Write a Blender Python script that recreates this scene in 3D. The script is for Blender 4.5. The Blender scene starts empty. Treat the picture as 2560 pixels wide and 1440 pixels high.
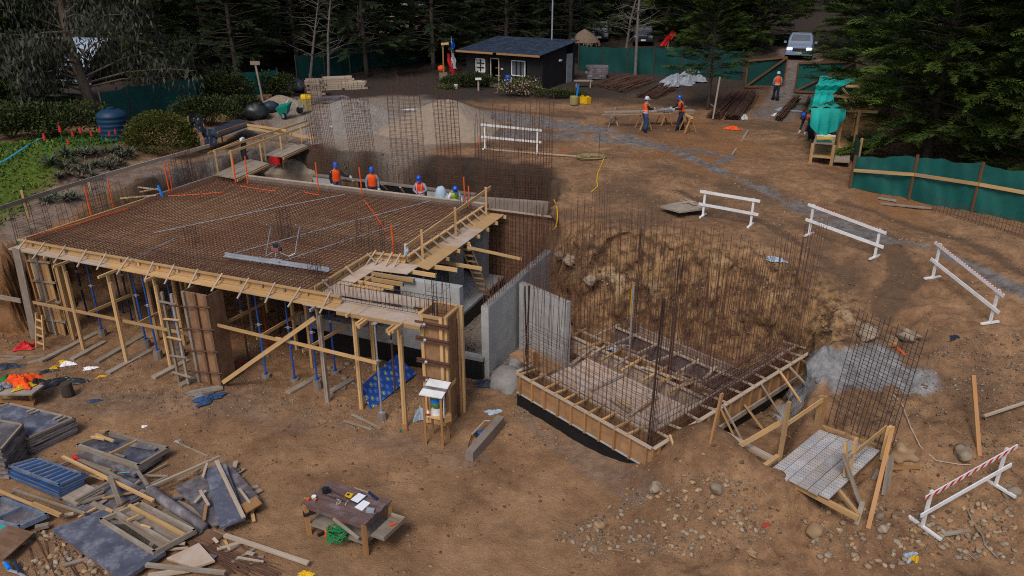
import bpy, math, random
import numpy as np
from mathutils import Vector, Matrix

# ---------------------------------------------------------------- camera, light, exposure
SC = bpy.context.scene
COL = SC.collection
F_PX, PITCH, CAM_H = 1861.0, math.radians(23.0), 11.5
cd = bpy.data.cameras.new("camera"); cam = bpy.data.objects.new("camera", cd); COL.objects.link(cam)
cam.location = (0, 0, CAM_H); cam.rotation_euler = (math.radians(90) - PITCH, 0, 0)
cd.sensor_width = 36; cd.lens = F_PX / 2560 * 36; cd.clip_start = 0.1; cd.clip_end = 2000
SC.camera = cam
W = bpy.data.worlds.new("World"); SC.world = W; W.use_nodes = True
nt = W.node_tree
sky = nt.nodes.new("ShaderNodeTexSky"); sky.sky_type = 'NISHITA'; sky.sun_disc = False
SUN_EL, SUN_AZ = math.radians(52), math.radians(200)
sky.sun_elevation = SUN_EL; sky.sun_rotation = SUN_AZ; sky.air_density = 1.0; sky.dust_density = 3.0; sky.ozone_density = 1.0
nt.links.new(sky.outputs[0], nt.nodes["Background"].inputs[0]); nt.nodes["Background"].inputs[1].default_value = 0.082
sd = bpy.data.lights.new("sun", 'SUN'); sd.energy = 1.35; sd.angle = math.radians(20); sd.color = (1.0, 0.96, 0.9)
so = bpy.data.objects.new("sun", sd); COL.objects.link(so)
_d = Vector((math.sin(SUN_AZ) * math.cos(SUN_EL), math.cos(SUN_AZ) * math.cos(SUN_EL), math.sin(SUN_EL)))
so.rotation_euler = (-_d).to_track_quat('-Z', 'Y').to_euler()
SC.view_settings.view_transform = 'Standard'; SC.view_settings.look = 'None'
SC.view_settings.exposure = 0.4; SC.view_settings.gamma = 1.0; SC.view_settings.use_curve_mapping = False
SC.render.engine = 'CYCLES'
SC.cycles.use_denoising = False; SC.cycles.filter_width = 1.1
SC.cycles.max_bounces = 5; SC.cycles.diffuse_bounces = 3; SC.cycles.glossy_bounces = 2
SC.cycles.transparent_max_bounces = 8; SC.cycles.transmission_bounces = 2
SC.cycles.use_adaptive_sampling = True; SC.cycles.adaptive_threshold = 0.008

R = random.Random(11)
NR = np.random.default_rng(11)
CP, SP = math.cos(PITCH), math.sin(PITCH)

def ray(px, py):
    u = (px - 1280) / F_PX; v = (720 - py) / F_PX
    return (u, CP + v * SP, -SP + v * CP)
def P(px, py, z=0.0):
    """point of the photograph (2560 px wide) on the level z"""
    d = ray(px, py); t = (z - CAM_H) / d[2]
    return Vector((d[0] * t, d[1] * t, z))
def PD(px, py, y):
    """point of the photograph at the distance y"""
    d = ray(px, py); t = y / d[1]
    return Vector((d[0] * t, y, CAM_H + d[2] * t))
_a = math.radians(-22)
BC, BS = math.cos(_a), math.sin(_a)
def B(u, v, z=0.0):      # frame of the slab: u along the front edge, v to the back
    return Vector((-16.38 + u * BC - v * BS, 23.44 + u * BS + v * BC, z))
_b = math.radians(-48.5)
DC, DS = math.cos(_b), math.sin(_b)
def D(a, b, z=0.0):      # frame of the right-hand foundation
    return Vector((0.15 + a * DC - b * DS, 18.40 + a * DS + b * DC, z))

# ---------------------------------------------------------------- materials
MATS = {}
def M(name, col, rough=0.85, col2=None, scale=3.0, var=0.3, stretch=None, bump=0.0, metal=0.0, rnd=0.12,
      detail=5.0, spec=0.3, two_sided=False, stain=None, stain_amt=0.5, trans=0.0, emit=None):
    m = bpy.data.materials.new(name); m.use_nodes = True
    n, l = m.node_tree.nodes, m.node_tree.links
    bs = n["Principled BSDF"]
    bs.inputs["Roughness"].default_value = rough; bs.inputs["Metallic"].default_value = metal
    bs.inputs["Specular IOR Level"].default_value = spec
    at = n.new("ShaderNodeAttribute"); at.attribute_name = "g"
    mp = n.new("ShaderNodeMapping"); mp.inputs["Scale"].default_value = stretch or (1, 1, 1)
    l.new(at.outputs["Vector"], mp.inputs[0])
    oi = n.new("ShaderNodeObjectInfo")
    nz = n.new("ShaderNodeTexNoise"); nz.noise_dimensions = '4D'; nz.inputs["Scale"].default_value = scale
    nz.inputs["Detail"].default_value = detail; nz.inputs["Roughness"].default_value = 0.62
    l.new(mp.outputs[0], nz.inputs["Vector"])
    mw = n.new("ShaderNodeMath"); mw.operation = 'MULTIPLY'; mw.inputs[1].default_value = 37.0
    l.new(oi.outputs["Random"], mw.inputs[0]); l.new(mw.outputs[0], nz.inputs["W"])
    rp = n.new("ShaderNodeValToRGB"); rp.color_ramp.elements[0].position = 0.30; rp.color_ramp.elements[1].position = 0.70
    c2 = col2 or tuple(c * (1 - var) for c in col)
    c1 = col if col2 else tuple(min(1, c * (1 + var * 0.5)) for c in col)
    rp.color_ramp.elements[0].color = (*c2, 1); rp.color_ramp.elements[1].color = (*c1, 1)
    l.new(nz.outputs[0], rp.inputs[0])
    out = rp.outputs[0]
    if stain:
        n2 = n.new("ShaderNodeTexNoise"); n2.noise_dimensions = '4D'; n2.inputs["Scale"].default_value = 2.6; n2.inputs["Detail"].default_value = 8; n2.inputs["Roughness"].default_value = 0.72
        l.new(at.outputs["Vector"], n2.inputs["Vector"]); l.new(mw.outputs[0], n2.inputs["W"])
        r2 = n.new("ShaderNodeValToRGB"); r2.color_ramp.elements[0].position = 0.48; r2.color_ramp.elements[1].position = 0.66
        r2.color_ramp.elements[0].color = (0, 0, 0, 1); r2.color_ramp.elements[1].color = (stain_amt,) * 3 + (1,)
        l.new(n2.outputs[0], r2.inputs[0])
        mx = n.new("ShaderNodeMix"); mx.data_type = 'RGBA'; mx.inputs[7].default_value = (*stain, 1)
        l.new(r2.outputs[0], mx.inputs[0]); l.new(out, mx.inputs[6]); out = mx.outputs[2]
    if rnd:
        mr = n.new("ShaderNodeMapRange"); mr.inputs[3].default_value = 1 - rnd; mr.inputs[4].default_value = 1 + rnd
        l.new(oi.outputs["Random"], mr.inputs[0])
        vm = n.new("ShaderNodeVectorMath"); vm.operation = 'SCALE'
        l.new(out, vm.inputs[0]); l.new(mr.outputs[0], vm.inputs["Scale"]); out = vm.outputs[0]
    l.new(out, bs.inputs["Base Color"])
    if bump:
        bp = n.new("ShaderNodeBump"); bp.inputs["Strength"].default_value = bump; bp.inputs["Distance"].default_value = 0.02
        l.new(nz.outputs[0], bp.inputs["Height"]); l.new(bp.outputs[0], bs.inputs["Normal"])
    if emit:
        bs.inputs["Emission Color"].default_value = (*emit[0], 1); bs.inputs["Emission Strength"].default_value = emit[1]
    MATS[name] = m
    return m

GR = (0.7, 13, 13)
wood = M("new pine", (0.60, 0.385, 0.175), 0.75, (0.43, 0.245, 0.095), 1.6, stretch=GR, rnd=0.26, stain=(0.33, 0.26, 0.2), stain_amt=0.55)
wood_o = M("orange pine", (0.44, 0.23, 0.09), 0.75, (0.31, 0.145, 0.05), 1.6, stretch=GR, rnd=0.22, stain=(0.28, 0.2, 0.14), stain_amt=0.5)
wood_b = M("brown frame timber", (0.20, 0.095, 0.045), 0.8, (0.13, 0.06, 0.03), 1.8, stretch=GR, rnd=0.15)
wood_g = M("weathered timber", (0.34, 0.27, 0.20), 0.9, (0.19, 0.145, 0.11), 1.8, stretch=GR, rnd=0.2, stain=(0.36, 0.34, 0.32), stain_amt=0.6)
wood_p = M("pale lath", (0.50, 0.40, 0.31), 0.85, (0.33, 0.25, 0.18), 1.8, stretch=GR, rnd=0.15)
ply = M("formwork plywood", (0.42, 0.24, 0.115), 0.7, (0.29, 0.15, 0.07), 2.2, stretch=(1, 3, 3), rnd=0.1, stain=(0.20, 0.115, 0.07), stain_amt=0.6)
ply_m = M("stained column plywood", (0.27, 0.145, 0.075), 0.75, (0.17, 0.085, 0.045), 1.6, stretch=(0.5, 4, 4), rnd=0.2, stain=(0.33, 0.26, 0.20), stain_amt=0.5)
ply_d = M("dark stained plywood", (0.22, 0.115, 0.06), 0.75, (0.12, 0.065, 0.04), 2.0, stretch=(0.7, 5, 5), rnd=0.15, stain=(0.30, 0.22, 0.16), stain_amt=0.4)
ply_w = M("pale plywood", (0.56, 0.43, 0.33), 0.75, (0.40, 0.28, 0.20), 2.6, rnd=0.1, stain=(0.44, 0.40, 0.38), stain_amt=0.6)
deckm = M("deck plywood", (0.56, 0.37, 0.20), 0.7, (0.36, 0.20, 0.095), 0.9, rnd=0.0, stain=(0.25, 0.13, 0.07), stain_amt=0.7)
panel_m = M("phenolic panel", (0.095, 0.098, 0.135), 0.6, (0.05, 0.05, 0.07), 2.4, rnd=0.22, stain=(0.30, 0.31, 0.35), stain_amt=0.55, spec=0.4)
panel_b = M("worn panel", (0.16, 0.14, 0.15), 0.7, (0.085, 0.07, 0.075), 2.6, rnd=0.2, stain=(0.35, 0.33, 0.34), stain_amt=0.6)
panel_blue = M("blue panel frame", (0.07, 0.12, 0.21), 0.6, (0.15, 0.17, 0.22), 3.0, rnd=0.15, stain=(0.33, 0.34, 0.37), stain_amt=0.5)
panel_in = M("blue panel face", (0.015, 0.075, 0.24), 0.6, (0.02, 0.04, 0.10), 3.0, rnd=0.1)
conc = M("fair concrete", (0.40, 0.40, 0.39), 0.85, (0.29, 0.29, 0.285), 1.1, bump=0.15, rnd=0.06, stain=(0.50, 0.50, 0.50), stain_amt=0.6)
conc_r = M("rough concrete", (0.33, 0.32, 0.31), 0.95, (0.20, 0.19, 0.18), 2.2, bump=0.6, rnd=0.08, stain=(0.23, 0.165, 0.115), stain_amt=0.7)
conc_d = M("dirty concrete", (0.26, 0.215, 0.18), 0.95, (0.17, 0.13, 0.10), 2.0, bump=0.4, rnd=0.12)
memb = M("black bitumen", (0.008, 0.008, 0.009), 0.5, (0.016, 0.016, 0.017), 4.0, rnd=0.0, spec=0.25)
rust = M("rusty bar", (0.155, 0.066, 0.040), 0.85, (0.075, 0.036, 0.026), 6.0, rnd=0.1, metal=0.0)
rust_d = M("dark bar", (0.075, 0.045, 0.035), 0.8, (0.045, 0.03, 0.028), 6.0, rnd=0.1)
steel_rust = M("rusty steel", (0.13, 0.055, 0.03), 0.7, (0.07, 0.035, 0.025), 6.0, rnd=0.1, spec=0.5)
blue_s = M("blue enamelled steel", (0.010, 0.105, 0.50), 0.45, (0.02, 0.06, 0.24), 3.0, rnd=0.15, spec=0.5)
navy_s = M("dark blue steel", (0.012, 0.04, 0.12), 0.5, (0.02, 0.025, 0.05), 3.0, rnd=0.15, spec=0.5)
red_s = M("red enamelled steel", (0.28, 0.02, 0.015), 0.5, (0.14, 0.02, 0.015), 3.0, rnd=0.15, spec=0.5)
galv = M("galvanised steel", (0.45, 0.47, 0.52), 0.45, (0.30, 0.31, 0.34), 4.0, metal=0.4, rnd=0.1, spec=0.5)
white = M("white paint", (0.80, 0.80, 0.80), 0.5, (0.68, 0.67, 0.66), 1.8, rnd=0.05, stain=(0.42, 0.35, 0.28), stain_amt=0.35)
paper = M("white paper", (0.82, 0.82, 0.84), 0.8, var=0.05, rnd=0.0)
redp = M("red paint", (0.60, 0.02, 0.025), 0.5, var=0.15, rnd=0.05)
orange = M("orange plastic", (0.80, 0.10, 0.015), 0.6, var=0.15, rnd=0.08)
vest_m = M("hi-vis orange", (0.90, 0.105, 0.012), 0.8, (0.70, 0.07, 0.01), 7.0, rnd=0.05)
vest_g = M("hi-vis lime", (0.38, 0.62, 0.04), 0.8, var=0.2, rnd=0.05)
band_m = M("reflective tape", (0.55, 0.56, 0.58), 0.4, var=0.1, rnd=0.0)
hel_b = M("blue helmet", (0.01, 0.09, 0.52), 0.3, var=0.1, rnd=0.0, spec=0.5)
hel_w = M("pale helmet", (0.50, 0.58, 0.66), 0.3, var=0.1, rnd=0.0, spec=0.5)
skin = M("skin", (0.34, 0.19, 0.125), 0.6, var=0.1, rnd=0.05)
navy_c = M("navy cloth", (0.018, 0.025, 0.05), 0.9, var=0.3, rnd=0.1)
dark_c = M("dark cloth", (0.018, 0.017, 0.018), 0.9, var=0.3, rnd=0.1)
jean = M("denim", (0.03, 0.07, 0.16), 0.9, var=0.3, rnd=0.1)
grey_c = M("grey cloth", (0.24, 0.25, 0.29), 0.9, var=0.2, rnd=0.1)
white_c = M("pale cloth", (0.55, 0.56, 0.58), 0.9, var=0.15, rnd=0.1)
green_t = M("green sheeting", (0.004, 0.105, 0.092), 0.6, (0.003, 0.07, 0.062), 1.3, rnd=0.08, spec=0.35)
dgreen_t = M("dark green mesh", (0.004, 0.062, 0.054), 0.8, (0.003, 0.036, 0.034), 1.0, rnd=0.1)
teal_t = M("teal sheeting", (0.012, 0.44, 0.385), 0.6, (0.008, 0.32, 0.28), 1.3, rnd=0.05)
black_p = M("black plastic", (0.012, 0.013, 0.016), 0.4, (0.022, 0.024, 0.03), 3.0, rnd=0.1, spec=0.5)
tarp_d = M("dark tarpaulin", (0.018, 0.026, 0.045), 0.5, (0.04, 0.05, 0.075), 2.0, rnd=0.1)
tarp_s = M("silver sheeting", (0.35, 0.38, 0.43), 0.45, (0.20, 0.22, 0.26), 2.5, rnd=0.08)
bag_w = M("pale blue sack", (0.42, 0.52, 0.62), 0.75, (0.30, 0.38, 0.47), 3.0, rnd=0.05)
tank_m = M("blue tank plastic", (0.006, 0.030, 0.085), 0.5, (0.010, 0.038, 0.07), 1.2, rnd=0.0)
yellow = M("yellow plastic", (0.70, 0.42, 0.01), 0.5, var=0.15, rnd=0.06)
olive = M("olive plastic", (0.30, 0.25, 0.10), 0.6, var=0.15, rnd=0.06)
greenp = M("green plastic", (0.01, 0.20, 0.06), 0.5, var=0.2, rnd=0.06)
tealp = M("teal plastic", (0.006, 0.20, 0.15), 0.5, var=0.2, rnd=0.06)
cyan = M("cyan hose", (0.03, 0.36, 0.55), 0.5, var=0.15, rnd=0.06)
bluep = M("bright blue plastic", (0.01, 0.20, 0.68), 0.5, var=0.15, rnd=0.06)
gtip = M("green end paint", (0.01, 0.16, 0.11), 0.8, var=0.2, rnd=0.1)
blackw = M("black stained boards", (0.010, 0.010, 0.012), 0.75, (0.018, 0.017, 0.018), 1.6, stretch=GR, rnd=0.12)
roofm = M("tarred roofing", (0.028, 0.043, 0.075), 0.55, (0.014, 0.022, 0.038), 2.5, rnd=0.1, stain=(0.09, 0.11, 0.15), stain_amt=0.6)
glass = M("window glass", (0.10, 0.11, 0.13), 0.08, var=0.2, rnd=0.1, spec=0.6)
curtain = M("pale curtain", (0.50, 0.49, 0.45), 0.9, var=0.2, rnd=0.1)
carp_shade = M("blue-white car paint with shade", (0.20, 0.25, 0.34), 0.25, var=0.05, rnd=0.0, spec=0.6)  # the shade the truck stands in is put into this darkened colour
card = M("dark car paint", (0.05, 0.06, 0.075), 0.25, var=0.1, rnd=0.1, spec=0.6)
tyre = M("tyre rubber", (0.012, 0.012, 0.012), 0.85, var=0.2, rnd=0.0)
bark = M("bark", (0.085, 0.066, 0.052), 0.95, (0.04, 0.031, 0.026), 3.0, stretch=(1, 1, 0.3), bump=0.5, rnd=0.2)
bark_e = M("pale bark", (0.21, 0.155, 0.12), 0.95, (0.09, 0.065, 0.05), 2.0, stretch=(1, 1, 0.3), bump=0.4, rnd=0.1)
deadw = M("dead branch", (0.15, 0.13, 0.12), 0.95, var=0.35, rnd=0.2)
# ---------------------------------------------------------------- mesh helpers
V = Vector
class MB:
    """collects shapes; g = the shape's own coordinates, for grain and stains"""
    def __init__(s): s.v = []; s.f = []; s.g = []
    def add(s, vs, fs, gs=None):
        o = len(s.v); s.v += [tuple(p) for p in vs]
        s.g += [tuple(p) for p in (gs or vs)]
        s.f += [tuple(i + o for i in f) for f in fs]
    def beam(s, p0, p1, w, h, up=(0, 0, 1), roll=0.0):
        p0, p1 = V(p0), V(p1); d = p1 - p0; L = d.length
        if L < 1e-6: return s
        d = d / L; up = V(up)
        x = d.cross(up)
        if x.length < 1e-4: x = d.cross(V((1, 0.3, 0)))
        x.normalize(); y = x.cross(d)
        if roll:
            c_, s_ = math.cos(roll), math.sin(roll); x, y = x * c_ + y * s_, y * c_ - x * s_
        o = R.random() * 40
        vs, gs = [], []
        for a in (0, 1):
            for b, c in ((-1, -1), (1, -1), (1, 1), (-1, 1)):
                vs.append(p0 + d * (L * a) + x * (w / 2 * b) + y * (h / 2 * c))
                gs.append((o + L * a, o + w / 2 * b, h / 2 * c))
        s.add(vs, [(0, 3, 2, 1), (4, 5, 6, 7), (0, 1, 5, 4), (1, 2, 6, 5), (2, 3, 7, 6), (3, 0, 4, 7)], gs)
        return s
    def box(s, c, sz, rot=0.0, tilt=None):
        m = Matrix.Rotation(rot, 3, 'Z')
        if tilt: m = m @ Matrix.Rotation(tilt[0], 3, 'X') @ Matrix.Rotation(tilt[1], 3, 'Y')
        c = V(c); o = R.random() * 40
        vs, gs = [], []
        for k in (-1, 1):
            for i, j in ((-1, -1), (1, -1), (1, 1), (-1, 1)):
                q = V((sz[0] / 2 * i, sz[1] / 2 * j, sz[2] / 2 * k)); vs.append(c + m @ q); gs.append((q.x + o, q.y, q.z + o))
        s.add(vs, [(0, 3, 2, 1), (4, 5, 6, 7), (0, 1, 5, 4), (1, 2, 6, 5), (2, 3, 7, 6), (3, 0, 4, 7)], gs)
        return s
    def tube(s, pts, r, n=6, caps=True):
        pts = [V(p) for p in pts]; rs = r if isinstance(r, (list, tuple)) else [r] * len(pts)
        vs, fs, gs = [], [], []; ref = None; acc = 0.0; o = R.random() * 30
        for i, p in enumerate(pts):
            d = (pts[min(i + 1, len(pts) - 1)] - pts[max(i - 1, 0)])
            if d.length < 1e-9: d = V((0, 0, 1))
            d.normalize()
            if ref is None:
                ref = d.cross(V((0, 0, 1)))
                if ref.length < 1e-3: ref = V((1, 0, 0))
                ref.normalize()
            ref = (ref - d * ref.dot(d))
            if ref.length < 1e-4: ref = d.orthogonal()
            ref.normalize(); q = d.cross(ref)
            if i: acc += (p - pts[i - 1]).length
            for k in range(n):
                a = 2 * math.pi * k / n
                e = ref * math.cos(a) + q * math.sin(a)
                vs.append(p + e * rs[i]); gs.append((o + e.x * rs[i], e.y * rs[i], acc + e.z * rs[i]))
        for i in range(len(pts) - 1):
            for k in range(n):
                k2 = (k + 1) % n
                fs.append((i * n + k, i * n + k2, (i + 1) * n + k2, (i + 1) * n + k))
        if caps and n > 2:
            fs.append(tuple(range(n - 1, -1, -1))); fs.append(tuple((len(pts) - 1) * n + k for k in range(n)))
        s.add(vs, fs, gs); return s
    def prism(s, poly, th, nrm=None):
        """flat polygon extruded by th against its normal"""
        poly = [V(p) for p in poly]
        if nrm is None:
            nrm = (poly[1] - poly[0]).cross(poly[2] - poly[0])
        nrm = V(nrm).normalized(); n = len(poly)
        low = [p - nrm * th for p in poly]; o = R.random() * 40
        e = (poly[1] - poly[0]).normalized(); q = nrm.cross(e)
        gs = [(o + (p - poly[0]).dot(e), o + (p - poly[0]).dot(q), (p - poly[0]).dot(nrm)) for p in poly + low]
        s.add(poly + low, [tuple(range(n)), tuple(range(2 * n - 1, n - 1, -1))] +
              [(i, i + n, (i + 1) % n + n, (i + 1) % n) for i in range(n)], gs)
        return s
    def lathe(s, c, prof, n=14, axis=(0, 0, 1), squash=(1, 1)):
        c = V(c); ax = V(axis).normalized()
        x = ax.orthogonal().normalized() if abs(ax.z) < 0.99 else V((1, 0, 0)); y = ax.cross(x)
        vs, fs = [], []
        for r, z in prof:
            for k in range(n):
                a = 2 * math.pi * k / n
                vs.append(c + ax * z + x * (r * squash[0] * math.cos(a)) + y * (r * squash[1] * math.sin(a)))
        for i in range(len(prof) - 1):
            for k in range(n):
                k2 = (k + 1) % n; fs.append((i * n + k, i * n + k2, (i + 1) * n + k2, (i + 1) * n + k))
        fs.append(tuple(range(n - 1, -1, -1))); fs.append(tuple((len(prof) - 1) * n + k for k in range(n)))
        s.add(vs, fs); return s
    def grid(s, fn, nu, nv, th=0.0):
        vs = []
        for j in range(nv + 1):
            for i in range(nu + 1): vs.append(V(fn(i / nu, j / nv)))
        fs = [(j * (nu + 1) + i, j * (nu + 1) + i + 1, (j + 1) * (nu + 1) + i + 1, (j + 1) * (nu + 1) + i) for j in range(nv) for i in range(nu)]
        s.add(vs, fs); return s
    def blob(s, c, r, seed=0, sub=1, rough=0.25, flat=0.0):
        vs, fs = ICO[sub]; rr = random.Random(seed)
        c = V(c); r = r if isinstance(r, (tuple, list)) else (r, r, r)
        a = rr.random() * 6.28; ca_, sa_ = math.cos(a), math.sin(a)
        out = []
        for v in vs:
            k = 1 + rough * (rr.random() - 0.5) * 2
            x, y, z = v[0] * r[0] * k, v[1] * r[1] * k, v[2] * r[2] * k
            if z < 0: z *= (1 - flat)
            out.append((c.x + x * ca_ - y * sa_, c.y + x * sa_ + y * ca_, c.z + z))
        s.add(out, fs); return s
    def mesh(s, name, mat, base=(0, 0, 0), smooth=False):
        me = bpy.data.meshes.new(name); b = V(base)
        me.from_pydata([(p[0] - b.x, p[1] - b.y, p[2] - b.z) for p in s.v], [], s.f)
        at = me.attributes.new("g", 'FLOAT_VECTOR', 'POINT')
        at.data.foreach_set("vector", np.array(s.g, dtype=np.float32).ravel())
        if smooth: me.polygons.foreach_set("use_smooth", [True] * len(me.polygons))
        me.materials.append(mat); me.update(); return me

def _ico():
    bm = __import__("bmesh"); out = {}
    for k in (1, 2, 3):
        b = bm.new(); bm.ops.create_icosphere(b, subdivisions=k, radius=1)
        b.verts.ensure_lookup_table()
        out[k] = ([tuple(v.co) for v in b.verts], [tuple(v.index for v in f.verts) for f in b.faces]); b.free()
    return out
ICO = _ico()

def tag(o, label=None, cat=None, group=None, kind=None):
    if label: o["label"] = label
    if cat: o["category"] = cat
    if group: o["group"] = group
    if kind: o["kind"] = kind
    return o
def thing(name, label, cat, loc, group=None):
    o = bpy.data.objects.new(name, None); o.location = loc; o.empty_display_size = 0.2
    COL.objects.link(o); return tag(o, label, cat, group)
def wloc(o):
    l = V(o.location)
    while o.parent: o = o.parent; l += V(o.location)
    return l
def part(name, mb, mat, parent, label=None, smooth=False, kind=None):
    me = mb.mesh(name, mat, wloc(parent), smooth)
    o = bpy.data.objects.new(name, me); o.parent = parent; COL.objects.link(o)
    return tag(o, label, None, None, kind)
def solo(name, mb, mat, label=None, cat=None, group=None, smooth=False, kind=None):
    a = np.array(mb.v); b = V(((a[:, 0].min() + a[:, 0].max()) / 2, (a[:, 1].min() + a[:, 1].max()) / 2, a[:, 2].min()))
    me = mb.mesh(name, mat, b, smooth)
    o = bpy.data.objects.new(name, me); o.location = b; COL.objects.link(o)
    return tag(o, label, cat, group, kind)
def copy_thing(o, loc, label=None, rz=None, scale=None):
    c = o.copy(); COL.objects.link(c); c.location = loc
    if rz is not None: c.rotation_euler = (c.rotation_euler[0], c.rotation_euler[1], rz)
    if scale: c.scale = (scale,) * 3 if not isinstance(scale, tuple) else scale
    if label: c["label"] = label
    for ch in list(o.children):
        d = ch.copy(); COL.objects.link(d); d.parent = c
        for e in list(ch.children):
            q = e.copy(); COL.objects.link(q); q.parent = d
    return c
def npmesh(name, verts, quads, mat, g=None, smooth=False, extra=None):
    me = bpy.data.meshes.new(name); nv, nq, k = len(verts), len(quads), quads.shape[1]
    me.vertices.add(nv); me.vertices.foreach_set("co", np.ascontiguousarray(verts, dtype=np.float32).ravel())
    me.loops.add(nq * k); me.loops.foreach_set("vertex_index", np.ascontiguousarray(quads, dtype=np.int32).ravel())
    me.polygons.add(nq); me.polygons.foreach_set("loop_start", np.arange(0, nq * k, k, dtype=np.int32))
    me.polygons.foreach_set("loop_total", np.full(nq, k, dtype=np.int32))
    if smooth: me.polygons.foreach_set("use_smooth", np.ones(nq, dtype=bool))
    at = me.attributes.new("g", 'FLOAT_VECTOR', 'POINT')
    at.data.foreach_set("vector", np.ascontiguousarray(verts if g is None else g, dtype=np.float32).ravel())
    for nm, arr in (extra or {}).items():
        a2 = me.attributes.new(nm, 'FLOAT', 'POINT'); a2.data.foreach_set("value", np.ascontiguousarray(arr, dtype=np.float32))
    me.materials.append(mat); me.update(); me.validate(); return me

# ---------------------------------------------------------------- terrain
def vnoise(x, y, sc, seed=0):
    x = np.asarray(x, float) / sc + 1000.3 + seed * 17.1; y = np.asarray(y, float) / sc + 1000.7 + seed * 5.3
    xi, yi = np.floor(x).astype(np.int64), np.floor(y).astype(np.int64); fx, fy = x - xi, y - yi
    fx = fx * fx * (3 - 2 * fx); fy = fy * fy * (3 - 2 * fy)
    def h(a, b):
        n = (a * 374761393 + b * 668265263 + seed * 974711) & 0x7fffffff
        n = ((n ^ (n >> 13)) * 1274126177) & 0x7fffffff
        return ((n ^ (n >> 16)) & 0xffff) / 65535.0
    return (h(xi, yi) * (1 - fx) * (1 - fy) + h(xi + 1, yi) * fx * (1 - fy) + h(xi, yi + 1) * (1 - fx) * fy + h(xi + 1, yi + 1) * fx * fy) - 0.5
def sdpoly(x, y, poly):
    d = np.full(np.shape(x), 1e18); ins = np.zeros(np.shape(x), bool); n = len(poly)
    for i in range(n):
        ax, ay = poly[i]; bx, by = poly[(i + 1) % n]
        ex, ey = bx - ax, by - ay; wx, wy = x - ax, y - ay
        t = np.clip((wx * ex + wy * ey) / (ex * ex + ey * ey + 1e-12), 0, 1)
        d = np.minimum(d, (wx - ex * t) ** 2 + (wy - ey * t) ** 2)
        c = ((ay <= y) & (by > y)) | ((by <= y) & (ay > y))
        xx = ax + (y - ay) / (by - ay + 1e-15) * ex
        ins ^= c & (x < xx)
    return np.where(ins, -1, 1) * np.sqrt(d)
def sstep(a, b, x):
    t = np.clip((x - a) / (b - a), 0, 1); return t * t * (3 - 2 * t)

UPTS = [(30, 480, 3.7), (0, 420, 4.3), (150, 360, 4.9), (300, 360, 4.4), (420, 370, 3.8), (330, 420, 3.7), (200, 470, 3.5), (100, 520, 3.3), (0, 600, 3.0),
        (550, 330, 3.7), (700, 300, 3.7), (760, 345, 3.7), (850, 250, 3.8), (1000, 300, 3.8), (1000, 380, 3.7), (1200, 400, 3.6), (1370, 440, 3.6), (1280, 330, 3.8),
        (1100, 230, 3.8), (1350, 245, 3.8), (1610, 331, 3.8), (1938, 252, 3.8), (1700, 250, 3.8), (1500, 300, 3.8), (2200, 320, 3.8), (2050, 400, 3.8),
        (2000, 440, 3.95), (2150, 450, 3.9), (2560, 540, 3.8), (2560, 620, 3.6), (1755, 540, 3.5), (1875, 563, 3.4), (1700, 500, 3.6), (1500, 480, 3.6), (1600, 560, 3.4),
        (1480, 590, 3.3), (2017, 589, 3.3), (2183, 643, 3.2), (2330, 697, 3.05), (2475, 811, 2.6), (2300, 560, 3.5), (2560, 760, 2.9), (2200, 740, 2.8),
        (2080, 720, 2.8), (2100, 820, 2.1), (2250, 830, 2.15), (2120, 900, 1.85), (2250, 950, 1.75), (2400, 900, 2.15), (2560, 900, 2.2), (2300, 1100, 1.45),
        (2450, 1050, 1.65), (2560, 1100, 1.6), (2150, 1000, 1.55), (2200, 1150, 1.15), (2080, 1080, 1.05), (2350, 1250, 0.85), (2200, 1330, 0.5),
        (2050, 1330, 0.25), (2100, 1262, 0.95), (2300, 1400, 0.4), (2560, 1300, 0.8), (2560, 1440, 0.4), (2000, 1440, 0.05), (1850, 1350, 0.1), (1760, 700, 3.1), (1900, 760, 2.7), (2040, 860, 2.1)]
UW = [(-60, 60, 4.0), (-30, 52, 3.9), (0, 62, 3.9), (18, 58, 5.3), (25, 60, 5.6), (45, 62, 5.8), (0, 95, 6), (60, 40, 4.5), (32, 30, 4.0), (-45, 35, 3.0), (0, 160, 14), (-90, 160, 11), (90, 160, 15), (-30, 24, 1.2), (-30, 12, 0), (20, 12, .6),
      (0, 260, 26), (-160, 260, 22), (170, 260, 27), (-40, 95, 5), (45, 95, 7), (160, 60, 8), (-160, 60, 4)]
_p = [P(*q) for q in UPTS]
CX = np.array([q.x for q in _p] + [q[0] for q in UW]); CY = np.array([q.y for q in _p] + [q[1] for q in UW]); CZ = np.array([q.z for q in _p] + [q[2] for q in UW])
_A = np.sqrt((CX[:, None] - CX) ** 2 + (CY[:, None] - CY) ** 2)
_M = np.zeros((len(CX) + 3,) * 2); _n = len(CX)
_M[:_n, :_n] = _A - np.eye(_n) * 0.5; _M[:_n, _n] = 1; _M[:_n, _n + 1] = CX; _M[:_n, _n + 2] = CY; _M[_n:, :_n] = _M[:_n, _n:].T
_w = np.linalg.solve(_M, np.concatenate([CZ, [0, 0, 0]]))
def upper(x, y):
    z = _w[_n] + _w[_n + 1] * x + _w[_n + 2] * y
    for i in range(_n): z = z + _w[i] * np.sqrt((x - CX[i]) ** 2 + (y - CY[i]) ** 2 + 0.15)
    return z
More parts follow.
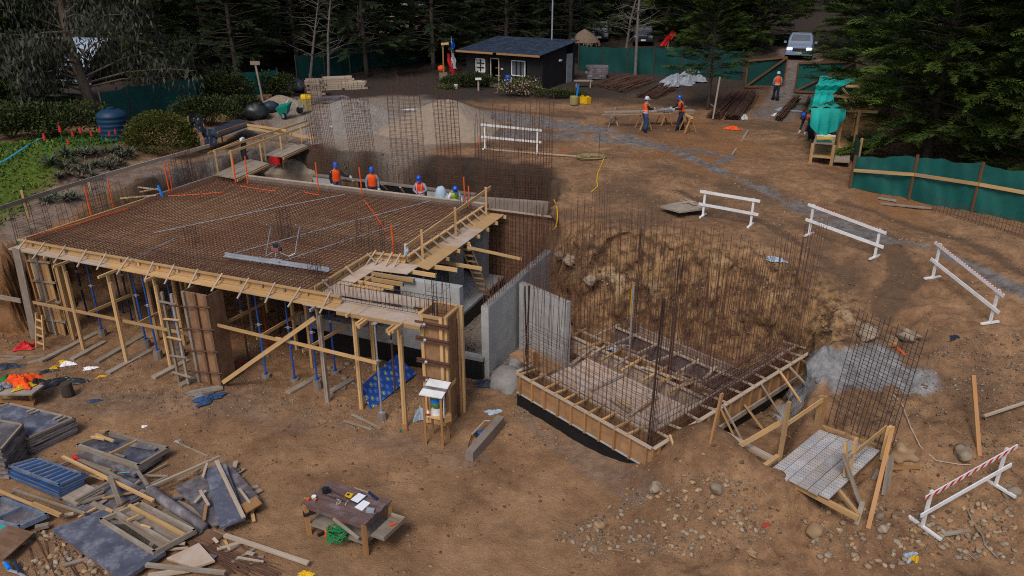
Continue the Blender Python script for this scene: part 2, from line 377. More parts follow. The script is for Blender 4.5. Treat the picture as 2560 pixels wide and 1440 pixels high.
RIM = [P(-200, 790, 1.0), P(-20, 700, 1.8), B(-0.9, -0.3), B(-0.9, 5), B(-0.9, 9.6), P(590, 400, 3.6), P(680, 372, 3.6), P(760, 368, 3.7), P(880, 382, 3.7), P(1000, 388, 3.7),
       P(1200, 408, 3.6), P(1310, 425, 3.5), P(1360, 470, 3.4), P(1372, 545, 3.2), P(1440, 600, 3.2), P(1520, 620, 3.1), P(1620, 640, 2.9), P(1720, 680, 2.6), P(1830, 730, 2.1), P(1930, 790, 1.7), P(2000, 850, 1.2), P(2040, 880, 1.0),
       P(2010, 960, 0.9), P(1985, 1060, 0.6), P(1950, 1130, 0.6), P(2010, 1200, 0.6), P(2090, 1290, 0.3), P(2000, 1330, 0.2), P(1800, 1420, 0), P(1800, 1700, 0), V((-30, 6, 0)), V((-40, 14, 0))]
PIT = [(p.x, p.y) for p in RIM]
TRENCH = [(p.x, p.y) for p in (B(-2.5, 9.7), B(12.5, 9.7), P(1330, 500, 1.9), P(1360, 400, 3.6), P(1000, 350, 3.6), P(500, 350, 3.6))]
MOUNDS = [(P(1735, 1112, .9), 1.12, 1.25), (P(1770, 1265, .2), .4, 1.3), (P(1820, 1190, .5), 0.6, 1.0), (P(1690, 1220, .5), 0.32, .9), (P(1930, 1290, .3), .35, .9), (P(1955, 1212, .9), .55, .75), (P(2045, 1268, .8), .45, .7)]
def height(x, y, fine=True):
    x = np.asarray(x, float); y = np.asarray(y, float)
    U = upper(x, y)
    sd_ = sdpoly(x, y, PIT) + 0.5 * vnoise(x, y, 1.3, 3) + 0.3 * vnoise(x, y, 0.5, 4)
    rt = sstep(1.5, 4.0, x) * sstep(17.5, 19.5, y); sd_ = sd_ + rt * (0.9 * vnoise(x, y, 2.3, 13) + .5 * vnoise(x, y, 1.0, 14)); wd = 0.45 + 0.45 * rt
    m = sstep(1, -1, sd_ / wd)
    L = np.zeros_like(x)
    tr = sstep(0.2, -0.5, sdpoly(x, y, TRENCH)); L = L + 1.85 * tr
    far = np.hypot(x - D(2, 3).x, y - D(2, 3).y)
    for c, hh, s in MOUNDS: L = L + hh * np.exp(-((x - c.x) ** 2 + (y - c.y) ** 2) / (s * s))
    L = L + 0.25 * sstep(0.0, 3.0, y - 20.5) * sstep(2.0, 4.0, x) * (1 - tr)
    z = U * (1 - m) + L * m
    if fine:
        flat = sstep(8, 16, y)
        steep = np.exp(-(sd_ / 1.1) ** 2)
        rough_r = sstep(0.5, 3.0, x - 5.5) * (1 - sstep(17, 24, y)) * (1 - m * 0.7)
        z = z + (0.06 + 0.22 * steep) * vnoise(x, y, 0.9, 5) + (0.05 + 0.22 * steep + 0.16 * rough_r) * vnoise(x, y, 0.42, 6) + (0.032 + 0.10 * steep + 0.09 * rough_r) * vnoise(x, y, 0.19, 7) + (0.012 + .05 * rough_r) * vnoise(x, y, .1, 9) \
            + (0.22 * vnoise(x, y, 4.0, 8) + .22 * vnoise(x, y, 1.9, 15)) * (1 - m) * sstep(60, 45, y)
    return z
def hz(x, y): return float(height(np.array([x]), np.array([y]))[0])
def G(px, py, dz=0.0):
    """where the line of sight of a photo pixel meets the ground"""
    d = ray(px, py)
    t = np.concatenate([np.linspace(8, 30, 440), np.linspace(30.1, 260, 900)])
    x, y, z = d[0] * t, d[1] * t, CAM_H + d[2] * t
    b = z - height(x, y) - dz
    k = np.argmax(b < 0) if (b < 0).any() else len(t) - 1
    if k > 0:
        f = b[k - 1] / (b[k - 1] - b[k] + 1e-9); tt = t[k - 1] + (t[k] - t[k - 1]) * f
    else: tt = t[0]
    return V((d[0] * tt, d[1] * tt, CAM_H + d[2] * tt - dz))
def topz(base, py):
    """level above a base point that shows at photo row py"""
    lo, hi = base.z, base.z + 15
    for _ in range(40):
        mz = (lo + hi) / 2; zz = mz - CAM_H
        dd = base.y * CP - zz * SP; up = base.y * SP + zz * CP
        if 720 - F_PX * up / dd > py: lo = mz
        else: hi = mz
    return lo

def terrain_masks(x, y):
    def line(pts, w, jit=0.5):
        d = np.full(np.shape(x), 1e9)
        for (a, wa), (b, wb) in zip(zip(pts, w), zip(pts[1:], w[1:])):
            ex, ey = b.x - a.x, b.y - a.y
            t = np.clip(((x - a.x) * ex + (y - a.y) * ey) / (ex * ex + ey * ey), 0, 1)
            d = np.minimum(d, np.hypot(x - a.x - ex * t, y - a.y - ey * t) / (wa + (wb - wa) * t))
        return sstep(1.15, 0.75, d + jit * vnoise(x, y, 1.1, 21) + jit * vnoise(x, y, 0.4, 22))
    q = lambda *a: P(*a)
    grey = line([q(1100, 262, 3.8), q(1300, 300, 3.8), q(1500, 330, 3.8), q(1650, 370, 3.7), q(1800, 440, 3.6), q(1960, 505, 3.5), q(2070, 560, 3.4), q(2200, 610, 3.3), q(2330, 640, 3.2), q(2450, 690, 3.1), q(2600, 760, 2.9)],
                [1.1, 1.3, .8, .4, .28, .26, .55, .42, .2, .2, .3], .7)
    grey = np.maximum(grey, line([q(1230, 330, 3.8), q(1560, 350, 3.8), q(1740, 380, 3.7), q(1830, 400, 3.7), q(1800, 420, 3.6)], [.9, .5, .35, .3, .25]))
    grey = np.maximum(grey, 0.8 * line([q(2000, 130, 5.5), q(1985, 235, 3.9), q(1930, 290, 3.8)], [1.7, 1.5, 1.3], .25))
    grey = np.maximum(grey, 0.55 * line([q(0, 575, 3.1), q(200, 480, 3.4), q(420, 410, 3.7), q(620, 370, 3.7), q(740, 330, 3.7)], [1.2, 1.0, 1.0, 1.0, .8], .3))
    grey = np.maximum(grey, 0.22 * line([q(560, 1000, 0), q(900, 1090, 0), q(1180, 1150, 0)], [.8, .5, .45]))
    grey = np.maximum(grey, 0.35 * line([q(1330, 1040, 0), q(1600, 1260, 0)], [.55, .35], .3))
    grey = np.maximum(grey, 0.22 * line([q(120, 1000, 0), q(420, 1010, 0), q(640, 980, 0)], [.9, .6, .4]))
    grey = grey * sstep(-.62, -.2, vnoise(x, y, 1.3, 27) + .5 * vnoise(x, y, .5, 28))
    pale = line([q(1990, 960, 1.0), q(2080, 930, 1.7), q(2200, 920, 1.8), q(2300, 950, 1.8)], [.5, .75, .75, .45], .35)
    pale = np.maximum(pale, 0.8 * line([q(2010, 1010, .8), q(2040, 930, 1.4), q(2050, 900, 1.6)], [.5, .4, .3], .3))
    rock = sstep(1.5, 0.2, np.abs(sdpoly(x, y, PIT) - 0.1)) * sstep(1.5, 3.0, x) * sstep(16.5, 18.5, y) * sstep(27, 24, y)
    green = sstep(0.6, -0.4, sdpoly(x, y, [(p.x, p.y) for p in (P(-60, 560, 3.4), P(60, 505, 3.4), P(180, 450, 3.5), P(230, 420, 3.7), P(330, 370, 3.9), P(330, 335, 4), P(180, 330, 4.3), P(-40, 360, 4.2))]) + 0.8 * vnoise(x, y, .9, 31))
    gravel = np.zeros_like(x)
    gravel = np.maximum(gravel, sstep(0.3, -0.4, sdpoly(x, y, [(p.x, p.y) for p in (B(12.9, 3.4), B(16.3, 2.9), B(16.8, 7), B(13.2, 9))])))
    gravel = np.maximum(gravel, .8 * sstep(1.0, -0.6, sdpoly(x, y, [(p.x, p.y) for p in (P(560, 330, 3.7), P(760, 250, 3.7), P(1050, 245, 3.7), P(1250, 330, 3.7), P(1000, 390, 3.7), P(740, 350, 3.7))]) + vnoise(x, y, .9, 33)))
    wet = sstep(0.0, 0.4, vnoise(x, y, 2.6, 41) + .5 * vnoise(x, y, .8, 42)) * 0.75
    wet = np.maximum(wet, .9 * sstep(1.3, .5, np.abs(sdpoly(x, y, PIT))) * sstep(27, 29, y)); rut = np.zeros_like(x)  # cut faces behind the slab get the dark tone too
    for pts, w in (([q(960, 160, 3.9), q(1000, 215, 3.8), q(1180, 262, 3.8), q(1450, 300, 3.8)], .35), ([q(1020, 150, 3.9), q(1070, 215, 3.8), q(1200, 250, 3.8)], .3), ([q(1700, 480, 3.6), q(1900, 560, 3.4), q(2150, 700, 3)], .22), ([q(2230, 640, 3.1), q(2260, 720, 2.7), q(2200, 800, 2.2)], .45), ([q(2100, 510, 3.6), q(2300, 570, 3.5), q(2560, 690, 3.2)], .2)): rut = np.maximum(rut, line(pts, [w] * len(pts), .6))
    wet = np.maximum(wet, .95 * rut)
    litter = sstep(45, 52, y + 4 * vnoise(x, y, 3, 44)) * (1 - grey)
    yard = sstep(20, 16, y) * sstep(5, 1, x); wet = wet * (1 - .6 * yard)
    litter = np.maximum(litter, .85 * sstep(1.2, .5, np.abs(sdpoly(x, y, PIT))) * sstep(28, 31, y) * sstep(37.5, 36, y))  # cut faces behind the slab darkened again with the litter colours
    red = sstep(.0, .35, vnoise(x, y, 5.5, 81) + .6 * vnoise(x, y, 1.8, 82)) * sstep(19, 24, y)
    return dict(mred=red, mrough=.58 - .3 * yard, mgrey=grey, mpale=pale, mrock=rock, mgreen=green, mgravel=gravel, mwet=wet, mdark=litter)

def soil_material():
    m = bpy.data.materials.new("soil"); m.use_nodes = True; n, l = m.node_tree.nodes, m.node_tree.links
    bs = n["Principled BSDF"]; bs.inputs["Roughness"].default_value = 0.95; bs.inputs["Specular IOR Level"].default_value = 0.15
    ge = n.new("ShaderNodeNewGeometry")
    def noise(sc, det=6, ro=0.65):
        z = n.new("ShaderNodeTexNoise"); z.inputs["Scale"].default_value = sc; z.inputs["Detail"].default_value = det; z.inputs["Roughness"].default_value = ro
        l.new(ge.outputs["Position"], z.inputs["Vector"]); return z.outputs[0]
    def ramp(f, a, b, ca_, cb_):
        r = n.new("ShaderNodeValToRGB"); r.color_ramp.elements[0].position = a; r.color_ramp.elements[1].position = b
        r.color_ramp.elements[0].color = (*ca_, 1); r.color_ramp.elements[1].color = (*cb_, 1); l.new(f, r.inputs[0]); return r.outputs[0]
    def mix(f, a, b, mode='MIX'):
        x = n.new("ShaderNodeMix"); x.data_type = 'RGBA'; x.blend_type = mode
        if isinstance(f, float): x.inputs[0].default_value = f
        else: l.new(f, x.inputs[0])
        for s_, i in ((a, 6), (b, 7)):
            if isinstance(s_, tuple): x.inputs[i].default_value = (*s_, 1)
            else: l.new(s_, x.inputs[i])
        return x.outputs[2]
    def att(nm):
        a = n.new("ShaderNodeAttribute"); a.attribute_name = nm; return a.outputs["Fac"]
    n1, n2, n3 = noise(0.55), noise(3.2, 8, .7), noise(22, 4, .7)
    base = mix(ramp(n1, .35, .65, (0, 0, 0), (1, 1, 1)), (0.225, 0.122, 0.064), (0.405, 0.235, 0.124))
    base = mix(ramp(n2, .36, .64, (0, 0, 0), (1, 1, 1)), mix(att("mrough"), base, (0.085, 0.045, 0.026), 'MIX'), base)
    base = mix(att("mred"), base, mix(n2, (0.13, 0.062, 0.030), (0.33, 0.165, 0.072)))
    speck = ramp(n3, .62, .70, (0, 0, 0), (.55, .55, .55))
    base = mix(speck, base, (0.50, 0.39, 0.28))
    base = mix(att("mwet"), base, mix(n2, (0.075, 0.046, 0.03), (0.17, 0.105, 0.062)))
    base = mix(att("mdark"), base, mix(n2, (0.022, 0.017, 0.014), (0.075, 0.054, 0.042)))
    rk = mix(ramp(n2, .40, .58, (0, 0, 0), (1, 1, 1)), (0.085, 0.05, 0.031), (0.35, 0.205, 0.095))
    n5 = noise(.8, 8, .7); n6 = noise(1.3, 8, .7)
    rk = mix(ramp(n5, .58, .66, (0, 0, 0), (.7, .7, .7)), rk, (0.46, 0.36, 0.23))
    rk = mix(ramp(n6, .60, .68, (0, 0, 0), (.75, .75, .75)), rk, (0.19, 0.175, 0.16))
    base = mix(att("mrock"), base, rk)
    gv = mix(ramp(noise(34, 3, .8), .40, .60, (0, 0, 0), (1, 1, 1)), (0.115, 0.09, 0.075), (0.40, 0.335, 0.27))
    base = mix(att("mgravel"), base, gv)
    gy = mix(ramp(n2, .35, .65, (0, 0, 0), (1, 1, 1)), (0.10, 0.084, 0.075), (0.225, 0.20, 0.19))
    base = mix(att("mgrey"), base, gy)
    base = mix(att("mpale"), base, mix(ramp(n2, .35, .65, (0, 0, 0), (1, 1, 1)), (0.16, 0.155, 0.155), (0.36, 0.35, 0.35)))
    base = mix(att("mgreen"), base, mix(n2, (0.05, 0.085, 0.012), (0.10, 0.14, 0.02)))
    l.new(base, bs.inputs["Base Color"])
    bp = n.new("ShaderNodeBump"); bp.inputs["Strength"].default_value = 0.9; bp.inputs["Distance"].default_value = 0.06
    hm = n.new("ShaderNodeMath"); hm.operation = 'MULTIPLY_ADD'; hm.inputs[1].default_value = 0.6
    l.new(n3, hm.inputs[0]); l.new(n2, hm.inputs[2]); l.new(hm.outputs[0], bp.inputs["Height"]); l.new(bp.outputs[0], bs.inputs["Normal"])
    return m
soil = soil_material()
def build_ground():
    ys = [5.0]
    while ys[-1] < 420: ys.append(ys[-1] + (0.045 if 18 < ys[-1] < 25.5 else max(0.055, (ys[-1] + 3) * (0.0052 if ys[-1] < 70 else 0.03))))
    ys = np.array(ys); nx = 520; a = np.linspace(-1, 1, nx); a = np.sign(a) * (0.78 * np.abs(a) + 0.42 * np.abs(a) ** 4)
    X = a[None, :] * (ys[:, None] + 6); Y = np.repeat(ys[:, None], nx, 1)
    Z = np.concatenate([height(X[i:i + 40].ravel(), Y[i:i + 40].ravel()).reshape(-1, nx) for i in range(0, len(ys), 40)], 0)
    ny = len(ys); idx = np.arange(ny * nx).reshape(ny, nx)
    q = np.stack([idx[:-1, :-1], idx[:-1, 1:], idx[1:, 1:], idx[1:, :-1]], -1).reshape(-1, 4)
    vs = np.stack([X.ravel(), Y.ravel(), Z.ravel()], 1)
    mk = terrain_masks(X.ravel(), Y.ravel())
    gy = np.gradient(Z, axis=0) / np.gradient(Y, axis=0); gx = np.gradient(Z, axis=1) / np.gradient(X, axis=1); gm = np.hypot(gx, gy) + 1e-6
    k = .75 * sstep(.7, 2.0, gm) * ((Y > 17) & (Y < 38)); a_ = X - .3 * Y
    n = .55 * vnoise(a_, Z * 1.5, .75, 71) + .35 * vnoise(a_, Z * 1.3, .34, 72) + .2 * vnoise(a_, Z, .15, 73)
    vs[:, 0] -= (k * n * gx / gm).ravel(); vs[:, 1] -= (k * n * gy / gm).ravel(); vs[:, 2] += (k * .12 * vnoise(a_, Z, .3, 74)).ravel()
    me = npmesh("ground", vs, q, soil, smooth=True, extra=mk)
    o = bpy.data.objects.new("ground", me); COL.objects.link(o); tag(o, "bare brown earth of the building site with tracks and slurry", None, None, "structure")
build_ground()
# ---------------------------------------------------------------- the slab under formwork
def toB(p):
    x, y = p[0] + 16.38, p[1] - 23.44
    return (x * BC + y * BS, -x * BS + y * BC)
def PVv(px, py, v):
    """photo pixel on the vertical plane v of the slab frame"""
    d = ray(px, py)
    a = -d[0] * BS + d[1] * BC; b = -(0 + 16.38) * BS + (0 - 23.44) * BC
    t = (v - b) / a
    return V((d[0] * t, d[1] * t, CAM_H + d[2] * t))
ORD = ["first", "second", "third", "fourth", "fifth", "sixth", "seventh", "eighth", "ninth", "tenth", "eleventh", "twelfth", "thirteenth", "fourteenth", "fifteenth", "sixteenth", "seventeenth", "eighteenth", "nineteenth", "twentieth"]
ZD = 3.12
# deck sheets
deck = thing("slab_formwork", "large timber slab formwork with plywood deck and long front fascia", "formwork", B(6, 4, ZD))
us = np.arange(0, 12.7, 2.44); vs_ = np.arange(0, 9.2, 1.22)
for i, u0 in enumerate(us):
    for j, v0 in enumerate(vs_):
        u1, v1 = min(u0 + 2.43, 12.7), min(v0 + 1.21, 9.2)
        if u1 > 11.5 and v0 < 3.3:
            if u0 >= 11.5: continue
            u1 = 11.5
        m = MB(); z = ZD + R.uniform(-.003, .003)
        m.prism([B(u0, v0, z), B(u1, v0, z), B(u1, v1, z), B(u0, v1, z)], 0.018)
        part("deck_sheet", m, deckm, deck)
for v in np.arange(0.25, 9.2, 0.61):     # joists under the deck
    m = MB(); m.beam(B(0.0, v, ZD - .08), B(12.6 if v > 3.3 else 11.4, v, ZD - .08), .06, .11); part("joist", m, wood, deck)
# front fascia
def fascia_run(p0, p1, out, rail=True, brace_n=0, lip=0.36, mat=wood, parent=deck, off=0.35, blen=0.5):
    p0, p1, out = V(p0), V(p1), V(out); d = (p1 - p0); L = d.length; d /= L; Z = V((0, 0, 1))
    m = MB(); m.beam(p0 + Z * .09, p1 + Z * .09, .025, .19); part("side_board", m, mat, parent)
    m = MB(); m.beam(p0 + out * .055 + Z * .20, p1 + out * .055 + Z * .20, .09, .045); part("top_rail", m, mat, parent)
    m = MB(); m.beam(p0 + out * .05 + Z * .01, p1 + out * .05 + Z * .01, .05, .05); part("bottom_rail", m, mat, parent)
    k = 0.6
    while k < L - .2:
        m = MB(); m.beam(p0 + d * k + out * .055 + Z * .03, p0 + d * k + out * .055 + Z * .18, .05, .06, up=d); part("stud", m, R.choice((mat, wood_p, wood_g)), parent); k += 0.78
    if lip:
        n = max(1, int(L / 3.4)); 
        for i in range(n):
            a = p0 + d * (L * i / n) - d * .12 * (i == 0); b = p0 + d * (L * (i + 1) / n - .006)
            m = MB(); m.beam(a + out * (lip / 2 + .02) - Z * .045, b + out * (lip / 2 + .02) - Z * .045, lip, .04); part("shelf_board", m, R.choice((mat, mat, wood_p)), parent)
    for i in range(brace_n):
        q = p0 + d * (off + (L - 2 * off) * i / max(1, brace_n - 1) + R.uniform(-.06, .06))
        sl = R.uniform(-.10, .02)
        m = MB(); m.beam(q + out * .03 + Z * .27, q + d * sl + out * (blen + R.uniform(-.03, .05)) - Z * R.uniform(.14, .2), .035, .045, up=d); part("brace_lath", m, wood_p, parent)
o_ = -(B(0, 1) - B(0, 0))
fascia_run(B(0.0, 0.0, ZD), B(12.62, 0.0, ZD), o_, brace_n=14)
m = MB(); m.beam(B(0, .0, ZD + .1), B(0, .03, ZD + .1), .26, .2); part("end_cap", m, gtip, deck)
# walkway along the right-hand edge
e_ = (B(1, 0) - B(0, 0))
fascia_run(B(12.72, 3.45, ZD), B(12.72, 9.2, ZD), e_, brace_n=10, lip=0, off=.4, blen=.62)
for i in range(3):
    m = MB(); a, b = 3.42 + i * 1.95, 3.42 + (i + 1) * 1.95 - .01
    z = ZD - .035; m.prism([B(12.78, a, z), B(13.62, a - (0.25 if i == 0 else 0), z), B(13.62, b, z), B(12.78, b, z)], .025); part("walkway_board", m, ply_w if i == 1 else wood, deck)
for v in np.arange(3.6, 9.3, .8):
    m = MB(); m.beam(B(12.3, v, ZD - .12), B(13.72, v, ZD - .12), .05, .12); part("walkway_joist", m, wood, deck)
# the notch at the stair opening
fascia_run(B(11.52, 0.3, ZD), B(11.52, 3.3, ZD), e_, brace_n=3, lip=0, blen=.55)
fascia_run(B(11.55, 3.32, ZD), B(12.7, 3.42, ZD), o_, brace_n=4, lip=0, off=.15, blen=.75)
m = MB(); z = ZD - .03
m.prism([B(11.56, 1.1, z), B(12.1, 1.1, z), B(12.1, 2.5, z), B(13.2, 2.6, z), B(13.2, 3.38, z), B(11.56, 3.28, z)], .02); part("landing_board", m, ply_w, deck)
m = MB(); m.prism([B(11.56, .42, z), B(15.0, .62, z), B(15.0, 1.15, z), B(11.56, 1.08, z)], .02); part("landing_board", m, ply_w, deck)
for k, (v, u0, u1) in enumerate([(1.3, 11.7, 13.15), (1.62, 11.65, 13.3), (1.98, 11.7, 13.4), (2.36, 11.75, 13.55), (2.95, 12.2, 14.0), (3.6, 12.9, 14.4)]):
    m = MB(); m.beam(B(u0, v, ZD - .1), B(u1, v, ZD - .1), .07, .12); j = part("cross_joist", m, wood, deck)
    m = MB(); m.beam(B(u1 + .001, v, ZD - .1), B(u1 + .013, v, ZD - .1), .072, .122); part("painted_end", m, gtip, j)
# plank walkway over the stair opening, front
for i, (u0, u1) in enumerate([(11.6, 13.4), (13.41, 15.28)]):
    m = MB(); z = ZD - .035; m.prism([B(u0, -.42, z), B(u1, -.42, z), B(u1, .38, z), B(u0, .38, z)], .03); part("shelf_board", m, ply_w, deck)
m = MB(); m.beam(B(12.7, -.40, ZD - .11), B(15.26, -.40, ZD - .11), .05, .11); part("edge_joist", m, wood, deck)
# handrail on the right-hand edge
rail = thing("edge_handrail", "single plank handrail on three posts along the slab walkway", "handrail", B(13.0, 6, ZD))
for v, zt in ((3.9, .95), (6.3, 1.0), (8.9, 1.05)):
    m = MB(); m.beam(B(13.02, v, ZD - (.9 if v < 7 else .3)), B(13.02, v, ZD + zt), .09, .07); part("post", m, wood, rail)
m = MB(); m.beam(B(12.96, 3.0, ZD + .66), B(12.96, 9.5, ZD + .88), .035, .14); part("handrail_board", m, wood, rail)
m = MB(); m.tube([B(12.9, 3.1, ZD + .74), B(12.96, 3.05, ZD + .52), B(12.9, 3.0, ZD + .35)], [.05, .08, .03], 7); part("tied_rag", m, bag_w, rail)

# reinforcement on the deck
def bars(m, plist, r=.0092, n=4):
    for a, b in plist: m.tube([a, b], r, n, caps=False)
m = MB(); J = lambda s=.01: R.uniform(-s, s)
for z in (ZD + .05, ZD + .17):
    for v in np.arange(.12, 9.15, .15):
        u1 = 12.6 if v > 3.3 else 11.4
        bars(m, [(B(.08, v + J(.02), z), B(u1, v + J(.02), z))])
    for u in np.arange(.12, 12.6, .15):
        v0 = .1 if u < 11.4 else 3.4
        bars(m, [(B(u + J(.02), v0, z + .014), B(u + J(.02), 9.15, z + .014))])
mat_o = solo("slab_reinforcement", m, rust, "dense rusty bar mat lying over the whole slab deck", "rebar mat")
# beam cages
def cage(u0, u1, v0, v1, z0, z1, step=.15):
    m = MB()
    for v in (v0, v1):
        for z in (z0, z1): bars(m, [(B(u0, v, z), B(u1, v, z))], .009)
    for u in np.arange(u0 + .05, u1, step):
        jj = J(.02); m.tube([B(u + jj, v0, z0), B(u + jj + J(.02), v0, z1), B(u + jj + J(.02), v1, z1), B(u + jj, v1, z0)], .006, 4, caps=False)
    return m
solo("beam_cage", cage(.2, 11.3, .10, .34, ZD + .04, ZD + .48), rust_d, "long rusty beam cage along the front edge of the slab", "rebar cage")
solo("beam_cage", cage(11.6, 15.6, .05, .28, ZD + .06, ZD + .52, .13), rust_d, "open beam cage bridging the stair opening at the front", "rebar cage")
solo("beam_cage", cage(7.2, 12.4, 3.5, 3.75, ZD + .04, ZD + .44), rust_d, "beam cage across the middle of the slab towards the walkway", "rebar cage")
def starters(pts, h, lean=(0, 0), r=.009, ties=0):
    m = MB(); 
    for p in pts: m.tube([p, V(p) + V((J(.04) + lean[0] * h, J(.04) + lean[1] * h, h * R.uniform(.93, 1.03)))], r, 4, caps=False)
    for k in range(ties):
        z = h * (k + .6) / (ties + .4); q = [V(p) + V((lean[0] * z, lean[1] * z, z)) for p in pts]
        m.tube(q + [q[0]], .006, 4, caps=False)
    return m
def rect_pts(u, v, du, dv, z, nu=3, nv=3):
    o = []
    for i in range(nu): o.append(B(u + du * i / (nu - 1), v, z))
    for j in range(1, nv): o.append(B(u + du, v + dv * j / (nv - 1), z))
    for i in range(nu - 2, -1, -1): o.append(B(u + du * i / (nu - 1), v + dv, z))
    for j in range(nv - 2, 0, -1): o.append(B(u, v + dv * j / (nv - 1), z))
    return o
for (u, v, du, dv, h, lab, tz) in [(7.7, 3.6, .3, .3, 1.1, "column starter bars rising from the middle of the slab mat", 3), (10.6, 3.9, .9, .25, 1.0, "wall starter bars beside the orange stake near the walkway", 4),
                                (10.9, .9, .25, .25, .75, "low starter bars at the right end of the silver screed", 2), (5.1, 2.1, .25, .25, .65, "short starter bars on the front left part of the mat", 2),
                                (12.2, 8.2, .3, .5, .95, "column starter bars at the back right corner of the slab", 3), (15.3, -.05, .42, .55, 1.1, "starter bars standing in the corner column form", 3),
                                (-.45, .15, .25, 1.2, 1.25, "thick bundle of bars at the front left corner of the slab", 5)]:
    solo("column_starter_bars", starters(rect_pts(u, v, du, dv, ZD - .2), h + .2, ties=tz), rust_d, lab, "rebar cage")
m = MB()
for v in np.arange(1.6, 9.3, .2): m.tube([B(-.12 + J(.03), v, ZD - .3), B(-.14 + J(.06), v + J(.05), ZD + R.uniform(.75, 1.15))], .0075, 4, caps=False)
for z in (.1, .35): bars(m, [(B(-.12, 1.6, ZD + z), B(-.12, 9.3, ZD + z))], .006)
solo("wall_starter_bars", m, rust_d, "row of thin wall bars along the left edge of the slab", "rebar")
for (v, du, h, lab) in [(3.3, .5, 1.5, "tall narrow bar cage at the left slab edge"), (7.4, .8, 1.75, "tall bar mesh by the far left slab edge")]:
    solo("column_starter_bars", starters(rect_pts(-.6, v, .3, du, ZD - .3, 3, 4), h, ties=6, r=.008), rust_d, lab, "rebar cage")
# conduits
for i, (a, b) in enumerate([((385, 582), (862, 486)), ((590, 632), (1078, 502)), ((700, 655), (1000, 560)), ((325, 655), (445, 592))]):
    m = MB(); m.tube([P(*a, ZD + .21), P((a[0] + b[0]) / 2, (a[1] + b[1]) / 2 - 2, ZD + .22), P(*b, ZD + .21)], .018, 5)
    solo("grey_conduit", m, galv, ["grey conduit across the left half of the bar mat", "grey conduit across the right half of the bar mat", "short grey conduit near the walkway on the mat", "short grey conduit near the front left of the mat"][i], "conduit", "grey conduits on the slab")
for i, (a, b) in enumerate([((75, 591), (318, 521)), ((600, 465), (690, 478)), ((420, 490), (560, 480)), ((910, 500), (965, 580)), ((760, 480), (800, 488))]):
    m = MB(); m.tube([P(*a, ZD + .22), P((a[0] + b[0]) / 2 + 3, (a[1] + b[1]) / 2 + 1, ZD + .23), P(*b, ZD + .22)], .016, 5)
    solo("orange_conduit", m, orange, ["long orange conduit along the left slab edge", "orange conduit by the back edge of the mat", "faint orange conduit in the far left mat corner", "sagging orange conduit near the middle of the mat", "short orange conduit near the second worker"][i], "conduit", "orange conduits on the slab")
stk = [((228, 540), 467), ((284, 523), 450), ((424, 482), 407), ((431, 480), 409), ((590, 460), 386), ((620, 462), 390), ((797, 480), 406), ((906, 490), 418), ((1164, 522), 442), ((1172, 520), 465), ((985, 636), 562)]
stl = ["leftmost orange conduit stub on the left slab edge", "second orange stub along the left slab edge", "left one of the orange stub pair by the blue tube", "right one of the orange stub pair by the blue tube", "orange stub at the back left corner, left of its neighbour",
       "orange stub beside the plank bridge foot", "orange stub left of the first worker", "orange stub left of the second worker", "tallest orange stub near the back right corner", "shorter orange stub near the back right corner", "single orange stub near the stair opening"]
for ((x, y), t), lab in zip(stk, stl):
    b = P(x, y, ZD + .1); h = topz(b, t) - b.z
    m = MB(); m.tube([b, b + V((J(.05), J(.03), h))], .026, 6); solo("orange_stub", m, orange, lab, "conduit", "orange conduit stubs standing on the slab")
m = MB(); b = P(407, 494, ZD + .1); m.tube([b, b + V((-.12, .05, .5))], .05, 8); solo("blue_tube", m, bluep, "short bright blue tube standing on the left slab edge", "tube")
# edge boards and back kerb
for i, (a, b, w, h, mt, lab, nm) in enumerate([(B(-.02, .1, ZD + .09), B(-.02, 5.2, ZD + .09), .05, .2, wood, "pale side board on the near half of the left slab edge", "edge_board"), (B(-.02, 5.22, ZD + .1), B(-.02, 9.3, ZD + .1), .06, .22, wood_g, "grey side board on the far half of the left slab edge", "edge_board"),
                               (B(.2, 9.36, ZD + .12), B(12.9, 9.32, ZD + .12), .2, .3, conc_d, "low concrete kerb along the back edge of the slab", "slab_kerb"), (B(.2, 9.36, ZD + .284), B(12.9, 9.32, ZD + .284), .12, .025, wood_p, "white lath capping the back kerb of the slab", "edge_board")]):
    m = MB(); m.beam(a, b, w, h); solo(nm, m, mt, lab, "board" if "board" in nm else "kerb")
# vibrating screed
b0, b1 = P(560, 640, ZD + .24), P(822, 678, ZD + .24)
scr = thing("vibrating_screed", "vibrating screed with silver blade, engine and two bent handles on the mat", "screed", P(690, 655, ZD + .2))
m = MB(); m.beam(b0, b1, .10, .02); m.beam(b0 + V((0, .09, .04)), b1 + V((0, .09, .04)), .02, .10); part("blade", m, galv, scr)
c = P(690, 652, ZD + .28)
m = MB(); m.box(c, (.34, .2, .06), _a); part("base_plate", m, galv, scr)
m = MB(); m.lathe(c + V((0, .05, .12)), [(.02, 0), (.02, .3)], 8); part("shaft", m, galv, scr)
e = P(686, 617, ZD + .62)
e = V((c.x, c.y + .1, ZD + .62))
m = MB(); m.box(e, (.15, .16, .12), .3); m.lathe(e + V((-.10, 0, 0)), [(.09, 0), (.1, .03), (.08, .07)], 10, axis=(1, 0, 0)); en = part("engine", m, M("dusty red", (.30, .12, .11), .7), scr)
m = MB(); m.box(e + V((.02, 0, .12)), (.16, .14, .08), .3); m.lathe(e + V((.12, .0, .0)), [(.07, 0), (.06, .06)], 8, axis=(1, 0, 0)); part("engine_cover", m, navy_c, en)
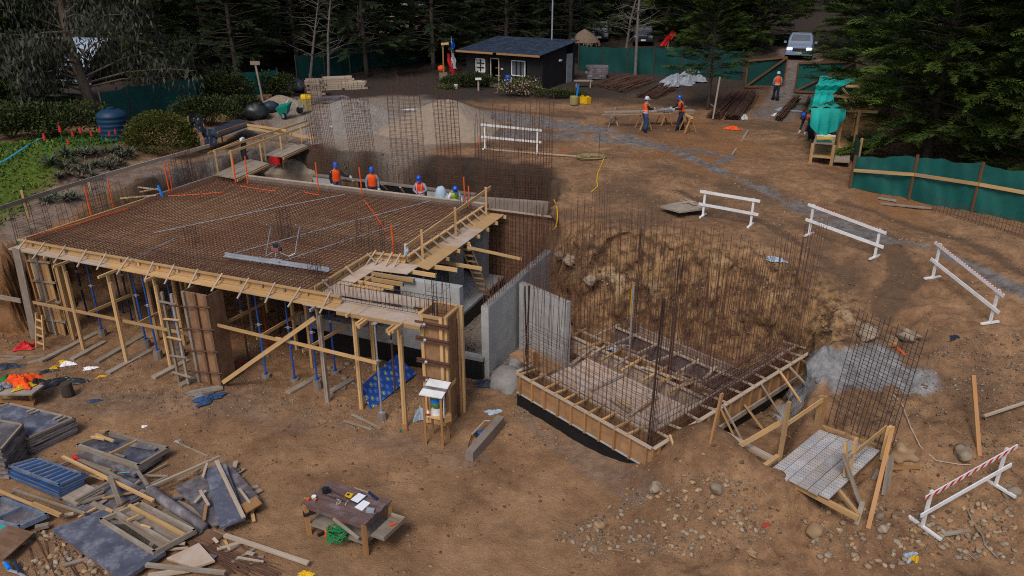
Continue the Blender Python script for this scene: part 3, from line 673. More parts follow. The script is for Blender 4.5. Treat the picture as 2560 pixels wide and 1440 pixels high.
for s, lab in ((-1, None), (1, None)):
    h0 = e + V((s * .1, .02, -.1))
    m = MB(); m.tube([h0, h0 + V((s * .25, .05, -.16)), h0 + V((s * .34 + .1, .1, -.08)), h0 + V((s * .34 + .2, .16, .35)), h0 + V((s * .34 + .32, .2, .78)), h0 + V((s * .34 + .24, .05, .86))], .016, 6); part("handle", m, galv, scr)

# ---------------------------------------------------------------- beneath the slab
POSTZ = ZD - .10
def post(px, py, lab, mat=wood, w=.10, d=.07, z1=POSTZ, lean=0.0, head=True):
    b = P(px, py, 0.0); b.z = hz(b.x, b.y) - .02
    t = V((b.x + lean, b.y + .06, z1))
    th = thing("timber_post", lab, "post", b, "timber posts carrying the slab formwork")
    m = MB(); dd = (B(1, 0) - B(0, 0)); off = dd * .032
    m.beam(b - off, t - off, d, .06, up=dd); part("upright", m, mat, th)
    m = MB(); m.beam(b + off, t + off - V((0, 0, .25)), d, .055, up=dd); part("upright", m, mat, th)
    if head:
        m = MB(); m.beam(t + V((0, 0, .03)) - V(o_) * .35, t + V((0, 0, .03)) + V(o_) * .35, .06, .08); part("head_beam", m, mat, th)
pl = [((185, 848), "timber post just right of the left column form", wood), ((210, 875), "second timber post right of the left column form", wood), ((318, 907), "timber post at the third brace lath, yellowish", wood), ((428, 917), "pine post standing left of the plywood column form", wood),
      ((396, 852), "pine post deeper under the slab left of the blue props", wood), ((462, 862), "pine post deeper under the slab left of the ladder frame", wood), ((820, 1006), "grey weathered post right of the long diagonal brace", wood_g),
      ((905, 1022), "doubled pine post left of the blue patterned cloth", wood), ((938, 926), "pine post behind the blue patterned cloth", wood), ((1014, 1068), "pine post with a green painted foot block, right of the cloth", wood)]
for (x, y), lab, mt in pl: post(x, y, lab, mt, d=.10 if mt is wood_g else .075)
m = MB(); b = P(1011, 1072, .0); m.box(b + V((0, -.05, .06)), (.14, .3, .12), .3); fb = solo("foot_block", m, wood_o, "orange timber foot block with a green end", "block")
m = MB(); m.box(b + V((-.045, -.196, .06)), (.1, .01, .1), .3); part("painted_end", m, gtip, fb)
for i, (u, v) in enumerate([(2.6, 1.7), (4.4, 2.2), (5.6, 1.3), (7.1, 2.4), (9.2, 2.0), (10.4, 1.2), (3.3, 3.6), (6.4, 4.0)]):
    q = B(u, v); m = MB(); m.beam(B(u, v, hz(q.x, q.y)), B(u, v, POSTZ), .08, .1, up=V(o_)); solo("timber_post", m, wood if i % 3 else wood_g, ORD[i] + " single timber post deep in the shade under the slab", "post", "single posts deep under the slab")
# weathered plank and column form on the far left
m = MB(); b = P(88, 848, 0); t = PVv(40, 622, toB(b)[1]); m.beam(b, t, .34, .05, up=V(o_)); solo("weathered_plank", m, wood_g, "tall grey weathered plank upright at the left slab corner", "plank")
lc = thing("left_column_form", "plank built column formwork at the front left corner", "column form", B(.75, -.05, 0))
for k in range(5):
    m = MB(); u = .35 + k * .19; m.beam(B(u, -.1, 0), B(u, -.1, 3.0), .175, .03, up=V(o_)); part("plank", m, [wood, wood_g, wood, wood_o, wood][k], lc)
for k in range(2):
    m = MB(); m.beam(B(1.27, .05 + k * .2, 0), B(1.27, .05 + k * .2, 3.0), .175, .03, up=e_); part("plank", m, wood, lc)
for k in range(4):
    m = MB(); z = .45 + k * .72; m.beam(B(.25, -.16, z + .05), B(1.4, -.14, z + .12), .05, .06); part("batten", m, wood_g, lc)
for k, u in enumerate((.32, .82)):
    m = MB(); m.beam(B(u, -.17, 0), B(u, -.17, 3.0), .07, .06, up=V(o_)); part("stud", m, wood_g if k else wood_o, lc)
# plywood column form in the middle
mc = thing("plywood_column_form", "brown plywood column formwork with clamps in the middle", "column form", B(8.1, .1, 0))
c0 = toB(P(540, 955, 0)); cu, cv = c0[0] - .05, c0[1] + .15
for k, u in enumerate((cu - .22, cu + .22)):
    m = MB(); m.beam(B(u, cv - .28, 0), B(u, cv - .28, 3.0), .42, .025, up=V(o_)); part("side_panel", m, ply_m, mc)
for k in range(3):
    m = MB(); m.beam(B(cu - .42 + k * .42, cv - .33, 0), B(cu - .42 + k * .42, cv - .33, 3.0), .09, .07, up=V(o_)); part("stud", m, ply_d if k else wood_g, mc)
m = MB(); m.beam(B(cu + .46, cv, 0), B(cu + .46, cv, 3.0), .55, .025, up=e_); part("side_panel", m, ply_d, mc)
m = MB(); m.beam(B(cu - .46, cv, 0), B(cu - .46, cv, 3.0), .55, .025, up=e_); part("side_panel", m, ply_d, mc)
for k in range(4):
    z = .42 + k * .72
    m = MB(); m.tube([B(cu - 1.0, cv - .42, z - .1), B(cu + .62, cv - .40, z + .12)], .022, 6); part("clamp_bar", m, steel_rust, mc)
lf = thing("timber_ladder", "weathered ladder like frame of two posts left of the plywood form", "frame", B(cu - .9, cv - .5, 0))
for s in (0, .36):
    m = MB(); m.beam(B(cu - 1.0 + s, cv - .55, 0), B(cu - 1.05 + s, cv - .5, 2.95), .08, .06, up=V(o_)); part("upright", m, wood_g, lf)
for k, z in enumerate((.35, .95, 1.55, 2.15, 2.65)):
    m = MB(); m.beam(B(cu - 1.12 + J(.06), cv - .6, z + J(.04)), B(cu - .5 + J(.06), cv - .6, z + J(.06)), .03, .07, up=V(o_)); part("rung", m, wood if k in (2, 3) else wood_g, lf)
# steel props
PROPM = MB()
def prop(x, y, lab, m1=blue_s, stump=.0, rusty=False, xt=None):
    b = P(x, y, stump); b.z = hz(b.x, b.y) + stump; H_ = POSTZ - .05
    th = thing("steel_prop", lab, "prop", b, "telescopic steel props under the slab")
    m = MB(); m.box(b + V((0, 0, .006)), (.12, .12, .012), _a); part("foot_plate", m, m1, th)
    mid = b.z + (H_ - b.z) * .6
    m = MB(); m.tube([b + V((0, 0, .012)), V((b.x, b.y, mid))], .031, 8); part("outer_tube", m, m1 if not rusty else steel_rust, th)
    m = MB(); m.tube([V((b.x, b.y, mid)), V((b.x, b.y, H_))], .024, 8); part("inner_tube", m, m1, th)
    m = MB(); m.lathe((b.x, b.y, mid - .07), [(.034, 0), (.046, .01), (.046, .08), (.03, .09)], 8); m.beam((b.x - .1, b.y, mid - .02), (b.x + .1, b.y, mid - .02), .014, .014); part("collar", m, galv, th)
    m = MB(); m.box((b.x, b.y, H_ + .006), (.13, .13, .012), _a); part("head_plate", m, m1, th)
    if stump:
        s = MB(); s.lathe((b.x, b.y, b.z - stump - .03), [(.15, 0), (.145, stump * .5), (.13, stump + .03)], 10); solo("concrete_stump", s, conc_d, None, None)
        o = bpy.data.objects[-1] if False else COL.objects[-1]
        tag(o, "concrete stump under the " + lab.replace("blue ", "").replace("steel ", ""), "stump", "concrete stumps under the props")
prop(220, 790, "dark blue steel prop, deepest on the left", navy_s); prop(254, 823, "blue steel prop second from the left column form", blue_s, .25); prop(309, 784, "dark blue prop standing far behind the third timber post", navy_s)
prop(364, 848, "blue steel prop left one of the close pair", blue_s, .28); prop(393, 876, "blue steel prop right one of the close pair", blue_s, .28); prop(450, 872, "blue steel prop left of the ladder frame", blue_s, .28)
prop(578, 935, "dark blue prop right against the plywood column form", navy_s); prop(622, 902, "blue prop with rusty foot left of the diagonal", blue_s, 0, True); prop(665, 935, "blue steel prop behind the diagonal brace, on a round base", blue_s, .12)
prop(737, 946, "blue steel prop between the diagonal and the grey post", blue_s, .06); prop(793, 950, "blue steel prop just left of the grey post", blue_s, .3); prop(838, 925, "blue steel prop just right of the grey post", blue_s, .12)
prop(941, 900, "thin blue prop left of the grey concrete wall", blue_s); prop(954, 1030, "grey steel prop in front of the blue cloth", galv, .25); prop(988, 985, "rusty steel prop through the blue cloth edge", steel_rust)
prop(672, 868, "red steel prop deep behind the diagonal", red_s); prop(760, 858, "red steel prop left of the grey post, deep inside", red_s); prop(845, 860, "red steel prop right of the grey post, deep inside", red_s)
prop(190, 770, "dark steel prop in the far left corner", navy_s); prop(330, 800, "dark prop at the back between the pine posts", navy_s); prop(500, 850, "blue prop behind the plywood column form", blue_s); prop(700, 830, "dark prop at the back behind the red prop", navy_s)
# ledgers and braces
def lath(a, b, lab, mat=wood, w=.03, h=.10, nm="ledger", grp="ledgers tying the posts"):
    m = MB(); m.beam(a, b, w, h); solo(nm, m, mat, lab, "brace" if "brace" in nm else "ledger", grp)
v_ = -.62
lath(PVv(80, 755, v_), PVv(484, 838, v_), "long front ledger tying the left posts"); lath(PVv(537, 811, v_), PVv(700, 851, v_), "front ledger right of the plywood form"); lath(PVv(690, 846, v_ - .05), PVv(942, 907, v_ - .05), "front ledger ending at the blue cloth")
for (a, b, lab) in [((111, 762), (262, 694), "first cross ledger running inward, left"), ((222, 782), (330, 736), "second cross ledger running inward"), ((339, 812), (445, 757), "third cross ledger running inward"), ((484, 800), (560, 762), "fourth cross ledger by the plywood form"),
                    ((537, 823), (660, 757), "fifth cross ledger right of the plywood form"), ((642, 846), (755, 780), "sixth cross ledger crossing the diagonal"), ((756, 878), (865, 815), "seventh cross ledger at the grey post")]:
    pa = PVv(*a, v_ + .08); pb = P(*b, pa.z); lath(pa, pb, lab)
lath(PVv(557, 956, v_ - .2), PVv(786, 795, v_ - .1), "long yellow diagonal brace under the slab front", wood, .04, .12, "diagonal_brace", "diagonal braces under the slab")
m = MB(); m.beam(B(4, 5.4, 2.55), B(14.5, 5.2, 2.5), .05, .12); solo("ledger", m, wood, "long ledger deep under the slab", "ledger", "ledgers tying the posts")
# sleepers on the ground
for i, (a, b) in enumerate([((101, 908), (247, 831)), ((180, 902), (262, 855)), ((242, 908), (358, 842)), ((270, 936), (377, 877)), ((384, 948), (470, 902)), ((450, 965), (520, 930)), ((720, 985), (800, 940)), ((826, 985), (880, 950))]):
    m = MB(); pa, pb = P(*a), P(*b); pa.z = hz(pa.x, pa.y) + .03; pb.z = hz(pb.x, pb.y) + .03; m.beam(pa, pb, .2, .07); solo("sleeper", m, wood_g, ORD[i] + " grey sleeper plank from the left under the slab", "sleeper", "sleepers under the props")
# low stepladder at the left
sl = thing("step_ladder", "small wooden ladder leaning by the left column form", "ladder", P(105, 875, 0))
a, b = P(92, 868, 0), P(112, 875, 0); t0, t1 = a + V((.12, .25, 1.15)), b + V((.05, .25, 1.15))
for p, q in ((a, t0), (b, t1)):
    m = MB(); m.beam(p, q, .035, .07); part("stile", m, wood, sl)
for k in range(4):
    f = .15 + k * .22; m = MB(); m.beam(a.lerp(t0, f), b.lerp(t1, f), .03, .06); part("rung", m, wood, sl)
m = MB(); pa, pb = P(-40, 735, 1.45), P(52, 752, 1.35); m.beam(pa, pb, .04, .16); solo("plank", m, wood_g, "grey plank sticking out level from the left bank", "plank")

# stem walls, inner floor and columns
fl = thing("inner_floor", "raised grey concrete floor with black coated sides inside the building", "floor", B(11.5, 6, 0))
m = MB(); m.prism([B(9.4, 2.9, .6), B(13.6, 2.9, .6), B(13.6, 9.2, .6), B(9.4, 9.2, .6)], .10); part("floor_slab", m, conc, fl)
m = MB(); m.prism([B(9.38, 2.88, .5), B(13.62, 2.88, .5), B(13.62, 9.2, .5), B(9.38, 9.2, .5)], .6); part("coated_side", m, memb, fl)
sw = thing("stem_wall", "grey concrete wall on a black coated base behind the blue cloth", "wall", B(13, 2.6, 0))
m = MB(); m.beam(B(8.8, 2.6, .3), B(15.7, 2.6, .3), .3, .7); part("coated_base", m, memb, sw)
m = MB(); m.beam(B(8.8, 2.6, .86), B(13.0, 2.6, .86), .26, .42); part("wall_panel", m, conc_r, sw)
m = MB(); m.beam(B(13.0, 2.6, 1.8), B(15.0, 2.6, 1.8), .25, 2.3); part("wall_panel", m, conc, sw)
m = MB(); m.beam(B(15.0, 2.6, .70), B(15.72, 2.6, .70), .28, .10); part("ledge", m, conc_r, sw)
for i, (u, v, w, lab) in enumerate([(4.4, 6.0, .4, "left inner concrete column in the shade"), (8.0, 5.6, .4, "middle inner concrete column in the shade"), (12.35, 7.6, .42, "inner concrete column beside the ladder"), (12.75, 8.9, .5, "concrete pier at the back right corner under the slab"), (10.6, 4.4, .35, "inner concrete column behind the grey post")]):
    m = MB(); m.beam(B(u, v, 0), B(u, v, ZD - .15), w, w, up=V(o_)); solo("concrete_column", m, conc, lab, "column", "concrete columns under the slab")
bw = thing("back_basement_wall", "dark basement wall at the back under the slab", "wall", B(6, 9.3, 0))
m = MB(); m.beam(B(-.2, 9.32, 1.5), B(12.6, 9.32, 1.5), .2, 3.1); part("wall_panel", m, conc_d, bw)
m = MB(); m.beam(B(-.2, 9.19, .45), B(12.6, 9.19, .45), .05, .9); part("coated_base", m, memb, bw)
# board wall with bar grid at the right of the slab
rw = thing("mesh_board_wall", "dark board retaining wall covered by a rusty bar grid", "wall", B(14, 9.4, 0))
for k in range(3):
    m = MB(); m.beam(B(12.9 + k * .9, 9.45, 1.6), B(13.79 + k * .9, 9.45, 1.6), .04, 3.1); part("board", m, ply_d, rw)
m = MB()
for u in np.arange(12.9, 15.6, .16): m.tube([B(u, 9.38, .2), B(u + J(.03), 9.38, 3.2 + R.uniform(0, 1.3))], .009, 4, caps=False)
for z in np.arange(.3, 3.3, .17): bars(m, [(B(12.85, 9.35, z), B(15.65, 9.35, z))], .008)
part("bar_grid", m, rust, rw)
m = MB(); m.beam(B(12.85, 9.3, 3.22), B(15.7, 9.3, 3.2), .07, .05); part("top_lath", m, wood_p, rw)
# leaning ladder
ld = thing("ladder", "tall wooden ladder leaning down from the slab walkway", "ladder", P(1222, 757, .05))
b0 = P(1221, 757, .08); t0 = P(1163, 612, 3.0)
sx = V((.36, -.12, 0)); 
for s in (-.5, .5):
    m = MB(); m.beam(b0 + sx * s, t0 + sx * s, .04, .08, up=V((0, -1, .3))); part("stile", m, wood, ld)
for k in range(10):
    f = .07 + k * .095; c = b0.lerp(t0, f); m = MB(); m.beam(c - sx * .5, c + sx * .5, .03, .06); part("rung", m, wood, ld)
m = MB(); m.beam(P(1168, 618, 2.95), P(1305, 648, 2.75), .05, .09); solo("ledger", m, wood, "long lath spanning from the walkway to the board wall", "ledger", "ledgers tying the posts")

# ---------------------------------------------------------------- corner column form
cc = thing("corner_column_form", "panelled timber column formwork with rusty clamps at the front right corner", "column form", B(15.5, 0, 0))
fl_, fr_ = toB(P(1060, 786, 3.3)), toB(P(1109, 793, 3.3)); rb_ = toB(P(1143, 763, 3.3))
u0, v0 = fl_[0] - .10, (fl_[1] + fr_[1]) / 2; u1 = fr_[0]; v1 = v0 + .78
for nm, (a, b, out) in dict(front_panel=((u0, v0), (u1, v0), V(o_)), side_panel=((u1, v0), (u1, v1), e_)).items():
    A_, B_ = B(*a), B(*b); d = B_ - A_; L = d.length; d = d / L
    mid = (A_ + B_) / 2
    m = MB(); m.beam(mid + V((0, 0, .02)), mid + V((0, 0, 3.3)), L, .03, up=out); pp = part(nm, m, ply, cc)
    for s in (.05, L - .05):
        q = A_ + d * s + out * .05; m = MB(); m.beam(q, q + V((0, 0, 3.3)), .09, .07, up=out); part("stud", m, wood, pp)
    for z in (.06, 1.2, 3.27):
        m = MB(); m.beam(A_ + out * .05 + V((0, 0, z)), B_ + out * .05 + V((0, 0, z)), .065, .07); part("rail", m, wood, pp)
for nm, (a, b, out) in dict(back_panel=((u0, v1), (u1, v1), -V(o_)), side_panel=((u0, v0), (u0, v1), -e_)).items():
    A_, B_ = B(*a), B(*b); mid = (A_ + B_) / 2; L = (B_ - A_).length
    m = MB(); m.beam(mid, mid + V((0, 0, 3.3)), L - .04, .03, up=out); pp = part(nm, m, ply, cc)
    m = MB(); m.beam(A_ + out * .05 + V((0, 0, 3.27)), B_ + out * .05 + V((0, 0, 3.27)), .08, .07); part("rail", m, wood, pp)
for z in (1.35, 1.95, 2.6, 3.05):
    if z == 1.35: z = 1.4
    m = MB(); m.beam(B(u0 - .12, v0 - .13, z), B(u1 + .2, v0 - .13, z), .05, .05); m.beam(B(u0 - .12, v0 - .13, z + .075), B(u1 + .2, v0 - .13, z + .075), .05, .045); cl = part("clamp_bar", m, steel_rust, cc)
    m = MB(); m.lathe(B(u0 + .18, v0 - .17, z + .04), [(.05, 0), (.05, .03), (.02, .05), (.02, .1)], 8, axis=V(o_)); part("wing_nut", m, galv, cl)
m = MB(); m.beam(B(u1 + .13, v0 + .45, .1), B(u1 + .13, v0 + .45, 3.1), .07, .06, up=e_); part("clamp_bar", m, steel_rust, cc)
m = MB(); m.beam(B(u1 + .14, v1 + .02, .0), B(u1 + .14, v1 + .02, 3.32), .08, .07, up=e_); part("stud", m, wood, cc)
m = MB(); m.beam(B(u0 + .02, v0 - .15, 2.98), B(u0 + .02, v0 + .5, 2.98), .08, .1); part("head_beam", m, wood, cc)
for i, (u, vv) in enumerate(((13.55, -.75), (14.5, -.8))):
    m = MB(); m.beam(B(u, vv, ZD - .17), B(u, .9, ZD - .17), .07, .1); j = solo("bearer", m, wood, ["left doubled bearer sticking out under the front planks", "right doubled bearer sticking out under the front planks"][i], "beam", "bearers under the front planks")
    m = MB(); m.beam(B(u + .09, vv - .05, ZD - .19), B(u + .09, .9, ZD - .19), .07, .1); part("second_bearer", m, wood, j)
# ---------------------------------------------------------------- concrete walls right of the slab
cw = thing("concrete_wall", "fresh grey concrete wall in a T shape with bars along its top", "wall", B(15.8, 5, 0))
nrm1 = (B(1, 0) - B(0, 0))
q0, q1 = B(15.74, 2.62), B(15.84, 7.9)
m = MB(); m.beam(q0 + V((0, 0, 1.2)), q1 + V((0, 0, 1.2)), .24, 2.42); part("long_wall", m, conc, cw)
m = MB(); m.beam(D(-2.5, 2.42, 1.2), D(-.38, 2.42, 1.2), .20, 2.40); part("cross_wall", m, conc, cw)
m = MB(); m.beam(q0 + V((0, 0, 2.425)), q1 + V((0, 0, 2.425)), .21, .03); part("rough_top", m, conc_r, cw)
m = MB(); m.beam(D(-2.5, 2.42, 2.415), D(-.38, 2.42, 2.415), .17, .02); part("rough_top", m, conc_r, cw)
m = MB()
for k in range(40):
    f = (k + .5) / 40; c = q0.lerp(q1, f)
    for s in (-.07, .07):
        h = R.uniform(.45, .75) if k < 22 else R.uniform(.7, 2.0); m.tube([c + nrm1 * s + V((0, 0, 2.3)), c + nrm1 * (s + J(.03)) + V((J(.06), J(.06), 2.4 + h))], .008, 4, caps=False)
for k in range(26):
    c = q0.lerp(q1, .35 + .6 * k / 26); z = 2.5 + .02 * (k % 5)
    m.tube([c + nrm1 * -.12 + V((0, 0, z)), c + nrm1 * .0 + V((0, .1, z + .12)), c + nrm1 * .12 + V((0, .25, z))], .006, 4, caps=False)
part("starter_bars", m, rust, cw)
m = MB()
for k in range(14):
    c = D(-2.4, 2.42).lerp(D(-.5, 2.42), k / 13)
    m.tube([c + V((0, 0, 2.3)), c + V((J(.04), J(.04), 2.4 + R.uniform(.3, 1.6)))], .008, 4, caps=False)
part("starter_bars", m, rust, cw)
m = MB(); m.blob(P(1268, 950, .05), (.75, .55, .35), 3, 3, .1); m.blob(P(1300, 915, .1), (.6, .4, .3), 4, 3, .1); solo("concrete_spill", m, conc_r, "spilled rough concrete at the foot of the T shaped wall", "spill", smooth=True)
m = MB()
def sheet(fn, n=10): return fn
def crumple(c, sx, sy, h, seed, rot=0, n=12):
    rr = random.Random(seed); m = MB(); ph = [rr.random() * 6 for _ in range(6)]
    hs = {(i, j): rr.random() for i in range(n + 1) for j in range(n + 1)}
    def f(u, v):
        i, j = round(u * n), round(v * n); x, y = (u - .5), (v - .5)
        e = 1 - (max(abs(x), abs(y)) * 2) ** 2 * .9
        k = 1 + .35 * math.sin(3 * math.atan2(y, x) + ph[0]) + .15 * math.sin(7 * math.atan2(y, x) + ph[1])
        z = h * max(0.02, e) * (.35 + .65 * hs[(i, j)])
        X, Y = x * sx * k, y * sy * k
        return (c[0] + X * math.cos(rot) - Y * math.sin(rot), c[1] + X * math.sin(rot) + Y * math.cos(rot), c[2] + z)
    m.grid(f, n, n); return m
def litter(px, py, sx, sy, h, mat, name, label, cat, rot=0, seed=None, group=None):
    c = G(px, py); c.z += .005
    return solo(name, crumple(c, sx, sy, h, seed if seed is not None else int(px * 7 + py), rot), mat, label, cat, group)
litter(1222, 962, .75, .25, .25, tarp_d, "plastic_sheet", "dark plastic sheet folded at the wall foot", "sheet", .2)
litter(1285, 915, .7, .22, .3, tarp_d, "plastic_sheet", "strip of dark plastic hanging below the cross wall", "sheet", .9)

# ---------------------------------------------------------------- right-hand foundation under formwork
fd = thing("foundation_formwork", "L shaped timber formwork of a foundation on a black coated base", "formwork", D(2.4, 3, 0))
na, nb = (D(1, 0) - D(0, 0)), (D(0, 1) - D(0, 0))
LA, LB = 4.82, 7.55
def frun(p0, p1, out, z0, z1, n, mat=ply, stud=True, rail=wood_p, name="form_panel"):
    d = (p1 - p0); L = d.length; d = d / L
    for i in range(n):
        a, b = p0 + d * (L * i / n), p0 + d * (L * (i + 1) / n - .008)
        m = MB(); m.beam(a + V((0, 0, (z0 + z1) / 2 + R.uniform(-.008, .008))), b + V((0, 0, (z0 + z1) / 2)), .025, z1 - z0); part(name, m, mat, fd)
    if stud:
        k = .18
        while k < L:
            q = p0 + d * k + out * .05; m = MB(); m.beam(q + V((0, 0, z0 - .03)), q + V((0, 0, z1 - .02)), .07, .06, up=d); part("stud", m, wood_o if R.random() < .5 else ply, fd); k += .5
    if rail:
        m = MB(); m.beam(p0 + out * .04 + V((0, 0, z1 + .015)), p1 + out * .04 + V((0, 0, z1 + .015)), .10, .035); part("top_rail", m, rail, fd)
frun(D(0, 0), D(LA, 0), -nb, .50, 1.08, 5); frun(D(LA, 0), D(LA, LB), na, .50, 1.08, 7)
frun(D(.42, .45), D(LA - .45, .45), nb, .45, 1.04, 4, ply, False); frun(D(LA - .45, .45), D(LA - .45, LB), -na, .45, 1.04, 6, ply, False)
frun(D(0, 0.03), D(0, .62), -na, .5, 1.08, 1)
for (a, b, w) in ((D(-.02, .06, .24), D(LA, .06, .24), .1), (D(LA - .06, .02, .24), D(LA - .06, LB, .24), .1)):
    m = MB(); m.beam(a, b, w, .5); part("coated_base", m, memb, fd)
m = MB(); m.beam(D(0, .0, .478), D(LA, .0, .478), .1, .03); part("ledge", m, conc, fd)
m = MB(); m.beam(D(LA + .10, 1.3, .5), D(LA + .10, LB, .5), .05, .14); part("waler", m, wood_g, fd)
for k in np.arange(.25, LA - .3, .43):
    m = MB(); kk = k + J(.1); m.beam(D(kk, -.09, 1.13), D(kk + J(.05), R.uniform(.5, .62), 1.10), .05, .045); part("cross_tie", m, wood, fd)
for k in np.arange(.6, LB, .62):
    m = MB(); kk = k + J(.1); m.beam(D(LA + .12, kk, 1.13), D(LA - R.uniform(.55, .9), kk + J(.12), 1.10), .045, .045); part("cross_tie", m, wood_p, fd)
# inner strips
frun(D(-.9, 2.95), D(4.2, 2.95), -nb, .45, 1.0, 4, ply_w, False, wood_p); frun(D(-.9, 3.35), D(4.2, 3.35), nb, .45, 1.0, 4, ply, False, wood_p)
frun(D(-.3, 4.55), D(4.2, 4.55), -nb, .35, .95, 3, panel_b, False, wood_p); frun(D(.2, 5.0), D(4.2, 5.0), nb, .4, .95, 3, ply_w, False, wood_p)
for k in np.arange(-.6, 4.2, .8):
    m = MB(); m.beam(D(k + J(.1), 2.35, 1.06), D(k + J(.1), 3.6, 1.05), .07, .06); part("cross_tie", m, wood, fd)
    m = MB(); m.beam(D(k + .3 + J(.1), 3.3, 1.0), D(k + .3 + J(.1), 4.7, .98), .07, .06); part("cross_tie", m, wood_p, fd)
for i in range(3):
    m = MB(); a0 = .55 + i * 1.22; m.prism([D(a0, .72, .96 + J(.006)), D(a0 + 1.21, .72, .96), D(a0 + 1.21, 2.3, .96), D(a0, 2.3, .96 + J(.006))], .02); part("deck_sheet", m, ply_w, fd)
for i in range(2):
    m = MB(); a0 = -1.2 + i * .8; m.prism([D(a0, .75, .93), D(a0 + .78, .72, .93), D(a0 + .78, 1.5, .93), D(a0, 1.5, .93)], .02); part("deck_sheet", m, ply, fd)
m = MB(); m.beam(D(-.05, .75, .55), D(-.05, .75, 1.45), .14, .1); part("post", m, wood_o, fd)
for i, (a, b) in enumerate([((1799, 1017), (1841, 1098)), ((1808, 1011), (1859, 1102)), ((1861, 1011), (1911, 1073)), ((1903, 961), (1955, 1038)), ((1950, 930), (2006, 1006)), ((1974, 918), (2020, 962)), ((2004, 900), (2046, 924)), ((1743, 1051), (1757, 1084)), ((1674, 1088), (1685, 1112))]):
    p0 = P(*a, 1.05); d = ray(*a); 
    # on the outer face a = LA
    k = (LA + .08 - ((0 - .15) * DC + (0 - 18.40) * DS)) / (d[0] * DC + d[1] * DS); p0 = V((d[0] * k, d[1] * k, CAM_H + d[2] * k))
    p1 = G(*b); m = MB(); m.beam(p0, p1 + V((0, 0, -.05)), .05, .05); part("raking_strut", m, wood_p if i % 2 else wood, fd)
m = MB(); b = G(1777, 1106); m.beam(b - V((0, 0, .1)), b + V((.12, .02, topz(b, 985) - b.z)), .09, .05, up=na); solo("timber_stake", m, wood_o, "orange timber stake driven beside the foundation corner", "stake")

for k in range(16):
    a, b = R.uniform(.3, 4.0), R.uniform(.8, 4.4); an = R.choice((0, 1.57)) + J(.25); L = R.uniform(.5, 1.5); z = R.uniform(1.02, 1.12); d = (na * math.cos(an) + nb * math.sin(an)) * L / 2
    m = MB(); m.beam(D(a, b, z) - d, D(a, b, z) + d, R.uniform(.05, .1), .035); part("loose_lath", m, R.choice((wood, wood_p, wood_g, ply)), fd)
# bar curtains
def curtain_bars(p0, p1, z0, tops, step, zh, hstep, layers=((0,),), r=.0066, out=None):
    m = MB(); d = p1 - p0; L = d.length; d = d / L; n = int(L / step)
    for o in layers:
        off = V(out) * o
        for i in range(n + 1):
            f = i / n; zt = tops[0] + (tops[1] - tops[0]) * f + R.uniform(-.22, .16)
            b = p0 + d * (L * f) + off
            mid = b + V((J(.03), J(.03), (z0 + zt) / 2))
            m.tube([b + V((J(.02), J(.02), z0)), mid, b + V((J(.09), J(.09), zt))], r, 4, caps=False)
        z = z0 + .25
        while z < zh:
            m.tube([p0 + off + V((0, 0, z + J(.02))), p0 + d * L * .5 + off + V((0, 0, z + J(.03))), p1 + off + V((0, 0, z + J(.02)))], .007, 4, caps=False); z += hstep
    return m
solo("bar_curtain", curtain_bars(D(.12, .22), D(4.6, .22), .3, (3.85, 4.7), .15, 2.7, .19, (-.09, .09), out=nb), rust, "rusty bar curtain along the front strip of the foundation", "rebar curtain", "bar curtains on the foundation")
solo("bar_curtain", curtain_bars(D(4.58, .3), D(4.58, 7.3), .3, (4.7, 5.1), .15, 1.9, .2, (-.09, .09), out=na), rust, "rusty bar curtain along the right strip beside the raking struts", "rebar curtain", "bar curtains on the foundation")
solo("bar_curtain", curtain_bars(D(-.9, 3.15), D(4.3, 3.15), .3, (5.0, 4.9), .19, 1.7, .22, (-.1, .1), out=nb), rust, "rusty bar curtain along the first inner strip, behind the cross wall", "rebar curtain", "bar curtains on the foundation")
solo("bar_curtain", curtain_bars(D(-.4, 4.78), D(4.2, 4.78), .3, (5.0, 5.0), .22, 1.5, .25, (-.1, .1), out=nb), rust, "rusty bar curtain on the rearmost inner strip before the cut", "rebar curtain", "bar curtains on the foundation")
solo("bar_curtain", curtain_bars(D(-2.6, 2.9), D(-2.1, 6.0), .3, (4.6, 4.9), .24, 3.0, .3, (-.1, .1), out=na), rust, "rusty bar curtain beyond the concrete wall at the cut", "rebar curtain", "bar curtains on the foundation")
for (a, b, h, lab) in [(4.5, .3, 4.75, "thick bar bundle at the near corner of the foundation"), (2.9, 3.15, 4.6, "thick bar bundle in the middle of the foundation"), (.35, 4.7, 4.4, "bar bundle at the rear left of the foundation"), (.15, .2, 3.75, "bar bundle at the left end of the front strip")]:
    m = MB()
    for i in range(6): m.tube([D(a, b, .3) + V((J(.1), J(.1), 0)), D(a, b, h) + V((J(.1), J(.1), 0))], .011, 4, caps=False)
    for z in np.arange(.6, 2.6, .2): m.tube([D(a - .1, b - .1, z), D(a + .1, b - .1, z), D(a + .1, b + .1, z), D(a - .1, b + .1, z), D(a - .1, b - .1, z)], .006, 4, caps=False)
    solo("bar_bundle", m, rust_d, lab, "rebar bundle")
m = MB(); 
for k in range(26):
    a = R.uniform(3.9, 4.6); z = R.uniform(.95, 1.25); m.tube([D(a, R.uniform(2, 4), z), D(a + J(.2), R.uniform(5, 7.4), z + R.uniform(-.1, .2))], .008, 4, caps=False)
for k in range(14):
    a = R.uniform(4.0, 4.5); b = R.uniform(3, 7); m.tube([D(a - .3, b, 1.0), D(a + .1, b + .3, 1.3 + R.random() * .6), D(a + .4, b + .6, 1.05)], .007, 4, caps=False)
solo("loose_bars", m, rust_d, "tangle of loose bars lying along the right foundation strip", "rebar")
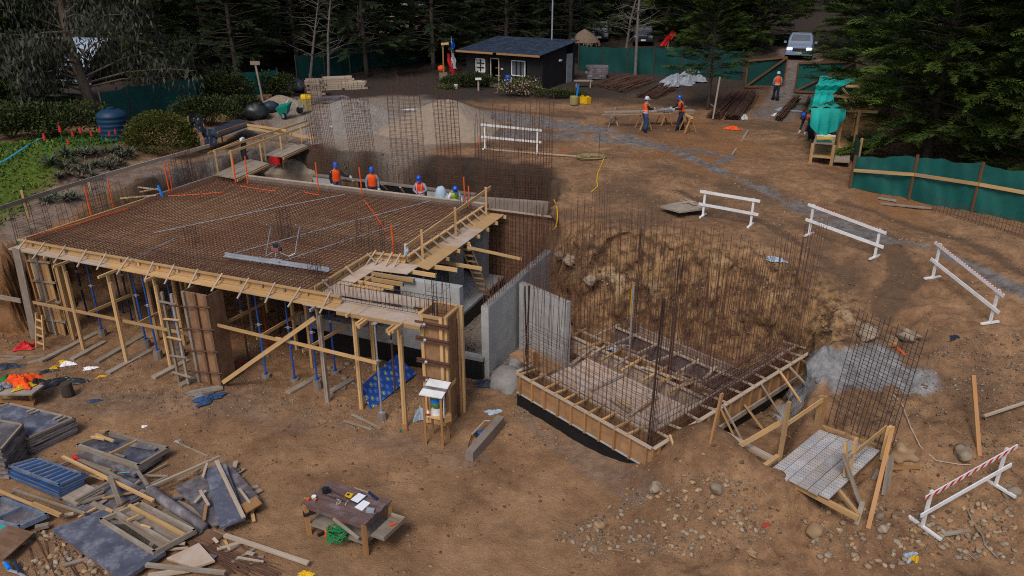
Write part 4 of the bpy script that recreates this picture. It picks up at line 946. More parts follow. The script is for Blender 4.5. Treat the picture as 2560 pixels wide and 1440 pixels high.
for (x, y, yt, mt, lab) in [(1545, 850, 655, galv, "grey upright conduit among the bars"), (1538, 735, 655, yellow, "short yellow upright tube among the bars")]:
    b = P(x, y, 1.0); b = D(1.3, 3.3, .95) if mt is galv else D(1.22, 3.32, 2.3); m = MB(); m.tube([b, V((b.x, b.y, 3.35))], .028 if mt is galv else .022, 6); solo("upright_conduit", m, mt, lab, "conduit")
litter(1540, 940, .6, .25, .12, bag_w, "sack", "blue white sack lying inside the foundation formwork", "sack", .4).location.z += .95
# single mesh by the ramp
pa, pb = P(2066, 1068, 1.05), P(2206, 1148, 1.05)
mp_ = MB(); dv = (pb - pa); up_ = V((.42, .35, 3.05)); nn = V((-dv.y, dv.x, 0)).normalized()
for o in (0, .22):
    for i in range(8):
        c = pa + dv * (i / 7) + nn * o; mp_.tube([c + V((J(.03), J(.03), -.2)), c + up_ * R.uniform(.93, 1.03)], .009, 4, caps=False)
    for k in range(17):
        c = pa + up_ * (k / 17) + nn * o; mp_.tube([c + V((0, 0, J(.03))), c + dv + V((0, 0, J(.03)))], .0065, 4, caps=False)
solo("bar_mesh", mp_, rust_d, "dense standing bar mesh above the metal plank bridge", "rebar mesh")
m = MB(); m.tube([P(2236, 862, 3.6), P(2262, 886, 3.6)], .022, 6); solo("orange_stub", m, orange, "orange tube hung in the bar mesh by the bridge", "conduit")

# ---------------------------------------------------------------- metal plank bridge
br = thing("plank_bridge", "timber bridge decked with perforated metal planks and rough rails", "bridge", P(2060, 1160, 1.2))
ZB = 1.22
nl, nr, fl2, fr2 = P(1925, 1175, ZB), P(2073, 1247, ZB), P(2049, 1074, ZB), P(2202, 1126, ZB)
NP = 6
perf = M("perforated steel plank", (0.50, 0.47, 0.45), 0.85, (0.33, 0.28, 0.24), 3.0, rnd=0.14, stain=(0.18, 0.25, 0.38), stain_amt=0.5, spec=0.4)
hole = M("hole", (0.17, 0.15, 0.14), 0.9, var=.1, rnd=0)
for i in range(NP):
    a0, a1 = nl.lerp(nr, i / NP), nl.lerp(nr, (i + 1) / NP - .012); c0, c1 = fl2.lerp(fr2, i / NP), fl2.lerp(fr2, (i + 1) / NP - .012)
    dz = V((0, 0, R.uniform(-.012, .012))); lo = (a0 - c0) * R.uniform(-.02, .03)
    m = MB(); m.prism([a0 + dz + lo, a1 + dz + lo, c1 + dz, c0 + dz], .045); pk = part("metal_plank", m, perf, br)
    m = MB()
    for k in range(22):
        for s in range(4):
            c = a0.lerp(c0, (k + .5) / 22).lerp(a1.lerp(c1, (k + .5) / 22), (s + .6) / 4.2) + dz + V((0, 0, .003)); m.box(c, (.026, .016, .003), .6)
    part("perforation", m, hole, pk, kind="stuff")
UZ = V((0, 0, 1))
def bb(p0, p1, w=.10, h=.05, mat=wood, nm="rail", up=(0, 0, 1)):
    m = MB(); m.beam(p0, p1, w, h, up=up); part(nm, m, mat, br)
bb(P(1853, 1141, 1.12), P(2146, 1296, 1.0), .08, .12, wood, "edge_beam")
bb(P(2040, 1062, 1.12), P(2215, 1124, 1.12), .08, .1, wood, "edge_beam")
bb(P(1788, 1073, 1.15), P(1940, 1153, 1.15), .14, .10, wood_p, "ground_beam")
bb(P(1912, 1165, 1.2), P(1945, 1140, 1.25), .1, .08, wood, "packing_block"); bb(P(1860, 1178, .75), P(1898, 1148, .85), .07, .05, wood_g, "packing_block")
def up_post(x, y, yt, w=.09, d=.06, mat=wood, z=ZB - .1, lean=(0, 0)):
    b = P(x, y, z); h = topz(b, yt) - z; bb(b, b + V((lean[0], lean[1], h)), w, d, mat, "post", up=dv)
up_post(1948, 1152, 1005, .10, .06); up_post(2040, 1066, 990, .14, .06); up_post(2052, 1062, 990, .1, .06, wood_o); up_post(2206, 1148, 1066, .13, .07); up_post(2120, 1195, 1095, .09, .05)
bb(P(1843, 1118, 1.35), P(1957, 1053, 2.0), .03, .13, wood, "rail"); bb(P(1962, 1064, 1.9), P(2056, 1000, 1.95), .03, .12, wood, "rail"); bb(P(2128, 1140, 1.75), P(2216, 1068, 1.95), .03, .12, wood, "rail")
bb(P(2232, 1066, 1.95), G(2170, 1322), .09, .05, wood_o, "raking_leg"); bb(P(2108, 1135, 1.85), P(2152, 1262, .75), .11, .05, wood_g, "raking_leg")
bb(P(2157, 1255, .95), G(2140, 1312), .1, .05, wood_g, "raking_leg"); bb(P(2090, 1218, 1.1), P(2146, 1288, .95), .08, .08, wood, "packing_block")
bb(P(2222, 1172, 1.1), P(2300, 1168, 1.2), .07, .05, wood_o, "outrigger"); bb(P(2196, 1175, 1.0), P(2155, 1255, .7), .09, .04, wood_g, "raking_leg"); bb(P(2215, 1215, .7), P(2280, 1255, .7), .06, .04, wood, "outrigger")
m = MB(); p0, p1 = P(2228, 1140, 1.5), P(2212, 1240, .8); m.beam(p0, p1, .3, .03, up=dv); part("side_board", m, wood_g, br)
bb(P(2115, 1105, 1.95), P(2112, 1192, 1.25), .07, .05, wood, "post", up=dv)

# ---------------------------------------------------------------- white barriers
def barrier(l, r, tl, tr, lab, stripes=0, over=.18, foot=.6, two=.52):
    L_, R_ = G(*l), G(*r); hl, hr = topz(L_, tl) - L_.z, topz(R_, tr) - R_.z
    th = thing("barrier", lab, "barrier", (L_ + R_) / 2, "white timber barriers round the excavation")
    d = (R_ - L_); d.z = 0; d.normalize(); n = V((-d.y, d.x, 0))
    for b, h in ((L_, hl), (R_, hr)):
        m = MB(); m.beam(b + UZ * .03, b + UZ * h, .075, .045, up=n); part("post", m, white, th)
        m = MB(); m.beam(b - n * foot / 2 + UZ * .03, b + n * foot / 2 + UZ * .03, .07, .05); part("foot", m, white, th)
    for k, f in ((0, 1.0), (1, two)):
        a, b = L_ + UZ * (hl * f - .05) - n * .045, R_ + UZ * (hr * f - .05) - n * .045; e = (b - a).normalized()
        a, b = a - e * over, b + e * (over + .05)
        m = MB(); m.beam(a, b, .025, .10); rl = part("rail", m, white, th)
        if k == 0 and stripes:
            Ln = (b - a).length; ns = stripes
            for i in range(ns):
                s0, s1 = Ln * (i + .05) / ns, Ln * (i + .52) / ns; sk = .05
                if stripes > 14:
                    m = MB(); m.beam(a + e * s0 + UZ * .0515, a + e * s1 + UZ * .0515, .027, .004)
                else:
                    m = MB(); uz = e.cross(n).normalized(); uz = uz if uz.z > 0 else -uz
                    fn = -n * .0135
                    m.prism([a + e * (s0 - sk) - uz * .05 + fn, a + e * (s1 - sk) - uz * .05 + fn, a + e * (s1 + sk) + uz * .05 + fn, a + e * (s0 + sk) + uz * .05 + fn], .002, nrm=-n)
                part("red_stripe", m, redp, rl)
    return th
barrier((1212, 372), (1343, 383), 309, 322, "plain white barrier beside the gravel piles, farthest away")
barrier((1757, 541), (1876, 565), 476, 496, "plain white barrier beside the grey board on the earth")
barrier((2022, 588), (2186, 645), 511, 572, "white barrier with red edged top, in the wet slurry", 28)
barrier((2331, 696), (2474, 809), 609, 723, "white barrier with red edged top, steeply receding at the right edge", 28)
barrier((2305, 1318), (2488, 1215), 1226, 1120, "barrier with bold red and white stripes in the near right corner", 12, .22, .9)

# ---------------------------------------------------------------- foundation wall and bar cages behind the slab
bk = thing("trench_wall", "concrete foundation wall in the trench behind the workers", "wall", B(7, 12.3, 2))
w0, w1 = P(785, 438, 2.85), P(1190, 487, 2.85); w2 = P(1380, 500, 2.85)
for i, (f0, f1, mt) in enumerate([(0, .13, conc), (.13, .30, ply_d), (.30, .55, memb), (.55, .72, memb), (.72, 1.0, conc)]):
    a, b = w0.lerp(w1, f0), w0.lerp(w1, f1 - .004); m = MB(); m.beam(a - UZ * .55, b - UZ * .55, .16, 1.1); part("wall_panel", m, mt, bk)
m = MB(); m.beam(w0 + UZ * .02, w1 + UZ * .02, .26, .06); part("wall_cap", m, conc_d, bk)
m = MB(); m.beam(w1 - UZ * .35, w2 - UZ * .35, .3, .5); part("wall_panel", m, conc_d, bk)
for i, (a, b) in enumerate([((882, 452), (898, 482)), ((1000, 468), (1022, 498)), ((955, 462), (985, 492))]):
    m = MB(); m.beam(P(*a, 2.9), P(*b, 2.2), .09, .05); part("raking_strut", m, wood_p if i < 2 else wood_g, bk)
for i, (xs, yb, yt, lab) in enumerate([((795, 845), 437, 190, "tall bar cage behind the left end of the trench"), ((885, 945), 446, 200, "leaning tall bar cage second from the left"), ((985, 1065), 458, 185, "tall wide bar cage before the gravel heap"), ((1100, 1158), 468, 205, "dark tall bar cage right of the second gravel heap"),
                                   ((1190, 1285), 478, 250, "wide bar curtain before the far white barrier"), ((1290, 1378), 492, 225, "wide bar curtain at the right end of the trench")]):
    p0, p1 = P(xs[0], yb, 2.8), P(xs[1], yb + 6, 2.8); h = topz(p0, yt) - 2.8; ln = (-.25, -.3, -.12, -.2, 0, 0)[i]
    m = MB(); d = p1 - p0; L = d.length; nbar = 7 if i < 4 else 14
    for o in (0, .3):
        for k in range(nbar):
            c = p0 + d * (k / (nbar - 1)) + V((0, o, 0)); hh = h * R.uniform(.9, 1.03) if i < 4 else h * R.uniform(.6, 1.0)
            m.tube([c + UZ * -.3, c + V((ln * .5, 0, hh * .5)), c + V((ln + J(.06), J(.06), hh))], .0085, 4, caps=False)
        nz = 22 if i < 4 else 9
        for k in range(nz):
            z = h * (.05 + .8 * k / nz) if i < 4 else h * .5 * k / nz
            c = p0 + V((ln * z / h, o, z)); m.tube([c, c + d], .0065, 4, caps=False)
    solo("tall_bar_cage", m, rust, lab, "rebar cage", "tall bar cages behind the slab")
for i, (x, y0, y1, n) in enumerate([(470, 480, 372, 6), (655, 350, 300, 5), (775, 395, 285, 6)]):
    p = P(x, y0, 2.8 if i == 0 else 3.5); h = topz(p, y1) - p.z; m = MB()
    for o in (0, .3):
        for k in range(n): m.tube([p + V((k * .12, o, 0)), p + V((k * .12 - .1 + J(.05), o, h))], .008, 4, caps=False)
        for k in range(10): m.tube([p + V((0, o, h * (k + .5) / 11)), p + V((.12 * n, o, h * (k + .5) / 11))], .006, 4, caps=False)
    solo("tall_bar_cage", m, rust, ["bar cage left of the plank bridge over the trench", "small bar cage under the black bag", "bar cage at the far end of the timber rails"][i], "rebar cage", "tall bar cages behind the slab")
m = MB()
for k in range(34):
    x = 800 + k * 17 + J(8); p = P(x, 455 + (x - 800) * .09, 2.2); m.tube([p, p + V((J(.08), J(.08), R.uniform(.5, 1.4)))], .008, 4, caps=False)
solo("wall_starter_bars", m, rust_d, "thin bars standing along the trench behind the kerb", kind="stuff")
# ---------------------------------------------------------------- upper site: cabin, fences, shelter, vehicles, people
def lpart(name, mb, mat, parent, label=None, smooth=False, kind=None):
    me = mb.mesh(name, mat, (0, 0, 0), smooth); o = bpy.data.objects.new(name, me); o.parent = parent; COL.objects.link(o)
    return tag(o, label, None, None, kind)
# cabin
Zc = 3.8
FR, FLc, BRc = P(1355, 229, Zc), P(1168, 211, Zc), P(1440, 214, Zc)
fx = (FR - FLc); Lc = fx.length; fx /= Lc; fy = V((-fx.y, fx.x, 0)); Dc = abs((BRc - FR).dot(fy)) + .6
def C_(x, y, z): return FLc + fx * x + fy * y + UZ * z
cb = thing("site_cabin", "black boarded site cabin with tarred lean-to roof", "cabin", FLc)
hF, hB = 2.45, 3.0
dx0, dx1 = Lc * .335, Lc * .445        # doorway
n = 26
for i in range(n):
    a, b = Lc * i / n, Lc * (i + 1) / n - .01; mid = (a + b) / 2
    segs = [(0, hF)]
    if dx0 - .1 < mid < dx1 + .1: segs = [(2.0, hF)]
    elif Lc * .12 < mid < Lc * .27 or Lc * .60 < mid < Lc * .80: segs = [(0, .95), (1.95, hF)]
    for z0, z1 in segs:
        m = MB(); m.beam(C_(mid, 0, z0), C_(mid, 0, z1), b - a, .03, up=fy); part("wall_board", m, blackw, cb)
for i in range(14):
    y0, y1 = Dc * i / 14, Dc * (i + 1) / 14 - .01; ym = (y0 + y1) / 2
    if ym > Dc * .74 and ym < Dc * .93: continue
    m = MB(); m.beam(C_(Lc, ym, 0), C_(Lc, ym, hF + (hB - hF) * ym / Dc), y1 - y0, .03, up=fx); part("wall_board", m, blackw, cb)
m = MB(); m.beam(C_(Lc / 2, Dc, 0), C_(Lc / 2, Dc, hB), Lc, .04, up=fy); part("back_wall", m, blackw, cb)
m = MB(); m.beam(C_(0, Dc / 2, 0), C_(0, Dc / 2, hF), Dc, .04, up=fx); part("side_wall", m, blackw, cb)
m = MB(); m.prism([C_(0, 0, .08), C_(Lc, 0, .08), C_(Lc, Dc, .08), C_(0, Dc, .08)], .08); part("floor", m, wood_g, cb)
for i in range(9):
    x0, x1 = -.55 + (Lc + .75) * i / 9, -.55 + (Lc + .75) * (i + 1) / 9 - .015
    m = MB(); m.prism([C_(x0, -.55, hF + .02), C_(x1, -.55, hF + .02), C_(x1, Dc + .3, hB + .12), C_(x0, Dc + .3, hB + .12)], .03); part("roof_sheet", m, roofm, cb)
for a, b in ((-.55, Lc * .42), (Lc * .47, Lc + .12)):
    m = MB(); m.beam(C_(a, -.57, hF - .05), C_(b, -.57, hF - .05), .04, .13); part("fascia_board", m, wood_o, cb)
def window(x0, x1, z0, z1, cols, rows, open_=False):
    w = MB(); fr = .06
    for a, b in (((x0, z0), (x1, z0)), ((x0, z1), (x1, z1)), ((x0, z0), (x0, z1)), ((x1, z0), (x1, z1))):
        w.beam(C_(a[0], -.03, a[1]), C_(b[0], -.03, b[1]), fr, fr, up=fy)
    wf = part("window", w, white, cb, None)
    for c in range(cols):
        for r_ in range(rows):
            xa, xb = x0 + (x1 - x0) * c / cols + .05, x0 + (x1 - x0) * (c + 1) / cols - .05; za, zb = z0 + (z1 - z0) * r_ / rows + .04, z0 + (z1 - z0) * (r_ + 1) / rows - .04
            m = MB(); m.prism([C_(xa, -.01, za), C_(xb, -.01, za), C_(xb, -.01, zb), C_(xa, -.01, zb)], .01); part("pane", m, curtain if (r_ or cols < 3) else glass, wf)
    m = MB()
    for c in range(1, cols): xx = x0 + (x1 - x0) * c / cols; m.beam(C_(xx, -.035, z0), C_(xx, -.035, z1), .07, .05, up=fy)
    for r_ in range(1, rows): zz = z0 + (z1 - z0) * r_ / rows; m.beam(C_(x0, -.035, zz), C_(x1, -.035, zz), .03, .05, up=fy)
    part("glazing_bar", m, black_p, wf)
window(Lc * .135, Lc * .255, 1.0, 1.9, 2, 3); window(Lc * .615, Lc * .785, .95, 1.95, 3, 1)
dr = MB(); 
for x in (dx0, dx1): dr.beam(C_(x, -.03, 0), C_(x, -.03, 2.02), .07, .08, up=fy)
dr.beam(C_(dx0, -.03, 2.0), C_(dx1, -.03, 2.0), .07, .08, up=fy); df = part("door_frame", dr, wood_p, cb)
m = MB(); m.beam(C_(dx0 + .05, .5, 1.3), C_(dx1, .5, 1.3), .04, .06); m.beam(C_(dx0 + .05, .5, .75), C_(dx1, .5, .75), .04, .06); part("door_rail", m, wood_p, df)
m = MB(); m.beam(C_(Lc + .0, Dc * .835, .05), C_(Lc + .0, Dc * .835, 2.25), Dc * .18, .05, up=fx); part("side_door", m, galv, cb, "pale grey flush door in the end wall")
m = MB(); m.box(C_(Lc + .06, Dc * .52, 1.9), (.1, .3, .12), math.atan2(fx.y, fx.x)); part("wall_lamp", m, white, cb)
m = MB(); m.lathe(C_(Lc * .49, -.05, 1.25), [(.02, 0), (.09, .02), (.09, .1), (.02, .12)], 8); part("lantern", m, white, cb)
p = PD(1380, 86, C_(Lc * .75, Dc, 0).y + .2); 
m = MB(); m.tube([V((p.x, p.y, Zc)), V((p.x, p.y, p.z + 5))], .055, 8); solo("antenna_mast", m, galv, "slim silver mast rising behind the cabin roof", "mast")
tp = G(1459, 160); th_ = thing("thatched_parasol", "round thatched parasol beside the cabin", "parasol", tp)
m = MB(); m.tube([tp, tp + UZ * 2.3], .07, 7); part("pole", m, wood_g, th_)
m = MB(); m.lathe(tp + UZ * 1.75, [(1.25, 0), (1.05, .3), (.5, .75), (.06, 1.0)], 18)
for k in range(90):
    a = R.random() * 6.28; c_ = tp + V((math.cos(a) * 1.2, math.sin(a) * 1.2, 1.85)); m.tube([c_, c_ + V((math.cos(a) * .1, math.sin(a) * .1, -R.uniform(.2, .45)))], .02, 3)
part("thatch", m, M("thatch", (.20, .14, .10), .95, (.10, .07, .05), 6, stretch=(1, 1, .3)), th_)
# flag on its pole and the timber gallows beside
fp = G(1131, 190); fl_t = thing("flagpole", "flagpole with a red, white and blue flag hanging limp before the cabin", "flag", fp)
zt = topz(fp, 92); m = MB(); m.tube([fp, V((fp.x, fp.y, zt))], .025, 6); part("pole", m, white, fl_t)
def flag_strip(x0, x1, z0, z1, mat, nm, sk=0):
    m = MB(); m.grid(lambda u, v: (fp.x + (x0 + (x1 - x0) * u) + .05 * math.sin(v * 9 + u * 3) + sk * v, fp.y - .08 + .13 * math.sin(u * 5 + v * 6), z0 + (z1 - z0) * v), 6, 10)
    part(nm, m, mat, fl_t)
flag_strip(-.02, .22, fp.z + 1.75, zt - .15, bluep if False else hel_b, "blue_canton", .02); flag_strip(.08, .36, fp.z + .55, fp.z + 1.75, white, "white_stripe", -.15); flag_strip(-.22, .08, fp.z + .35, fp.z + 1.7, redp, "red_stripe", -.18)
flag_strip(-.12, .2, fp.z + .05, fp.z + .6, redp, "red_stripe", .05)
gp = G(1110, 210); m = MB(); m.beam(gp, V((gp.x, gp.y, topz(gp, 108))), .12, .09); ga = solo("timber_gallows", m, wood_o, "orange timber post with a short head board by the flag", "post")
m = MB(); z = topz(gp, 110); m.beam(V((gp.x - .1, gp.y - .1, z)), V((gp.x + .45, gp.y - .1, z + .05)), .1, .16); part("head_board", m, wood, ga)

# fences of green sheeting
def fence(bots, tops, mat, lab, n_posts, rail=True, name="sheet_fence", nu=28, pm=wood, sag=.1, grp=None, up_rail=.55):
    Bp = [G(*b) for b in bots]; T = [V((b.x, b.y, topz(b, t))) for b, t in zip(Bp, tops)]
    th = thing(name, lab, "fence", Bp[0], grp)
    cum = [0]
    for a, b in zip(Bp, Bp[1:]): cum.append(cum[-1] + (b - a).length)
    def at(f):
        s = f * cum[-1]
        for i in range(len(Bp) - 1):
            if s <= cum[i + 1] + 1e-6:
                q = (s - cum[i]) / (cum[i + 1] - cum[i]); return Bp[i].lerp(Bp[i + 1], q), T[i].lerp(T[i + 1], q)
        return Bp[-1], T[-1]
    m = MB()
    def fn(u, v):
        a, b = at(u); p = a.lerp(b, v); k = (u * n_posts) % 1
        return (p.x, p.y + (.05 * math.sin(u * 23 + v * 5) + .035 * math.sin(u * 83 + 9 * v * u + 2)) * (1.1 - .5 * v), p.z - sag * 4 * k * (1 - k) * v + (.03 * math.sin(u * 31) + .02 * math.sin(u * 67 + 1)) * (v > .5))
    m.grid(fn, nu * 2, 6); part("sheet", m, mat, th, smooth=True)
    for i in range(n_posts + 1):
        a, b = at(i / n_posts); m = MB(); m.beam(a - V((0, .08, .2)), b + V((0, -.08, .08)), .07, .07); part("post", m, pm, th)
    if rail:
        for i in range(n_posts):
            a, b = at(i / n_posts); c, d = at((i + 1) / n_posts - .002); m = MB(); m.beam(a.lerp(b, up_rail) - V((0, .14, 0)), c.lerp(d, up_rail) - V((0, .14, 0)), .035, .12); part("rail", m, wood, th)
    return th
fence([(1445, 176), (1560, 182), (1720, 192), (1850, 200)], [113, 118, 118, 126], dgreen_t, "dark green mesh fence between the cabin and the gate", 6, False, pm=bark)
fence([(745, 210), (850, 190), (930, 172), (1060, 152)], [140, 120, 105, 84], dgreen_t, "dark green mesh fence in the back left corner", 5, False, pm=bark)
fence([(270, 330), (330, 312), (410, 285), (520, 262), (700, 235)], [232, 215, 205, 190, 172], green_t, "teal green sheet fence behind the blue tank", 5, False, pm=bark)
fence([(2122, 470), (2230, 488), (2330, 512), (2440, 532), (2600, 565)], [392, 388, 396, 412, 440], green_t, "long green sheet fence with plank rail at the right edge", 3, True, up_rail=.60, sag=.05, pm=wood_b)
fence([(2125, 466), (2138, 432), (2128, 395)], [395, 350, 330], green_t, "short green sheet return beside the workbench", 2, False)
# gate leaves
def gate(bl, br_, tl, tr, lab, flip):
    A_, B_ = G(*bl), G(*br_); B_.z = A_.z = (A_.z + B_.z) / 2; za, zb = topz(A_, tl), topz(B_, tr); th = thing("gate_leaf", lab, "gate", (A_ + B_) / 2)
    A0, A1, B0, B1 = A_ + UZ * .1, V((A_.x, A_.y, za)), B_ + UZ * .1, V((B_.x, B_.y, zb))
    m = MB(); m.grid(lambda u, v: tuple(A0.lerp(B0, u).lerp(A1.lerp(B1, u), v) + V((0, .05 + .04 * math.sin(u * 9) * math.sin(v * 3), 0))), 10, 4); part("sheet", m, dgreen_t if flip else green_t, th)
    fo = V((0, -.03, 0))
    for p, q, w in ((A0, A1, .1), (B0, B1, .1), (A0, B0, .12), (A1, B1, .12)):
        m = MB(); m.beam(p + fo, q + fo, .05, w) if w > .11 else m.beam(p + fo, q + fo, w, .05); part("frame_bar", m, wood_b, th)
    m = MB(); p, q = (A0, B1) if flip else (A0, B1); m.beam(p + fo * 2.2, q + fo * 2.2, .04, .12); part("diagonal_bar", m, wood_b, th)
gate((1862, 224), (1958, 216), 152, 143, "left dark green gate leaf with a diagonal bar", True)
gate((1985, 234), (2125, 236), 158, 154, "right green gate leaf standing ajar behind the shelter", False)

# teal shelter with workbench
ZR = 6.0
sh = thing("work_shelter", "timber shelter frame draped with bright teal sheeting", "shelter", P(2090, 380, 3.95))
def q6(x, y, dz=0): return P(x, y, ZR + dz)
rows_ = [((2052, 191), (2150, 193), .1), ((2043, 213), (2108, 213), .08), ((2038, 226), (2095, 226), -.22), ((2036, 238), (2082, 238), .05), ((2032, 254), (2086, 255), -.2), ((2026, 268), (2112, 270), .05)]
def cloth(u, v):
    k = v * (len(rows_) - 1); i = min(int(k), len(rows_) - 2); f = k - i
    a = q6(*rows_[i][0], rows_[i][2]).lerp(q6(*rows_[i][1], rows_[i][2]), u); b = q6(*rows_[i + 1][0], rows_[i + 1][2]).lerp(q6(*rows_[i + 1][1], rows_[i + 1][2]), u)
    p = a.lerp(b, f); p.z += .05 * math.sin(u * 17 + v * 6); return p
m = MB(); m.grid(cloth, 16, 20); part("roof_sheet", m, teal_t, sh, smooth=True)
e0, e1 = q6(2026, 269, .05), q6(2112, 271, .05)
m = MB(); m.grid(lambda u, v: tuple(e0.lerp(e1, u) + V((0, -.1 - .12 * math.sin(v * 2.2) + .09 * v * math.sin(u * 22), -v * (1.15 * (math.sin(math.pi * (u * .8 + .14)) ** .6))))), 22, 10); part("hanging_sheet", m, teal_t, sh, smooth=True)
m = MB(); e2 = q6(2026, 268, .05); m.grid(lambda u, v: tuple(q6(2026, 268).lerp(q6(2036, 238), u) + V((-.05 - .06 * math.sin(u * 12), 0, -v * (.25 + .2 * math.sin(u * 4))))), 10, 4); part("hanging_sheet", m, teal_t, sh, smooth=True)
for a, b in (((2024, 271), (2195, 280)), ((2078, 239), (2178, 246)), ((2040, 214), (2150, 215)), ((2050, 192), (2150, 192)), ((2100, 215), (2150, 216))):
    m = MB(); m.beam(q6(*a, -.05), q6(*b, -.05), .07, .12); part("cross_bar", m, wood, sh)
for a, b in (((2102, 216), (2138, 260)), ((2108, 242), (2132, 280))):
    m = MB(); m.beam(q6(*a, -.1), q6(*b, -.15), .05, .11); part("brace", m, wood, sh)
for x, y in ((2150, 276), (2110, 272), (2148, 244), (2044, 214), (2052, 192)):
    t = q6(x, y); m = MB(); m.beam(V((t.x, t.y, hz(t.x, t.y))), t, .08, .08); part("post", m, wood, sh)
m = MB(); m.beam(q6(2108, 286, -.3), P(2142, 345, 4.6), .05, .14); part("brace", m, wood, sh)
wb = thing("workbench", "timber workbench with tools and a shelf under the teal sheet", "workbench", G(2050, 395))
W0, W1, W2, W3 = P(2033, 356, 4.85), P(2086, 360, 4.85), P(2092, 330, 4.85), P(2044, 328, 4.85)
m = MB(); m.prism([W0, W1, W2, W3], .05); part("top", m, wood_g, wb)
for q in (W0, W1, W2, W3):
    m = MB(); g = G(*((2032, 396) if q is W0 else (2076, 408) if q is W1 else (2096, 375) if q is W2 else (2045, 370))); m.beam(V((q.x, q.y, hz(q.x, q.y))), q - UZ * .05, .09, .09); part("leg", m, wood, wb)
m = MB(); m.prism([W0 - UZ * .6, W1 - UZ * .6, W2 - UZ * .6, W3 - UZ * .6], .03); part("shelf", m, wood, wb)
for k, (mt, lab, nm) in enumerate([(white, "white tool case lying on the workbench", "tool_case"), (yellow, "small yellow tool on the workbench", "hand_tool"), (green_t, "green strip lying at the front of the workbench", "strip"), (black_p, "black tool lying on the workbench", "hand_tool"), (tealp, "teal box on the far part of the workbench", "tool_case")]):
    f = (.55, .35, .08, .75, .85)[k]; c = W0.lerp(W3, f).lerp(W1.lerp(W2, f), .5)
    m = MB(); m.box(c + UZ * .04, (.8 - .1 * k, .12, .06), -.1); m.box(c + V((.1, .02, .07)), (.25, .08, .04), .1); solo(nm, m, mt, lab, "tool")
pn = G(2110, 415); m = MB(); m.prism([P(2084, 402, 4.15), P(2124, 404, 4.15), P(2128, 355, 4.15), P(2096, 355, 4.15)], .06); solo("timber_floor", m, wood_g, "small grey timber platform right of the workbench", "platform")
m = MB(); m.beam(P(2110, 345, 4.5), P(2110, 378, 4.2), .6, .05, up=(0, -1, .4)); solo("stool", m, wood, "small stool like stand behind the workbench", "stool")

# vehicles
def vehicle(px, py, rz, lab, paint, kind="pickup", lit=False, w=1.9, L=5.2):
    g = G(px, py); root = thing("pickup_truck" if kind == "pickup" else "parked_car", lab, "truck" if kind == "pickup" else "car", g); root.rotation_euler = (0, 0, rz)
    hw = w / 2
    def loft(sec, mat, nm):
        m = MB(); n_ = len(sec[0]); vs = [p for s in sec for p in s]
        fs = [(i * n_ + k, i * n_ + (k + 1) % n_, (i + 1) * n_ + (k + 1) % n_, (i + 1) * n_ + k) for i in range(len(sec) - 1) for k in range(n_)]
        fs += [tuple(range(n_ - 1, -1, -1)), tuple((len(sec) - 1) * n_ + k for k in range(n_))]
        m.add(vs, fs); return lpart(nm, m, mat, root, smooth=False)
    def sec(y, hw_, z0, z1, tw=.86): return [(-hw_, y, z0), (hw_, y, z0), (hw_, y, (z0 + z1) * .55), (hw_ * tw, y, z1), (-hw_ * tw, y, z1), (-hw_, y, (z0 + z1) * .55)]
    loft([sec(0, hw * .9, .45, .98), sec(.12, hw * .97, .38, 1.06), sec(1.3, hw, .36, 1.14), sec(1.5, hw, .36, 1.16), sec(L - .1, hw, .4, 1.12), sec(L, hw * .96, .5, 1.08)], paint, "body")
    loft([sec(1.35, hw * .9, 1.1, 1.18, .95), sec(2.05, hw * .86, 1.1, 1.80, .82), sec(3.2 if kind == "pickup" else L - .9, hw * .86, 1.1, 1.82, .82), sec(3.5 if kind == "pickup" else L - .2, hw * .88, 1.1, 1.2, .95)], paint, "cabin")
    m = MB(); m.prism([(-hw * .74, 1.42, 1.24), (hw * .74, 1.42, 1.24), (hw * .64, 1.98, 1.75), (-hw * .64, 1.98, 1.75)], .01, nrm=(0, -.75, .66)); ws = lpart("windscreen", m, glass, root)
    m = MB()
    for v in list(m.v): pass
    for s in (-1, 1):
        m = MB(); m.prism([(s * hw * .88, 2.0, 1.2), (s * hw * .88, 3.2, 1.2), (s * hw * .76, 3.15, 1.72), (s * hw * .74, 2.15, 1.72)], .01, nrm=(s, 0, .2)); lpart("side_window", m, glass, root)
        m = MB(); m.box((s * (hw + .12), 1.75, 1.2), (.2, .1, .16)); lpart("mirror", m, paint, root)
        m = MB(); m.box((s * hw * .70, -.02 + .03, .86), (.36, .1, .15)); lpart("headlight", m, M("lit headlight", (.9, .92, 1), .3, var=.02, rnd=0, emit=((.62, .70, 1.0), 5.0)) if lit and "lit headlight" not in MATS else (MATS["lit headlight"] if lit else galv), root)
        for y in (.85, L - 1.05):
            m = MB(); m.lathe((s * (hw - .12), y, .37), [(.24, -.13), (.37, -.11), (.37, .11), (.24, .13)], 16, axis=(1, 0, 0)); wl = lpart("wheel", m, tyre, root)
            m = MB(); m.lathe((s * (hw - .12) + s * .10, y, .37), [(.22, 0), (.2, .03), (.05, .035)] if s > 0 else [(.05, -.035), (.2, -.03), (.22, 0)], 12, axis=(1, 0, 0)); lpart("rim", m, galv, wl)
    m = MB(); m.box((0, -.015, .80), (hw * .95, .06, .20)); lpart("grille", m, black_p, root)
    m = MB(); m.box((0, -.05, .52), (w * .96, .16, .20)); bu = lpart("bumper", m, paint if kind == "pickup" else black_p, root)
    m = MB(); m.box((0, -.137, .55), (.42, .012, .13)); lpart("number_plate", m, white, bu)
    m = MB(); m.box((0, -.02, .92), (hw * .9, .05, .035)); lpart("chrome_bar", m, galv, root)
    return root
vehicle(1994, 152, math.radians(-21), "pale blue pickup with lit headlights driving up to the gate", carp_shade, "pickup", True, 1.98)
